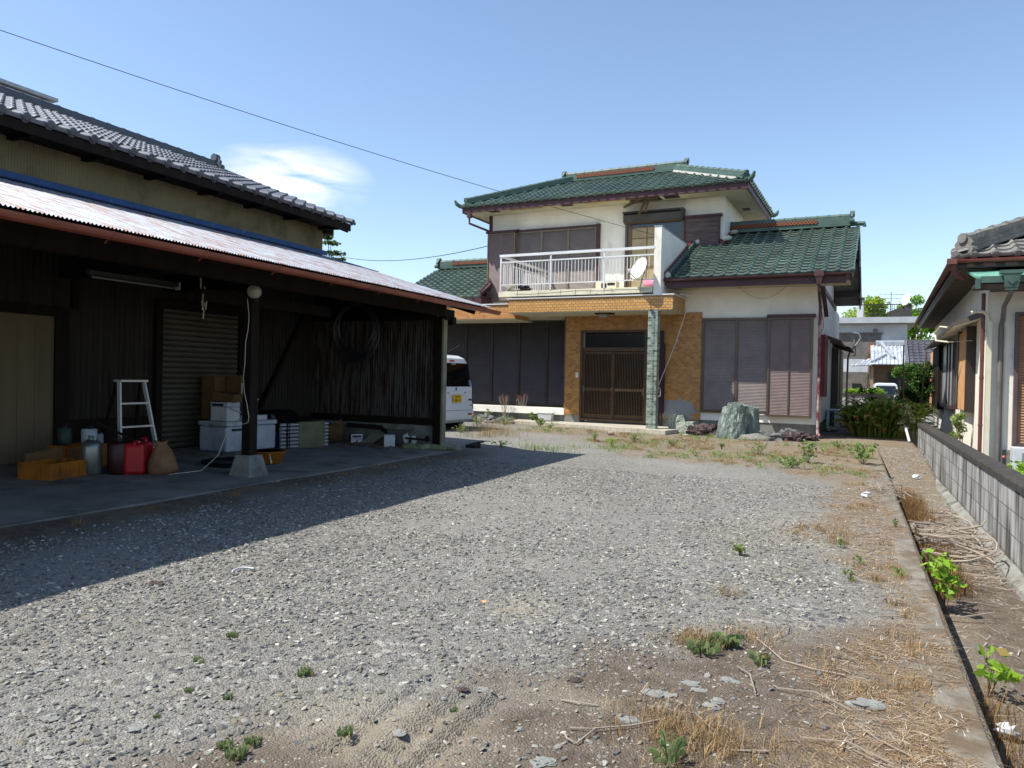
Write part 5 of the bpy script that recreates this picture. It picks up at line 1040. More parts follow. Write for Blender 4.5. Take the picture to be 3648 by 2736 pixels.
# ------------------------------------------------------------------ things on and around the house
def dish(label, p, r, d, fr, up_arm=.0):
    t = thing('satellite_dish', label, 'satellite dish', p, fr=fr, local=True, group='satellite dishes')
    d = Vector(d).normalized(); sd = d.cross(Vector((0, 0, 1))).normalized(); u = sd.cross(d); vs = []; fs = []; nr, ns = 5, 24; c0 = Vector((0, 0, r * 1.5))
    for sgn in (0, .006):
        for i in range(nr + 1):
            q = i / nr
            for k in range(ns):
                a = 2 * math.pi * k / ns; vs.append(c0 + sd * (r * q * math.cos(a) * .92) + u * (r * q * math.sin(a)) + d * (r * .22 * q * q - sgn))
    for o in (0, (nr + 1) * ns):
        for i in range(nr):
            for k in range(ns): fs.append((o + i * ns + k, o + i * ns + (k + 1) % ns, o + (i + 1) * ns + (k + 1) % ns, o + (i + 1) * ns + k))
    mb = MB(); mb.add(vs, fs); build(mb, 'reflector', M('dish_white', 'd5d6d4', rough=.45) if 'dish_white' not in bpy.data.materials else bpy.data.materials['dish_white'], t, smooth=True)
    e = c0 + d * r * 1.25 - u * r * .75
    mb = MB(); mb.tube([c0 - u * r * .95 + d * .1 * r, e], .012 * r / .25, 6); mb.tube([c0 - d * .02, c0 - d * .12 * r / .25, (-.0, 0, 0)], .016, 6); build(mb, 'arm', leadm, t)
    mb = MB(); mb.tube([e - d * .02, e + (c0 - e).normalized() * r * .3], [r * .16, r * .12], 10); build(mb, 'receiver', bpy.data.materials['dish_white'], t)
dish('white satellite dish clamped to the balcony railing', (-5.17, 17.20, 3.46), .28, (-.5, -.78, .36), 'H')
t = thing('air_conditioner', 'beige outdoor air conditioner lying on the balcony floor', 'air conditioner', (-6.9, 19.9, 3.48), fr='H')
build(MB().box(-7.22, -6.62, 19.75, 20.05, 3.56, 3.98), 'casing', pvc, t, bevel=.01); mb = MB(); mb.box(-7.05, -6.9, 19.742, 19.75, 3.62, 3.92); mb.box(-6.87, -6.66, 19.742, 19.75, 3.86, 3.93); mb.box(-7.2, -6.64, 19.78, 20.0, 3.48, 3.56); build(mb, 'grille', blackp, t)
mb = MB(); mb.blob((-5.05, 17.9, 3.62), (.26, .12, .12), 14, 8, .25, 2, 3, flat=-.1); build(mb, 'pink_cushion', fabric_pink, label='pink cloth bundle on the balcony beside the end wall', cat='cloth', fr='H', smooth=True)
mb = MB(); mb.bar((-8.80, 17.45, 3.50), (-8.62, 17.42, 3.66), .3, .02, (1, 0, 0)); mb.bar((-8.85, 17.4, 3.49), (-8.42, 17.38, 3.53), .03, .03); build(mb, 'broken_crate_slats', pvc, label='broken cream slatted crate on the left end of the balcony', cat='crate', fr='H')
mb = MB(); mb.blob((-8.38, 17.55, 3.55), (.2, .15, .09), 12, 8, .3, 3, 5); build(mb, 'rubbish_bag', blackp, label='black rubbish heap beside the broken crate on the balcony', cat='bag', fr='H')
def pxp(x, y, t):
    d = fwd + cr * ((x - 1824) / FPX) - cu * ((y - 1368) / FPX); return Vector((0, 0, EYE)) + d * t
E2 = h2w((-4.74, 20.0, 4.94)); A1 = pxp(-160, 52, 11.5)
wire('overhead_cable', sag(A1, E2, .16, 40), .0065, blackp, 'black overhead cable running down across the sky to the balcony wall', 'cable')
wire('overhead_cable', sag(pxp(1080, 865, 46), h2w((-10.88, 20.25, 5.28)), .75, 30), .012, blackp, 'thin service cable sagging from behind the shed to the house corner', 'cable')
c0 = h2w((-4.15, 17.9, 3.32)); c1 = h2w((-4.92, 18.1, 1.12))
wire('hanging_cable', [h2w((-4.35, 17.7, 3.32)), c0 + Vector((.02, 0, -.02)), c0 + Vector((-.02, 0, -.2)), c0.lerp(c1, .5) + Vector((.05, 0, -.05)), c1, c1 + Vector((-.06, 0, -.12)), c1 + Vector((-.03, 0, -.28)), c1 + Vector((.06, 0, -.24)), c1 + Vector((.05, 0, -.08)), c1], .009, whitep, 'white cable hanging from the canopy to a loop beside the meter cabinet', 'cable')
# air conditioner units at the side of the house
for k, (x, y, lb) in enumerate(((-1.12, 21.75, 'nearer grey outdoor air conditioner unit at the side of the house'), (-.88, 24.3, 'farther grey outdoor air conditioner unit behind the first one'))):
    if k == 0:
        ac = t = thing('air_conditioner', lb, 'air conditioner', (x, y, 0.02), fr='H', local=True, group='air conditioner units beside the house')
        build(MB().box(-.15, .15, -.38, .38, .06, .56), 'casing', whitep, t, bevel=.012)
        mb = MB()
        for i in range(26): z = .10 + i * .017; mb.box(-.08, .04, -.392, -.38, z, z + .009)
        mb.box(-.08, .04, -.385, -.379, .12, .50); build(mb, 'side_grille', M('ac_dark', '3d4148', '34373d', 3), t)
        mb = MB()
        for i in range(7): mb.box(-.12, .12, -.392, -.38, .565 - i * .006 - .02, .565 - i * .006 - .018)
        mb.box(-.12, -.06, -.3, -.2, 0, .06); mb.box(.04, .1, .2, .3, 0, .06); build(mb, 'feet', leadm, t)
    else: dup(ac, h2w((x, y, .02)), -HA, lb)
# garden stones
green_rock = None
def rockm(name, a, b, c, st=(1, 1, .35)):
    n = NT(name); v = n.noise(6, 8, .7, st=st, dist=.6); cc = n.mix(n.rng(v, .3, .7), srgb(a), srgb(b)); cc = n.mix(n.rng(n.noise(11, 7, .75, st=st), .54, .62), cc, srgb(c))
    n.bump(n.math('ADD', n.noise(9, 8, .7, st=st), n.math('MULTIPLY', n.noise(40, 5), .4)), .9, .04); return n.out(cc, .75, 0, .3)
green_rock = rockm('green_schist', '55635c', '7d8b82', 'a9b3ab'); pale_rock = rockm('pale_green_stone', '8b9487', 'adb2a4', '5e6a5a', (1, 1, 1)); lava = rockm('lava_rock', '3f3434', '5b4d4a', '2a2424', (1, 1, 1)); grey_rock = rockm('grey_rock', '5d5f60', '7b7c7a', '3f4040', (1, 1, 1))
def hrock(name, fn, mat, label, nz_=26, nt=40, cat='rock'):
    mb = MB(); vs = []; fs = []
    for i in range(nz_ + 1):
        for k in range(nt): vs.append(fn(i / nz_, 2 * math.pi * k / nt))
    for i in range(nz_):
        for k in range(nt): fs.append((i * nt + k, i * nt + (k + 1) % nt, (i + 1) * nt + (k + 1) % nt, (i + 1) * nt + k))
    fs.append(tuple(range(nz_ * nt, (nz_ + 1) * nt))); mb.add(vs, fs); return build(mb, name, mat, label=label, cat=cat, fr='H')
def slabrock(c, w, d, h, topf, lean=(0, 0), seed=0, sharp=.75, ridg=.06):
    c = Vector(c)
    def fn(v, t):
        x0 = math.copysign(abs(math.cos(t)) ** sharp, math.cos(t)); y0 = math.copysign(abs(math.sin(t)) ** sharp, math.sin(t))
        tz = topf(x0); z = h * tz * min(1, v * 1.12) if v < .9 else h * tz
        k = (1.04 - .17 * v) * (1 if v < .9 else 1 - (v - .9) * 9.5)
        r = 1 + ridg * 2.2 * noise.noise(Vector((x0 * 2.6 + seed, y0 * 2.6, v * 1.6))) + ridg * 1.1 * noise.noise(Vector((x0 * 6 + seed, y0 * 6, v * 5))) + ridg * .5 * noise.noise(Vector((x0 * 14 + seed, y0 * 14, v * 14)))
        if v >= .9: z += .03 * h * noise.noise(Vector((x0 * 4, y0 * 4, seed)))
        return c + Vector((x0 * w / 2 * k * r + lean[0] * v, y0 * d / 2 * k * r + lean[1] * v, z - .05))
    return fn
hrock('standing_stone', slabrock((-2.98, 17.05, 0), .60, .4, .86, lambda x: .95 + .05 * math.cos(x * 2.5) - .05 * (x < -.6), (.10, 0), 1, .8, .09), green_rock, 'tall green upright garden stone with white streaks in front of the shuttered window', 30, 56)
hrock('standing_stone', slabrock((-2.66, 17.42, 0), .52, .34, .80, lambda x: .98 - .04 * (x > .5), (-.02, 0), 5, .6, .05), green_rock, 'flat green standing stone tight behind the tallest one on its right', 24, 40)
hrock('garden_rock', slabrock((-4.22, 17.85, 0), .66, .45, .50, lambda x: .98 - .30 * (x > .35) - .1 * (x < -.8), (-.03, 0), 9, .9, .1), pale_rock, 'low pale green boulder below the plaster patch', 18, 36)
def lump(name, x, y, r, mat, label, seed, amp=.35, fr_=3.):
    mb = MB(); mb.blob((x, y, r[2] * .35), r, 26, 16, amp, fr_, seed); build(mb, name, mat, label=label, cat='rock', fr='H')
lump('lava_rock', -3.72, 17.45, (.33, .2, .17), lava, 'dark purple-brown lava rock between the boulder and the green stones', 3)
lump('lava_rock', -3.42, 17.4, (.2, .16, .18), lava, 'small dark lava rock touching the green standing stone', 6)
lump('garden_rock', -2.15, 17.05, (.28, .14, .12), grey_rock, 'low grey-black rock right of the green stones', 8)
lump('lava_rock', -1.88, 17.3, (.22, .14, .12), lava, 'reddish brown lava rock in the row under the window', 11)
lump('lava_rock', -1.62, 17.35, (.16, .12, .15), lava, 'dark lava rock before the shutter case', 15)
lump('garden_rock', -1.78, 17.6, (.2, .1, .17), grey_rock, 'pale topped grey rock behind the lava rocks', 19)
lump('garden_rock', -1.42, 17.75, (.2, .13, .1), lava, 'brown rock at the foot of the faded downpipe', 23)
lump('garden_rock', -3.95, 17.0, (.11, .07, .035), pale_rock, 'small white flat stone before the lava rock', 27, .2)
mb = MB(); mb.blob((-2.45, 16.95, .02), (.36, .25, .12), 24, 12, .12, 2, 4); build(mb, 'gravel_heap', ground.data.materials[0], label='small heap of gravel beside the green stones', cat='heap', fr='H', smooth=True)
lump('garden_rock', -9.55, 17.75, (.34, .2, .16), grey_rock, 'grey rock among the weeds behind the van', 31)
lump('garden_rock', -8.95, 17.62, (.3, .18, .13), grey_rock, 'rock with moss at the left end of the porch', 35)
lump('tree_stump', -10.1, 17.6, (.26, .22, .36), M('bleached_wood', '93897a', '6f665a', 9, rough=.9, st=(1, 1, .3), bump=.8, bs=25), 'bleached tree stump behind the van', 39, .25, 2)
t = thing('planter', 'white rectangular planter standing by the brick wall', 'planter', (-7.9, 18.15, .14), fr='H')
mb = MB(); mb.prism([(-8.14, 18.13, .14), (-7.80, 18.13, .14), (-7.76, 18.1, .32), (-8.18, 18.1, .32)], (0, .18, 0)); mb.box(-8.20, -7.74, 18.09, 18.3, .32, .335); build(mb, 'box', whitep, t)
mb = MB(); q = gp(2165, 1550); q = Vector((q.x, q.y, .03)); mb.tube([q, q + Vector((.13, .06, .02))], [.055, .06], 12, cap=False); build(mb, 'clay_pipe', M('clay', '9b8470', '7d6857', 6), label='short broken clay pipe lying on the dry grass before the porch', cat='pipe')
# ------------------------------------------------------------------ van
vp_ = pxp(1632, 1423, 16.75); vd = math.radians(276)   # azimuth of the nose
F_ = Vector((math.sin(vd), math.cos(vd), 0)); vloc = Vector((vp_.x, vp_.y, 0)) + F_ * .02
van = thing('van', 'small white boxy van parked nose away behind the shed corner', 'van', vloc, rz=math.atan2(F_.y, F_.x), local=True)
white_paint = M('white_car_paint', 'd2d6da', rough=.3, spec=.5, coat=.6)
lev = [(.20, .10, .64), (.27, .02, .70), (.40, .0, .725), (.62, .015, .735), (.66, .03, .735), (.95, .04, .737), (1.03, .055, .73), (1.3, .10, .70), (1.55, .15, .665), (1.66, .20, .62), (1.725, .32, .54), (1.75, .6, .40)]
def vrear(z):
    for (z0, x0, w0), (z1, x1, w1) in zip(lev[:-1], lev[1:]):
        if z0 <= z <= z1: k = (z - z0) / (z1 - z0); return x0 + (x1 - x0) * k, w0 + (w1 - w0) * k
    return lev[-1][1:]
vs = []; fs = []; ring = 0
for z, xr, w in lev:
    xf = 3.38 if z < 1.0 else 3.38 - (z - 1.0) * 1.25; q = []
    for (cx, cy, a0) in ((xr + .12, w - .12, 90), (xr + .12, -w + .12, 180), (xf - .2, -w + .2, 270), (xf - .2, w - .2, 0)):
        rr = .12 if cx < 1 else .2
        for k in range(6): a = R_(a0 + 18 * k); q.append((cx + rr * math.cos(a), cy + rr * math.sin(a), z))
    ring = len(q); vs += q
for i in range(len(lev) - 1):
    for k in range(ring): fs.append((i * ring + k, i * ring + (k + 1) % ring, (i + 1) * ring + (k + 1) % ring, (i + 1) * ring + k))
fs.append(tuple(range(ring))[::-1]); fs.append(tuple(range((len(lev) - 1) * ring, len(lev) * ring)))
build(MB().add(vs, fs), 'body', white_paint, van, smooth=False, bevel=.01)
def vpatch(name, z0, z1, y0, y1, mat, off=.006, n=6, parent=van, **k):
    vs = []; fs = []
    for i in range(n + 1):
        z = z0 + (z1 - z0) * i / n; xr, w = vrear(z)
        for y in (y0, y1): vs.append((xr - off, y, z))
        for y in (y0, y1): vs.append((xr - off + .02, y, z))
    for i in range(n): a = i * 4; fs += [(a, a + 4, a + 5, a + 1), (a, a + 2, a + 6, a + 4), (a + 1, a + 5, a + 7, a + 3)]
    fs += [(0, 1, 3, 2), (n * 4, n * 4 + 2, n * 4 + 3, n * 4 + 1)]
    return build(MB().add(vs, fs), name, mat, parent, **k)
rw = vpatch('rear_window', 1.02, 1.55, -.60, .60, M('van_glass', '07080a', rough=.05, spec=.7))
vpatch('sticker', 1.05, 1.11, -.585, -.53, M('blue_sticker', '3f7fc0'), .010, 2, rw); vpatch('sticker', 1.12, 1.16, -.585, -.54, M('green_sticker', '7fa08c'), .010, 2, rw)
for s_ in (-1, 1):
    vpatch('hatch_seam', .50, 1.0, s_ * .655 - .004, s_ * .655 + .004, blackp, .008, 4)
vpatch('high_brake_light', 1.585, 1.62, -.08, .10, redp, .012, 2); vpatch('window_badge', 1.52, 1.535, -.10, .06, whitep, .010, 2)
for s_ in (-1, 1):
    mb = MB()
    for z0, z1 in ((1.17, 1.3), (1.3, 1.5)):
        (xa, wa), (xb, wb) = vrear(z0), vrear(z1); mb.add([(xa - .012, s_ * (wa - .10), z0), (xa + .06, s_ * (wa + .012), z0), (xb - .012, s_ * (wb - .09), z1), (xb + .06, s_ * (wb + .012), z1), (xa + .14, s_ * (wa + .01), z0), (xb + .12, s_ * (wb + .01), z1)], [(0, 1, 3, 2), (1, 4, 5, 3)])
    build(mb, 'tail_lamp', M('tail_red', '7c1420', '5d0f19', 9, rough=.2) if s_ < 0 else bpy.data.materials['tail_red'], van)
    mb = MB(); (xa, wa), (xb, wb) = vrear(1.04), vrear(1.16); mb.add([(xa - .014, s_ * (wa - .09), 1.04), (xa + .06, s_ * (wa + .014), 1.04), (xb - .014, s_ * (wb - .09), 1.16), (xb + .06, s_ * (wb + .014), 1.16)], [(0, 1, 3, 2)]); build(mb, 'indicator', leadm, van)
    vpatch('reflector', .37, .41, s_ * .52 - .08, s_ * .52 + .08, redp, .010, 2)
    vpatch('hatch_handle', .865, .90, s_ * .33 - .03, s_ * .33 + .03, leadm, .022, 2)
vpatch('hatch_panel', .84, .93, -.40, .40, white_paint, .018, 2); mb = MB(); mb.box(-.0, .03, -.62, .62, .484, .490); build(MB().box(.004, .03, -.60, .60, .482, .490), 'bumper_gap', blackp, van)
pl = build(MB().box(-.002, .01, -.165, .165, .665, .83), 'number_plate', M('plate_yellow', 'd2a414', rough=.5), van)
for txt, sz, y, z in (('68-11', .105, -.02, .715), ('富士山580', .042, 0.0, .795), ('に', .04, .135, .72)):
    build(text_mb(txt, sz, (-.0045, y, z), (0, -1, 0), (0, 0, 1), .001), 'plate_writing', blackp, pl)
xr, w = vrear(.985)
mb = MB(); S1_ = [(-.028, .012), (-.028, .022), (0, .044), (.03, .022), (.010, .004), (.018, -.003), (.028, -.010), (.028, -.022), (0, -.044), (-.03, -.022), (-.010, -.004), (-.018, .003)]
mb.prism([(xr - .012, -a, .965 + b) for a, b in S1_], (.006, 0, 0)); build(mb, 'emblem', M('chrome', '6f7276', rough=.2, metal=.9), van)
vpatch('name_badge', .70, .735, -.62, -.48, bpy.data.materials['chrome'], .010, 2); vpatch('name_badge', .585, .60, -.62, -.51, bpy.data.materials['chrome'], .010, 2)
mb = MB(); mb.tube([(.5, -.0, 1.74), (.3, -.02, 1.80), (.12, -.22, 1.96)], .006, 6); build(mb, 'antenna', blackp, van)
for k, (x, s_) in enumerate(((.55, -1), (.55, 1), (2.9, -1), (2.9, 1))):
    mb = MB(); mb.lathe([(.17, -.07), (.262, -.078), (.275, -.05), (.275, .05), (.262, .078), (.17, .07)], (x, s_ * .64, .275), (0, 1, 0), 24); wl = build(mb, 'wheel', rubber, van, smooth=False); mb = MB(); mb.lathe([(.16, -.066), (.05, -.07)], (x, s_ * .64, .275), (0, s_, 0), 14); build(mb, 'rim', leadm, wl)
mb = MB(); mb.box(.5, 3.0, -.6, .6, .16, .24); mb.tube([(.12, .42, .2), (.5, .42, .2)], .03, 8); build(mb, 'underbody', blackp, van)
for s_ in (-1, 1): build(MB().add([(.5, s_ * .728, 1.05), (2.75, s_ * .728, 1.05), (2.5, s_ * .69, 1.5), (.55, s_ * .69, 1.5)], [(0, 1, 2, 3)]), 'side_window', bpy.data.materials['van_glass'], van)
# ------------------------------------------------------------------ neighbour's house on the right (frame H)
nh = thing('house', 'cream neighbouring house with weathered grey tile roof and red gutter on the right', 'house', (3, 18, -.3), fr='H')
cream = M('cream_wall', 'ebe6da', 'ddd6c6', 2, rough=.9, spec=.15, bump=.3, dirt='a39a86', ds=1.5, dlo=.6, dhi=.9)
def nb(mb, name, mat, parent=None, **k): return build(mb, name, mat, parent or nh, **k)
NX, NY = 1.60, 14.9
nb(MB().box(NX, 9, NY, 29.0, -.3, 3.35), 'wall', cream)
mb = MB(); mb.prism([(NX + .001, 14.9, 3.3), (NX + .001, 29.0, 3.3), (NX + .001, 21.5, 4.0)], (3, 0, 0)); nb(mb, 'wall', cream)
EXL, EYF, EZN = 1.06, 14.32, 3.42
mb = MB(); s = .42
mb.add([(EXL + .03, EYF + .03, EZN - .05), (9, EYF + .03, EZN - .05), (9, 21.9, 6.1), (8.6, 21.9, 6.1), (EXL + .03, 29.6, EZN - .05), (9, 29.6, EZN - .05)], [(0, 1, 2, 3), (0, 3, 4), (3, 2, 5, 4), (0, 4, 5, 1)])
nr = nb(mb, 'roof', darkwood)
Lf = 5.5; c_ = math.hypot(1, s)
build(tiles((EXL, EYF, EZN), (1, 0, 0), (0, 1, s), 7.5, Lf, .30, .26, lambda u, v: u > v / c_ * .98, hmp=.055, t=.035, drop=.05, knob=.062), 'roof_slope', grey_tile2, nr)
build(tiles((EXL, 29.6, EZN), (0, -1, 0), (1, 0, s), 15.3, 5.5, .30, .26, lambda u, v: 15.3 - u > v / c_ * .98, hmp=.05, t=.035, drop=.05, knob=.06), 'roof_slope', grey_tile2, nr)
mb = MB(); A_ = Vector((EXL + .18, EYF + .18, EZN + .09)); B_ = Vector((EXL + 4.4, EYF + 4.4, EZN + .1 + 4.4 * s)); ridge(mb, A_, B_, .27, .2, .088, 3, .3)
onigawara(mb, A_ + Vector((-.03, -.03, -.04)), (-1, -1, 0), .85)
dn = Vector((-1, -1, 0)).normalized(); q = A_ + dn * .1 + Vector((0, 0, -.1)); mb.tube([q, q + dn * .1, q + dn * .17 + Vector((0, 0, .03)), q + dn * .2 + Vector((0, 0, .09))], [.07, .075, .065, .04], 10); build(mb, 'hip_ridge', plain_grey2, nr)
mb = MB(); mb.box(EXL + .03, 9, EYF + .05, EYF + .1, 3.22, 3.38); mb.box(EXL + .05, EXL + .1, EYF + .1, 29.5, 3.2, 3.38); build(mb, 'fascia', bronzed, nr)
mb = MB(); mb.add([(EXL + .06, EYF + .1, 3.24), (EXL + .06, 29.5, 3.24), (NX, 29.5, 3.24), (NX, EYF + .1, 3.24)], [(0, 1, 2, 3)]); mb.add([(NX, EYF + .1, 3.24), (NX, NY, 3.24), (9, NY, 3.24), (9, EYF + .1, 3.24)], [(0, 1, 2, 3)]); build(mb, 'eave_soffit', M('soffit_brown', '5a5048', '463d36', 3, rough=.9), nr)
redg = M('red_gutter', '8a4038', '74342e', 6, rough=.4, spec=.5)
mb = MB(); half_gutter(mb, EXL - .0, 9, EYF - .05, 3.35, .055); build(mb, 'gutter', redg, nr)
mb = MB(); r = .055; nn_ = 8; P1 = [(EXL - .05 + r * math.cos(math.pi * k / nn_), 3.35 - r * math.sin(math.pi * k / nn_)) for k in range(nn_ + 1)]
mb.add([(a, EYF - .1, b) for a, b in P1] + [(a, 29.6, b) for a, b in P1], [(k, k + 1, k + 10, k + 9) for k in range(8)]); mb.box(EXL - .13, EXL + .01, EYF - .16, EYF - .02, 3.27, 3.36); mb.tube([(EXL - .04, EYF - .06, 3.28), (EXL - .03, EYF - .04, 3.18), (EXL + .02, EYF + .02, 3.10), (EXL + .14, EYF + .1, 3.06)], .04, 8); build(mb, 'gutter_corner', M('faded_red_gutter', '6d4038', '4d332c', 5, rough=.6), nr)
# corner downpipes
mb = MB(); mb.tube([(NX - .075, NY - .03, 2.85), (NX - .075, NY - .03, -.2)], .032, 10); 
for z in (2.2, 1.4, .6): mb.tube([(NX - .075, NY - .03, z), (NX - .075, NY - .03, z + .04)], .037, 10)
nb(mb, 'downpipe', M('red_brown_pipe', '6b4038', '5a342e', 5, rough=.45))
mb = MB(); mb.tube([(NX - .26, NY - .12, 2.52), (NX - .2, NY - .12, 2.54), (NX - .08, NY - .10, 2.53), (NX - .02, NY - .09, 2.47), (NX + .005, NY - .085, 2.36)], .028, 10); mb.box(NX - .02, NX + .05, NY - .12, NY - .003, -.2, 2.37); nb(mb, 'conduit_cover', pvc)
mb = MB(); mb.tube([(1.755, 13.64, 2.78), (1.755, 13.66, 2.72), (1.79, NY - .28, 2.60), (1.80, NY - .09, 2.40), (1.78, NY - .07, 2.3), (1.78, NY - .07, -.2)], .037, 10); nb(mb, 'downpipe', M('grey_pipe', '6f6a68', '5a5656', 4, rough=.45))
build(MB().tube([(1.84, NY - .02, 2.3), (1.84, NY - .02, -.2)], .015, 8), 'thin_pipe', pvc, nh)
# copper canopy over the front window
cop = M('verdigris_copper', '6ea391', '4f8473', 6, rough=.6, dirt='3b4a44', ds=6, dlo=.55, dhi=.75)
mb = MB(); mb.add([(1.24, 14.62, 3.215), (9, 14.62, 3.215), (9, 13.70, 2.995), (1.30, 13.70, 2.995), (1.24, 14.62, 3.18), (1.30, 13.70, 2.96), (9, 13.70, 2.96), (9, 14.62, 3.18)], [(0, 1, 2, 3), (0, 3, 5, 4), (3, 2, 6, 5), (4, 5, 6, 7)])
cc_ = nb(mb, 'copper_canopy', cop)
mb = MB(); mb.box(1.36, 9, 13.64, 13.71, 2.885, 2.985); mb.box(1.29, 1.355, 13.66, 13.74, 2.80, 2.95); build(mb, 'canopy_gutter', M('dark_verdigris', '4c655c', '3d524a', 5, rough=.5, metal=.2), cc_)
mb = MB(); mb.box(1.60, 1.90, 13.55, 13.72, 3.01, 3.06); mb.add([(1.64, 13.56, 3.01), (1.87, 13.56, 3.01), (1.87, 13.71, 3.01), (1.64, 13.71, 3.01), (1.67, 13.58, 2.80), (1.84, 13.58, 2.80), (1.84, 13.7, 2.80), (1.67, 13.7, 2.80)], [(0, 1, 5, 4), (1, 2, 6, 5), (2, 3, 7, 6), (3, 0, 4, 7), (4, 5, 6, 7)]); mb.prism([(1.755, 13.562, 2.96), (1.82, 13.567, 2.90), (1.755, 13.572, 2.84), (1.69, 13.567, 2.90)], (0, -.012, 0)); mb.box(1.68, 1.83, 13.59, 13.69, 2.76, 2.80); build(mb, 'canopy_hopper', bpy.data.materials['dark_verdigris'], cc_)
build(MB().box(1.32, 9, 13.75, 14.6, 2.87, 2.93), 'canopy_underside', bronzed, cc_); build(MB().box(1.62, 9, 14.6, NY, 2.87, 3.2), 'canopy_underside', bronzed, cc_)
# front louvre window
mb = MB(); frame(mb, 1.98, 5.2, .28, 2.52, NY - .10, NY, .05); wf = nb(mb, 'shutter_frame', M('plum_frame', '5b4a4c', '4d3f41', 3, rough=.5)); mb = MB(); louver(mb, 2.03, 5.15, .35, 2.47, NY - .03, .045, .02); build(mb, 'louvre_panel', M('tan_louvre', 'a3795a', '8f694e', 3, rough=.5), wf)
nb(MB().box(NX + .25, 9, NY - .012, NY - .001, -.3, .22), 'wall_base', concm)
# side awning and windows
mb = MB(); mb.add([(NX, 15.5, 2.62), (NX, 26.6, 2.62), (1.16, 26.6, 2.44), (1.16, 15.9, 2.44), (NX, 15.5, 2.50), (NX, 26.6, 2.50), (1.16, 26.6, 2.37), (1.16, 15.9, 2.37)], [(0, 3, 2, 1), (3, 7, 6, 2), (0, 4, 7, 3)]); aw = nb(mb, 'side_awning', M('awning_grey', '4d4840', '3d3933', 3, rough=.6))
build(MB().add([(NX, 15.5, 2.498), (NX, 26.6, 2.498), (1.17, 26.6, 2.368), (1.17, 15.9, 2.368)], [(0, 1, 2, 3)]), 'awning_soffit', cream, aw)
tanp = M('apricot_panel', 'cf9f6c', 'bd8d5c', 3, rough=.7)
nb(MB().box(NX - .14, NX - .002, 16.7, 18.3, .80, 2.36), 'shutter_box', tanp); mb = MB(); mb.box(NX - .16, NX - .001, 18.3, 18.45, .78, 2.42); nb(mb, 'box_frame', bronzed); nb(MB().box(NX - .16, NX - .001, 16.55, 16.7, .78, 2.42), 'box_frame', bronzed)
nb(MB().box(NX - .14, NX - .002, 26.9, 28.4, .55, 2.36), 'shutter_box', tanp); nb(MB().box(NX - .16, NX - .001, 24.2, 26.9, .6, 2.40), 'shutter_box', darkwood)
mb = MB(); mb.box(NX - .05, NX - .001, 18.5, 19.3, .9, 2.3); nb(mb, 'window', glassd); mb = MB(); mb.box(NX - .10, NX - .051, 18.9, 19.05, .9, 2.3); mb.box(NX - .1, NX - .002, 18.42, 19.35, .84, .9); nb(mb, 'window_frame', bronzed)
mb = MB(); mb.box(NX - .06, NX - .001, 20.6, 24.1, .8, 2.36); w2 = nb(mb, 'window', M('frosted_window', '9fb4b8', '7f9499', 3, rough=.3)); mb = MB()
for y in (20.55, 21.5, 22.4, 24.1): mb.box(NX - .09, NX - .0615, y - .06, y + .06, .8, 2.36)
mb.box(NX - .10, NX - .001, 20.5, 24.15, .72, .80); build(mb, 'window_frame', maroon, w2)
mb = MB(); mb.tube([(1.2, 17.6, 2.46), (1.08, 17.9, 2.50), (1.0, 18.2, 2.38), (1.02, 18.1, 2.22), (1.2, 17.5, 2.16)], .02, 8); mb.bar((1.2, 17.5, 2.16), (1.5, 16.2, 2.12), .008, .008); nb(mb, 'vent_pipe', pvc)
t = thing('air_conditioner', 'white outdoor air conditioner under the tan louvre window', 'air conditioner', (2.3, 14.5, -.3), fr='H')
build(MB().box(1.93, 2.7, 14.35, 14.65, -.25, .30), 'casing', whitep, t, bevel=.01); mb = MB()
for i in range(12): mb.box(2.05, 2.65, 14.335, 14.35, -.2 + i * .037, -.2 + i * .037 + .014)
build(mb, 'grille', leadm, t)
# ------------------------------------------------------------------ far buildings (yard frame)
fb = thing('building', 'white flat roofed two storey building in the distance with roof terrace', 'building', (0, 60, -.3))
fw = M('far_white_render', 'bfc2c3', 'a9adaf', 1.2, rough=.9, dirt='8f9192', ds=.8, dlo=.6, dhi=.85)
build(MB().box(-6, 3.37, 58, 66, -.3, 5.5), 'wall', fw, fb); build(MB().box(-6, 3.95, 57.4, 66, 5.52, 5.93), 'roof_slab', M('far_slab', 'a7adb2', '979da2', 1.5, rough=.9), fb)
build(MB().box(-1.2, 1.75, 57.9, 58.0, 3.25, 4.78), 'window', greydoor, fb); mb = MB(); mb.box(-1.3, 1.85, 57.85, 57.99, 4.78, 4.9); mb.box(-.0, .12, 57.84, 57.9, 3.3, 4.75); mb.box(-1.3, 1.8, 57.84, 57.99, 3.05, 3.22); build(mb, 'window_frame', greydoor, fb)
build(MB().box(1.0, 1.62, 57.86, 57.9, 3.32, 4.1), 'plywood_panel', M('far_ply', '8a5c34', '774e2c', 3), fb); build(MB().box(1.25, 1.52, 57.85, 58, 4.92, 5.15), 'vent', M('far_vent', '7b665a', rough=.8), fb)
rl_ = build(MB().box(-.3, 3.62, 58.9, 58.96, 6.90, 6.96), 'terrace_railing', blackp, fb)
for x in np.arange(.62, 3.6, .14): build(MB().box(x, x + .03, 58.91, 58.94, 5.93, 6.9), 'rail_bar', blackp, rl_)
build(MB().box(.6, 3.6, 58.9, 58.95, 6.25, 6.29), 'rail', blackp, rl_)
mb = MB(); mb.prism([(2.2, 58.4, 5.93), (3.62, 58.4, 5.93), (3.62, 58.4, 6.9), (2.2, 58.4, 6.38)], (0, .06, 0)); build(mb, 'stair_screen', M('dark_mesh', '3c3a36', '2e2c29', 4), fb)
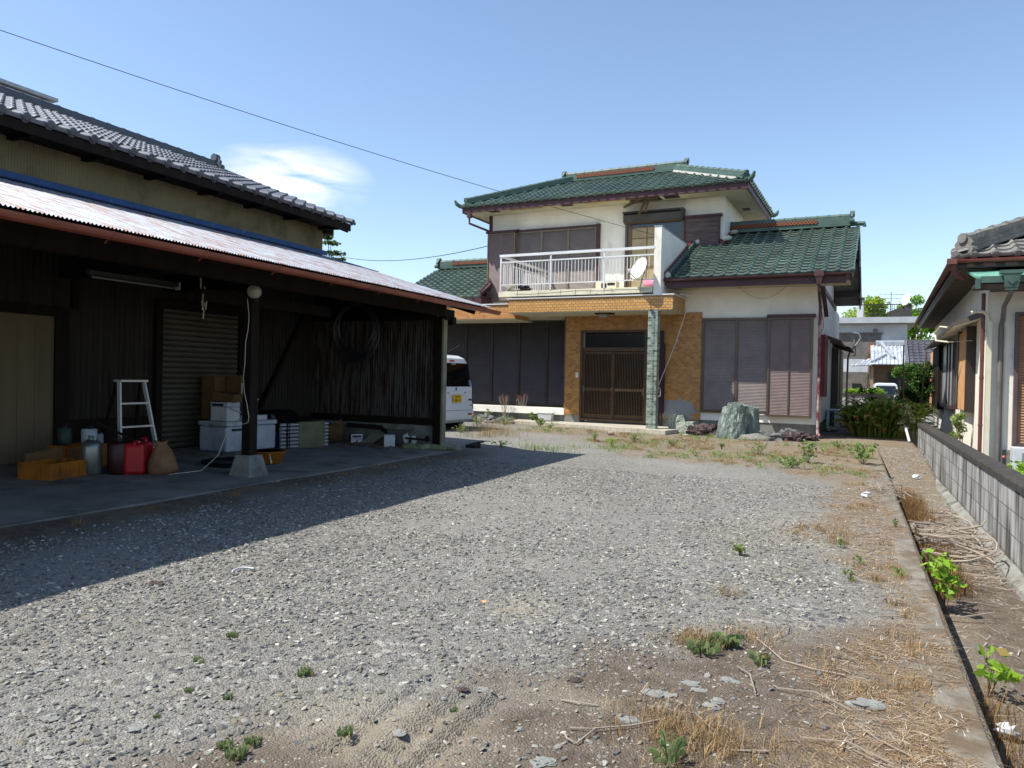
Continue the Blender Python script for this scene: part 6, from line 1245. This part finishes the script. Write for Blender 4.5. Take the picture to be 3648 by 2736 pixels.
build(MB().box(.2, .62, 59.5, 60.5, 5.93, 7.35), 'stair_house', fw, fb); build(MB().box(.15, .68, 59.4, 60.6, 7.35, 7.5), 'stair_roof', bronzed, fb)
dish('small distant white satellite dish on the roof terrace', (3.32, 58.6, 6.55), .42, (-.75, -.6, .3), 'W')
mb = MB(); mb.tube([(2.4, 60, 5.9), (2.4, 60, 7.95)], .03, 6)
an = thing('television_antenna', 'distant television antenna on a mast above the white building', 'antenna', (2.4, 60, 5.9)); build(mb, 'mast', leadm, an); mb = MB()
for z, n_ in ((7.75, 5), (7.45, 4), (6.7, 3)):
    mb.bar((1.6, 60, z + .05), (3.4, 60, z - .05), .03, .03)
    for i in range(n_): mb.bar((1.7 + i * .35, 59.5, z), (1.7 + i * .35, 60.5, z), .02, .02)
build(mb, 'elements', leadm, an)
# tiled houses between
th = thing('house', 'low distant house with pale silver-grey tile roof', 'house', (1, 48, -.3))
build(MB().box(.9, 5, 48.2, 54, -.3, 2.6), 'wall', M('far_brown_wall', '6e5a46', '4e4034', 1.5, rough=.9), th); build(MB().box(1.9, 2.9, 48.1, 48.2, -.3, 2.0), 'doorway', blackp, th); build(MB().box(-2.5, .85, 50, 54, -.3, 2.0), 'wall', greydoor, th); build(MB().box(.0, .5, 49.9, 50, -.3, 1.3), 'doorway', blackp, th)
build(MB().box(.95, 1.1, 47.6, 47.75, -.3, 2.3), 'porch_post', M('far_post', '8a7a64', rough=.8), th); build(MB().box(-2.6, 3.9, 57.0, 57.1, -.3, 3.0), 'white_wall', fw, th)
rt_ = build(tiles((.95, 47.2, 2.42), (1, 0, 0), (0, 1, .42), 3.6, 3.1, .2, .24, lambda u, v: u > -.1 + 0 * v, hmp=.05, drop=.04), 'roof', far_tile, th); build(tiles((-.1, 47.3, 2.32), (1.05, 0, .06), (.35, 1, .40), 1.1, 1.5, .2, .24, lambda u, v: u > v * .5, hmp=.03), 'lower_roof', far_tile, th)
mb = MB(); ridge(mb, (1.25, 50.1, 3.62), (4.6, 50.1, 3.64), .3, .2, .08, 2, .4); ridge(mb, (1.55, 50.0, 3.7), (2.15, 47.9, 2.75), .16, .06, .09, 1, .5); ridge(mb, (1.75, 48.4, 2.95), (1.0, 47.4, 2.5), .16, .06, .08, 1, .5); build(mb, 'ridge', plain_far, rt_)
mb = MB(); mb.prism([(1.22, 49.9, 3.55), (.55, 49.9, 2.6), (1.35, 49.9, 2.6)], (0, .1, 0)); build(mb, 'gable_boards', M('far_gable', '6b4526', '523219', 3), rt_)
dh = thing('outbuilding', 'small distant outbuilding with dark slate-grey tile roof and white pillar', 'outbuilding', (2.9, 36, -.3))
rr_ = build(tiles((2.15, 35.8, 2.14), (1, 0, 0), (0, 1, .55), 2.4, 2.2, .26, .28, hmp=.03, drop=.03, knob=0), 'roof', dark_tile, dh); mb = MB(); mb.bar((2.13, 35.75, 2.15), (2.13, 37.75, 3.24), .1, .12); mb.box(2.1, 4.6, 37.7, 37.8, 3.2, 3.3); mb.box(2.2, 4.5, 35.82, 35.9, 1.98, 2.12); build(mb, 'verge', M('slate_verge', '5a5a60', rough=.6), rr_)
mb = MB(); mb.prism([(2.2, 35.9, 2.0), (2.2, 37.75, 3.1), (2.2, 39.4, 2.1)], (.1, 0, 0)); mb.box(2.35, 2.8, 35.9, 35.99, 1.8, 1.98); build(mb, 'gable', bronzed, dh); build(MB().box(2.42, 2.66, 36.05, 36.3, -.3, 1.9), 'pillar', fw, dh); build(MB().box(2.4, 4.5, 38, 38.2, -.3, 2.1), 'wall', blackp, dh)
fwl = thing('block_wall', 'distant stained block wall topped with green plants beyond the house', 'wall', (.6, 34, -.1)); build(MB().box(-6, 1.56, 34, 34.12, -.3, .80), 'blocks', blockm, fwl); build(MB().box(-6, 1.56, 33.96, 34.16, .802, .87), 'cap', capm, fwl)
fp = thing('gate_pillar', 'weathered grey block gate pillar at the end of the distant wall', 'pillar', (1.8, 33.9, 0)); build(MB().box(1.6, 2.05, 33.7, 34.1, -.3, 1.04), 'shaft', blockm, fp); build(MB().box(1.55, 2.1, 33.65, 34.15, 1.042, 1.1), 'cap', capm, fp)
car = thing('car', 'distant white car half hidden behind the block wall', 'car', (1.55, 42.5, -.15))
P_ = [(-.74, .0), (-.74, .75), (-.60, .85), (-.50, 1.42), (-.40, 1.5), (.40, 1.5), (.5, 1.42), (.62, .85), (.74, .75), (.74, .0)]
mb = MB(); mb.prism([(1.55 + a, 42, -.15 + b) for a, b in P_], (0, 3.2, 0)); build(mb, 'body', white_paint, car, bevel=.05)
build(MB().prism([(1.55 + a, 41.99, -.15 + b) for a, b in ((-.50, .92), (-.43, 1.36), (.43, 1.36), (.52, .92))], (0, .0085, 0)), 'windscreen', M('far_glass', '26323f', rough=.1), car)
mb = MB(); mb.prism([(1.55 - .57, 42.3, .78), (1.55 - .47, 42.3, 1.2), (1.55 - .47, 44.8, 1.2), (1.55 - .57, 44.8, .78)], (-.012, 0, .002)); build(mb, 'side_window', bpy.data.materials['far_glass'], car)
for y in (42.6, 44.6):
    for x in (.85, 2.2): build(MB().tube([(x - .06, y, .1), (x + .08, y, .1)], .26, 16), 'wheel', rubber, car)
lb = thing('building', 'tall white building with capped parapet rising behind the shed roof at upper left', 'building', (-30, 12, 0)); build(MB().box(-36, -27, 2, 17.8, 0, 10.8), 'wall', fw, lb)
mb = MB(); mb.box(-36.1, -26.9, 1.9, 17.9, 10.82, 10.95); mb.box(-36.2, -26.78, 1.8, 18.05, 11.0, 11.12); build(mb, 'parapet', M('parapet_grey', 'a5adb5', '949ca4', 3, rough=.7), lb); mb = MB(); mb.bar((-26.88, 16.2, 10.9), (-26.88, 17.3, 10.1), .03, .03, (1, 0, 0)); build(mb, 'cable', blackp, lb)
mb = MB(); mb.box(-3, 30, 66, 90, -.3, 3.3); build(mb, 'distant_terrace', M('grass_bank', '8a9a50', '76853f', 3, rough=.9), kind='structure', label='grassy bank behind the far buildings')
# ------------------------------------------------------------------ trees and plants
def tree(name, label, loc, h, lobes, n, size, mat, seed, tr=.14, fr='W', group=None):
    t = thing(name, label, 'tree', loc, fr=fr, local=True, group=group); g = random.Random(seed); mb = MB()
    mb.tube([(0, 0, -.1), (.02, .03, h * .25), (-.03, 0, h * .5), (.02, .02, h * .75)], [tr, tr * .8, tr * .6, tr * .3], 8)
    for c in lobes:
        a = Vector((0, 0, h * g.uniform(.25, .55))); b = Vector(c[:3]); mb.tube([a, a.lerp(b, .5) + Vector((0, 0, -.1 * h * .2)), b], [tr * .45, tr * .3, tr * .1], 6)
    build(mb, 'trunk', twigm, t); leaves('crown', [c[:3] for c in lobes], [c[3:] for c in lobes], n, size, mat, parent=t, seed=seed, shell=.35); return t
def lob(n, c, R, r, seed):
    g = random.Random(seed); out = []
    for _ in range(n):
        v = Vector((g.gauss(0, 1), g.gauss(0, 1), g.gauss(0, 1))).normalized() * g.uniform(.3, 1); q = g.uniform(.6, 1.2)
        out.append((c[0] + v.x * R[0], c[1] + v.y * R[1], c[2] + v.z * R[2], r * q, r * q, r * q * .75))
    return out
tree('broadleaf_tree', 'distant yellow-green tree with rusty tips above the white building', (2.2, 76, -.3), 9.5, lob(26, (0, 0, 7.7), (3.0, 2.5, 2.2), 1.0, 3), 11000, .3, leaf_mat('leaf_spring', '64861c', 'a9bd3a', 'a87838'), 4, .3)
tree('broadleaf_tree', 'distant bright green tree with upright twigs right of the antenna', (4.75, 74, -.3), 8.5, lob(26, (0, 0, 6.6), (1.7, 1.8, 2.4), .75, 8), 9000, .24, leaf_mat('leaf_fresh', '4c7a1e', '86b03c'), 5, .25)
tree('bushy_tree', 'distant dark green trees seen in the gap right of the white building', (5.6, 70, -.3), 4.5, lob(8, (0, 0, 3.4), (1.2, 1.2, 1.0), .7, 12), 3500, .2, leaf_dark, 6, .2)
tree('conifer', 'dark conifer top peeping beyond the shed wall corner', (-27.4, 35.5, 0), 9, [(-.6, 0, 7.6, .7, .9, .3), (-.5, 0, 8.3, .8, .8, .12), (-.7, 0, 8.9, .6, .7, .1), (-.9, 0, 9.3, .3, .35, .2), (-.6, 0, 6.8, .9, 1.4, .4), (-.3, 0, 7.9, .7, .5, .06), (-.3, 0, 7.2, .8, .6, .07)], 1300, .22, leaf_dark, 7, .15)
t = thing('shrub', 'bright yellow-green shrub behind the shed corner above the van', 'shrub', h2w((-11.9, 17.0, 0)), local=True); mb = MB(); mb.tube([(0, 0, 0), (.05, 0, 1.2), (0, .05, 2.2)], [.05, .04, .02], 6); build(mb, 'stems', twigm, t)
leaves('foliage', [c[:3] for c in lob(12, (0, 0, 2.15), (.5, .4, .75), .2, 5)], [c[3:] for c in lob(12, (0, 0, 2.15), (.5, .4, .75), .2, 5)], 1500, .07, leaf_bright, parent=t, seed=3, shell=.3)
# lance leaved clump beside the house
def lance_clump(label, loc, n, h, mat, seed, spread=.35, wid=.05, name='leafy_clump', cat='plant'):
    t = thing(name, label, cat, loc, local=True); g = np.random.default_rng(seed); V = []; F = []; C = []
    for i in range(n):
        th = g.random() * 6.283; o = Vector((math.cos(th), math.sin(th), 0)); sd = Vector((-o.y, o.x, 0)); b = o * (g.random() * spread) ; H = h * g.uniform(.3, 1.05); Ln = h * g.uniform(.25, .8); w = wid * g.uniform(.6, 1.3); c = g.random(); m0 = len(V)
        for q, (a, z, ww) in enumerate(((0, 0, .15), (.15, .5, .4), (.4, .85, .9), (.75, .97, 1), (1.0, .84, .08))):
            p = b + o * (Ln * a) + Vector((0, 0, H * z)); V += [p + sd * w * ww + Vector((0, 0, .012)), p - Vector((0, 0, .01 * ww)), p - sd * w * ww + Vector((0, 0, .012))]; C += [c] * 3
        for q in range(4):
            a = m0 + q * 3; F += [(a, a + 1, a + 4, a + 3), (a + 1, a + 2, a + 5, a + 4)]
    npmesh('foliage', [tuple(v) for v in V], F, mat, np.array(C)[:, None] * np.ones(3), parent=t); return t
k = 0
for (x, y, n, h, lb) in ((-.35, 20.2, 190, .75, 'dark green lance-leaved clump nearest the air conditioners'), (.05, 20.1, 220, .9, 'tallest lance-leaved clump with yellowing tips in the middle'), (.42, 20.4, 190, .85, 'lance-leaved clump with tan tips beside the thin stake'), (.0, 21.2, 90, .95, 'lance-leaved clump at the back of the bed')):
    k += 1; lance_clump(lb, h2w((x, y, 0)), n, h, leaf_lance, 20 + k, .4, .055)
def bush(name, label, loc, lobes, n, size, mat, seed, cat='shrub', asp=1.8, stems=0, sh=.3, sr=.004):
    t = thing(name, label, cat, loc, local=True)
    if stems:
        mb = MB(); g = random.Random(seed)
        for i in range(stems):
            c = g.choice(lobes); e = Vector(c[:3]) + Vector((g.uniform(-1, 1) * c[3], g.uniform(-1, 1) * c[4], g.uniform(-.5, 1) * c[5])); b = Vector((g.uniform(-.1, .1), g.uniform(-.1, .1), -.02)) * (1 if c[5] > .15 else .5)
            mb.tube([b, b.lerp(e, .5) + Vector((g.uniform(-.03, .03), g.uniform(-.03, .03), .02)), e], [sr, sr * .8, sr * .5], 4)
        build(mb, 'stems', stalkm if cat == 'dead plant' else twigm, t)
    leaves('foliage', [c[:3] for c in lobes], [c[3:] for c in lobes], n, size, mat, parent=t, seed=seed, shell=sh, asp=asp); return t
bush('bare_shrub', 'dark twiggy shrub before the distant block wall', h2w((-.25, 25.5, 0)), lob(7, (0, 0, .95), (.35, .3, .35), .16, 31), 500, .06, leaf_dark, 31, stems=40, sr=.008)
bush('shrub', 'pale flowering weed mass at the foot of the twiggy shrub', h2w((-.45, 24.5, 0)), lob(7, (0, 0, .35), (.5, .3, .2), .2, 32), 900, .05, leaf_mat('leaf_pale', '76805a', 'b7b592'), 32, stems=16)
bush('climbing_shrub', 'pale leaved straggly shrub beside the end of the block wall', h2w((.60, 19.5, 0)), lob(9, (0, 0, .55), (.2, .25, .4), .13, 33), 420, .055, leaf_mat('leaf_pale2', '7c8a58', 'c0c49c', 'b08a60'), 33, stems=24, sr=.005)
tree('camphor_shrub', 'dark bushy tree rising between the two houses at the wall end', h2w((.95, 26.0, 0)), 2.2, lob(14, (0.05, 0, 1.25), (.45, .5, .85), .33, 41), 7000, .085, leaf_dark, 41, .05)
tree('maple_shrub', 'light green leafy shrub above the gate pillar', (1.95, 35.2, -.2), 2.4, lob(9, (-.05, 0, 1.9), (.5, .5, .45), .26, 44), 2600, .10, leaf_mat('leaf_mid', '2f5518', '6c9434'), 44, .03)
bush('red_leaved_shrub', 'red and orange leaved shrub beside the white pillar', (2.75, 34.6, -.2), lob(7, (0, 0, 1.45), (.22, .3, .4), .18, 45), 900, .09, leaf_red, 45, stems=8)
bush('dark_hedge', 'deep shaded hedge against the neighbour house corner', h2w((1.15, 28.2, 0)), lob(12, (0, 0, .8), (.35, 1.2, .6), .35, 46), 5000, .09, leaf_mat('leaf_deep', '10200e', '25401a'), 46)
for x, lb in ((-.9, 'bright green plants on top of the far wall, left end'), (.1, 'bright green plants on top of the far wall, middle'), (.95, 'tallest bright green plants on the far wall before the white car')):
    bush('wall_plants', lb, (x, 34.3, .75), lob(6, (0, 0, .22), (.42, .08, .08), .17 if x < .5 else .24, int(x * 10) + 60), 900, .07, leaf_bright, int(x * 10) + 60)
mb = MB(); a = h2w((.52, 21.6, 0)); mb.tube([a, a + Vector((.0, 0, 1.25)), a + Vector((-.02, 0, 2.3))], .018, 6); build(mb, 'garden_stake', twigm, label='tall thin garden stake standing in the plant bed', cat='stake')
mb = MB(); a = h2w((.98, 23.5, 0)); mb.tube([a, a + Vector((.05, 0, 1.2)), a + Vector((.12, .0, 2.2))], .022, 6); build(mb, 'sapling_trunk', twigm, label='slanting bare sapling right of the garden stake', cat='sapling')
a = h2w((.55, 18.75, 0)); mb = MB(); mb.tube([a + Vector((-.03, .1, .32)), a + Vector((.04, -.12, .02))], .028, 10); build(mb, 'white_pipe', whitep, label='short white pipe leaning by the end of the block wall', cat='pipe')
bush('leafy_weed', 'green climbing weed on the neighbour house wall by the red pipe', h2w((1.35, 16.6, -.2)), lob(9, (0, 0, .75), (.10, .45, .4), .12, 51), 420, .07, leaf_weed, 51, stems=26, sr=.004)
bush('azalea_bush', 'bright green bush with pink-red flowers behind the block wall', (1.78, 9.4, -.3), lob(14, (0, 0, .52), (.28, 1.5, .14), .2, 52), 3600, .06, leaf_bright, 52)
g = random.Random(4); mb = MB(); 
for i in range(7): y = 9.4 + g.uniform(-1.4, 1.6); x = 1.64 + g.uniform(-.1, .1); mb.blob((x, y, .40 + g.uniform(-.05, .04)), (.018, .018, .015), 7, 5, .4, 4, i)
build(mb, 'flower_heads', M('coral_flower', 'c4574a', 'd98a72', 9), label='pink-red flowers scattered over the azalea bush', cat='flowers')
# ditch plants and dead brush
t = thing('brush_pile', 'pile of pale dead branches lying across the ditch', 'branches', (.9, 8.0, -.28)); g = random.Random(9); mb = MB()
for i in range(260):
    y = g.gauss(8.5, .95); x = g.uniform(.6, 1.12); a = g.uniform(-.9, .9) + (math.pi if g.random() < .5 else 0); Ln = g.uniform(.15, .55); z = -.26 + .22 * math.exp(-((y - 8) / .8) ** 2) * g.random()
    d = Vector((math.cos(a), math.sin(a), 0)); p = Vector((x, y, z)); q = [p - d * Ln / 2, p + Vector((g.uniform(-.03, .03), g.uniform(-.03, .03), .03 * g.random())), p + d * Ln / 2 + Vector((0, 0, g.uniform(0, .06)))]
    q = [Vector((min(max(v.x, .54), 1.2), v.y, v.z)) for v in q]; r = g.uniform(.004, .009); mb.tube(q, [r, r, r * .5], 4)
for i in range(9):
    y0 = g.uniform(6.9, 8.6); R1 = g.uniform(.22, .34); c = Vector((.86, y0, -.2)); a0 = g.uniform(0, 6); q = []
    for k_ in range(9): a = a0 + k_ * .35; q.append(Vector((min(max(c.x + R1 * math.cos(a), .54), 1.19), c.y + R1 * 1.6 * math.sin(a), -.16 + .02 * k_ + .02 * g.random())))
    mb.tube(q, .008, 5)
build(mb, 'branches', stalkm, t)
t = thing('brush_pile', 'fallen dry stalks piled over the kerb farther up', 'branches', (.45, 9.8, 0)); mb = MB()
for i in range(60):
    y = g.gauss(9.7, .5); x = g.uniform(.18, .62); a = g.uniform(0, 6.28); Ln = g.uniform(.1, .35); d = Vector((math.cos(a), math.sin(a), g.uniform(-.2, .5))); p = Vector((x, y, .03 + .05 * g.random())); mb.tube([p - d * Ln / 2, p + d * Ln / 2], g.uniform(.002, .005), 4)
build(mb, 'branches', stalkm, t)
for k_, (x, y, lb) in enumerate(((.17, 9.3, 'crumpled white paper on the dry stalks at the kerb'), (.60, 8.25, 'crumpled white plastic in the ditch'), (.66, 3.9, 'crumpled silver wrapper at the near end of the ditch'), (.95, 13.3, 'white scrap lying beside the block wall'))):
    mb = MB(); mb.blob((x, y, gz(x, y) + .04), (.05, .035, .03), 9, 6, .5, 4, k_); build(mb, 'paper_scrap', whitep, label=lb, cat='litter')
def leafy(label, loc, h, n, size, seed, mat=leaf_weed, spread=.1, stems=5, name='leafy_weed', grp=None):
    t = thing(name, label, 'weed', loc, local=True, group=grp); g = random.Random(seed); mb = MB(); lb_ = []
    for i in range(stems):
        a = g.uniform(0, 6.28); e = Vector((math.cos(a) * spread * g.random(), math.sin(a) * spread * g.random(), h * g.uniform(.6, 1))); mb.tube([(0, 0, -.02), e * .5 + Vector((0, 0, .02)), e], [.003, .0025, .0015], 4)
        for q in (.45, .7, .9, 1.0): lb_.append((e.x * q, e.y * q, e.z * q, size * .9, size * .9, size * .4))
    build(mb, 'stems', twigm, t); leaves('foliage', [c[:3] for c in lb_], [c[3:] for c in lb_], n, size, mat, parent=t, seed=seed, asp=1.6); return t
q = gp(3365, 2180, -.28); leafy('tall bright green leafy weed growing out of the ditch by the kerb', (q.x, q.y, -.28), .40, 150, .062, 3, leaf_bright, .2, 9)
q = gp(3520, 2480, -.28); leafy('smaller yellow-green sapling in the ditch at the lower right', (q.x, q.y, -.28), .24, 46, .06, 4, leaf_bright, .14, 5)
for k_, (px, py, h, n, sz, sp, lb) in enumerate(((2245, 1640, .0, 0, 0, 0, ''), (2880, 1650, .42, 110, .07, .22, 'clump of leafy green weeds left of centre before the house side'), (3075, 1655, .40, 130, .08, .25, 'largest clump of leafy green weeds near the kerb end'), (2810, 1668, .22, 220, .05, .3, 'low dense green weed patch on the dry ground'), (2990, 1600, .2, 80, .05, .2, 'low green weeds before the plant bed'), (2570, 1600, .16, 30, .05, .06, 'small upright green weed on the dry band'), (2640, 1980, .10, 26, .045, .05, 'lone small weed in the middle of the gravel'))):
    if not h: continue
    q = gp(px, py); leafy(lb, q, h * .85, int(n * 2.2), sz * .66, 70 + k_, leaf_weed, sp * 1.15, 14)
for k_, (px, py) in enumerate(((2750, 1960), (3060, 2010), (3190, 1880), (3030, 2070), (3200, 2055))):
    q = gp(px, py) if k_ else gp(2995, 1950); leafy('little green weed sprouting through the straw by the kerb', q, .07, 14, .035, 90 + k_, leaf_weed, .03, 4, 'weed_sprout', 'little weeds sprouting by the kerb')
# rosette weeds in the gravel
ros = lance_clump('low green weed rosette with toothed leaves in the gravel', gp(1090, 2405), 44, .020, leaf_ros, 5, .028, .0028, 'weed_rosette', 'weed'); ros['group'] = 'weed rosettes in the gravel'
for k_, (px, py, s_) in enumerate(((830, 2270, .8), (705, 2355, .6), (720, 2365, .4), (1235, 2620, .9), (800, 2665, .8), (845, 2700, 1.1), (815, 2490, .6), (675, 2465, .5), (1620, 2535, .5), (560, 2555, .4), (905, 2650, .8))):
    dup(ros, gp(px, py), random.uniform(0, 6), 'low green weed rosette with toothed leaves in the gravel', scale=(s_, s_, s_))
ros['label'] = 'low green weed rosette with toothed leaves in the gravel'
lance_clump('green dandelion-like weed tuft, right of the pair near the dirt edge', gp(2590, 2300), 90, .05, leaf_ros, 8, .06, .0035, 'weed_tuft', 'weed'); lance_clump('green weed tuft beside brown grass at the dirt edge', gp(2500, 2325), 80, .045, leaf_ros, 9, .06, .0035, 'weed_tuft', 'weed')
lance_clump('small spiky green tuft right of the two dirt-edge tufts', gp(2710, 2370), 40, .045, leaf_ros, 10, .03, .0028, 'weed_tuft', 'weed'); lance_clump('broad bladed green grass tuft at the bottom edge', gp(2380, 2730), 18, .09, leaf_ros, 11, .03, .0055, 'grass_tuft', 'grass')
for k_, (px, py, n, sp, lb) in enumerate(((2480, 2290, 420, .07, 'brown and green grass tuft at the dirt edge'), (2660, 2270, 300, .09, 'withered straw-coloured tuft right of the green ones'), (2420, 2620, 700, .12, 'tangled withered weed mat at the bottom of the view'), (2560, 2680, 500, .12, 'second tangled withered weed mat lower right'), (2600, 2120, 90, .05, 'small flattened brown tuft in the gravel'))):
    q = gp(px, py); o = blades('grass_tuft', [(0, 0, 0)], n, .07, .0013, grass_dry, spread=sp, lean=1.2, seed=50 + k_, loc=q); tag(o, lb, 'grass')
# weeds along the front of the house
for k_, (px, py, h, n, lb) in enumerate(((1745, 1500, .34, 200, 'green leafy plant on the stump behind the van'), (1850, 1500, .45, 420, 'green bushy weed in the bed left of the porch'), (1900, 1508, .3, 260, 'low spreading green weed at the porch corner'), (2010, 1500, .32, 160, 'trailing green weed by the brick wall'), (1640, 1545, .2, 60, 'small spiky weed under the van corner'), (2550, 1525, .36, 90, 'green weed between boulder and standing stone'), (2120, 1570, .2, 60, 'small upright weed before the porch'), (2260, 1575, .18, 50, 'leafy weed patch before the pillar'), (2925, 1540, .25, 90, 'green weeds at the foot of the house corner'), (1925, 1520, .22, 200, 'grassy green tuft before the porch left end'))):
    q = gp(px, py, 0.02); leafy(lb, q, h, n * 2, .038, 110 + k_, leaf_weed, .22, 12)
for k_, (px, lb) in enumerate(((1860, 'reddish dead weed in front of the dark shutters'), (1955, 'thin reddish dead weed near the planter'), (1800, 'tall dead stalk weed behind the van'))):
    q = gp(px, 1500, .05); bush('dead_weed', lb, q, lob(7, (0, 0, .6), (.18, .12, .2), .1, 130 + k_), 160, .028, leaf_mat('dead_leaf%d' % k_, '6b4434', '9a6a50') if k_ == 0 else bpy.data.materials['dead_leaf0'], 130 + k_, 'dead plant', stems=22, sr=.004)
o = blades('dry_grass', [tuple(gp(x + random.uniform(-20, 20), y + random.uniform(-8, 8))) for x in range(1690, 1840, 10) for y in (1522, 1540, 1556)], 1500, .24, .002, grass_dry, spread=.2, lean=1.3, seed=77); tag(o, 'tall dry grass behind and beside the van', None, kind='stuff')
o = blades('green_grass', [tuple(gp(x, y)) for x, y in ((1720, 1540), (1690, 1560), (1760, 1550), (1940, 1538), (1925, 1530), (1900, 1600), (1935, 1602), (2035, 1595), (1870, 1590), (1990, 1610), (2200, 1600))], 900, .13, .003, leaf_weed, spread=.22, lean=1.3, seed=78); tag(o, 'green grass clumps near the van and shadow tip', None, kind='stuff')
for k_, (px, py, h, n, lb) in enumerate(((1700, 1520, .3, 160, 'leafy weed clump right behind the van wheel'), (1800, 1520, .28, 260, 'green weed mound on the stones left of the porch'), (1960, 1530, .16, 120, 'small green weed before the planter'), (1780, 1600, .15, 90, 'yellow-green weed at the shed shadow edge'), (2180, 1590, .16, 110, 'light green weed on the gravel before the porch'), (2400, 1590, .14, 90, 'thin green weed below the pale boulder'), (2700, 1620, .22, 200, 'green weed patch right of the standing stones'), (2480, 1625, .12, 60, 'scanty weed at the gravel border'))):
    q = gp(px, py, 0.0); leafy(lb, q, h, n, .034, 150 + k_, leaf_bright if 'light' in lb or 'yellow' in lb else leaf_weed, .25, 12)
# flat stones and cobbles
cob = M('cobble', '82847f', '686a66', 9, rough=.85, dirt='6a6860', ds=6, dlo=.55, dhi=.8, bump=.4, bs=40)
for k_, (px, py, a, b_, lb) in enumerate(((2335, 2475, .055, .026, 'long pale blue-grey cobble bedded in the dirt'), (2460, 2437, .04, .02, 'flat grey cobble right of the long pale one'), (2590, 2425, .03, .02, 'rounded grey cobble in the dirt patch'), (2615, 2432, .02, .014, 'small oval cobble beside the rounded one'), (2555, 2500, .03, .02, 'grey cobble in the lower group'), (2535, 2520, .034, .02, 'speckled grey cobble at the group edge'), (2490, 2460, .03, .016, 'flat worn cobble above the lower group'), (3085, 2515, .07, .035, 'large flat bluish stone sunk in the straw near the kerb'), (2240, 2570, .04, .022, 'buried pale stone left of the cobbles'), (1425, 2615, .024, .018, 'white stone by the tyre rut'), (1925, 2720, .03, .024, 'pale stone at the bottom edge'), (1952, 2715, .028, .018, 'second pale stone at the bottom edge'), (1362, 2397, .02, .016, 'small white pebble in the gravel'), (1645, 2457, .026, .016, 'dark grey stone at the gravel edge'), (1722, 2458, .03, .016, 'flat grey stone by the rut'), (2608, 2033, .03, .02, 'rounded beige stone on the gravel'), (2365, 2065, .045, .02, 'flat grey slab stone on the gravel'), (1725, 2145, .022, .015, 'orange-tinted pebble in mid gravel'), (2510, 1990, .02, .015, 'black pebble on the open gravel'), (2290, 2200, .02, .012, 'dark pebble left of the dirt patch'), (2050, 2425, .025, .02, 'black angular stone near the rut'), (490, 2600, .03, .022, 'pale flat stone at the left foreground'), (180, 2560, .032, .022, 'pale grey slab at the lower left'), (560, 2080, .06, .025, 'dark flat stone in the gravel'), (150, 2390, .03, .02, 'pale stone near the left edge'))):
    q = gp(px, py); mb = MB(); mb.blob((q.x, q.y, q.z + b_ * .12), (a, b_ * 1.3, b_ * .42), 11, 7, .34, 2.2, k_)
    m_ = cob if not ('dark' in lb or 'black' in lb or 'orange' in lb) else (lava if 'orange' not in lb else tanp); build(mb, 'cobble', m_, label=lb, cat='stone')
mb = MB()
g = random.Random(12)
for i in range(70):
    y = g.uniform(2.6, 9.5); x = g.uniform(-.75, .3); a = g.uniform(0, 6.28); Ln = g.uniform(.08, .3); d = Vector((math.cos(a), math.sin(a), 0)); p = Vector((x, y, gz(x, y) + .012)); mb.tube([p - d * Ln / 2, p + Vector((0, 0, .01)) + d.orthogonal() * .015, p + d * Ln / 2], g.uniform(.0015, .0032), 4)
o = build(mb, 'dead_stems', stalkm, kind='stuff', label='dead stems strewn over the straw')
for k_, (pts, lb) in enumerate(((((2320, 1960), (2500, 2070)), ''), (((2680, 2270), (2740, 2320), (2790, 2360), (2900, 2395), (3010, 2412)), 'long dry root trailing over the dirt at right'), (((2760, 2065), (2830, 2090)), 'flat pale wooden stick on the gravel edge'), (((2010, 2620), (2020, 2645), (2055, 2655), (2120, 2610), (2030, 2600)), 'curled thin root on the bare dirt'), (((2000, 2500), (2060, 2515), (2130, 2520)), 'thin straw stalk on the bare dirt'), (((2600, 2680), (2740, 2690)), 'pale dead stick at the bottom right'))):
    if lb:
        mb = MB(); mb.tube([gp(*p) + Vector((0, 0, .008 + .006 * (i % 2))) for i, p in enumerate(pts)], .0035, 5); build(mb, 'dead_stick', stalkm, label=lb, cat='stick')
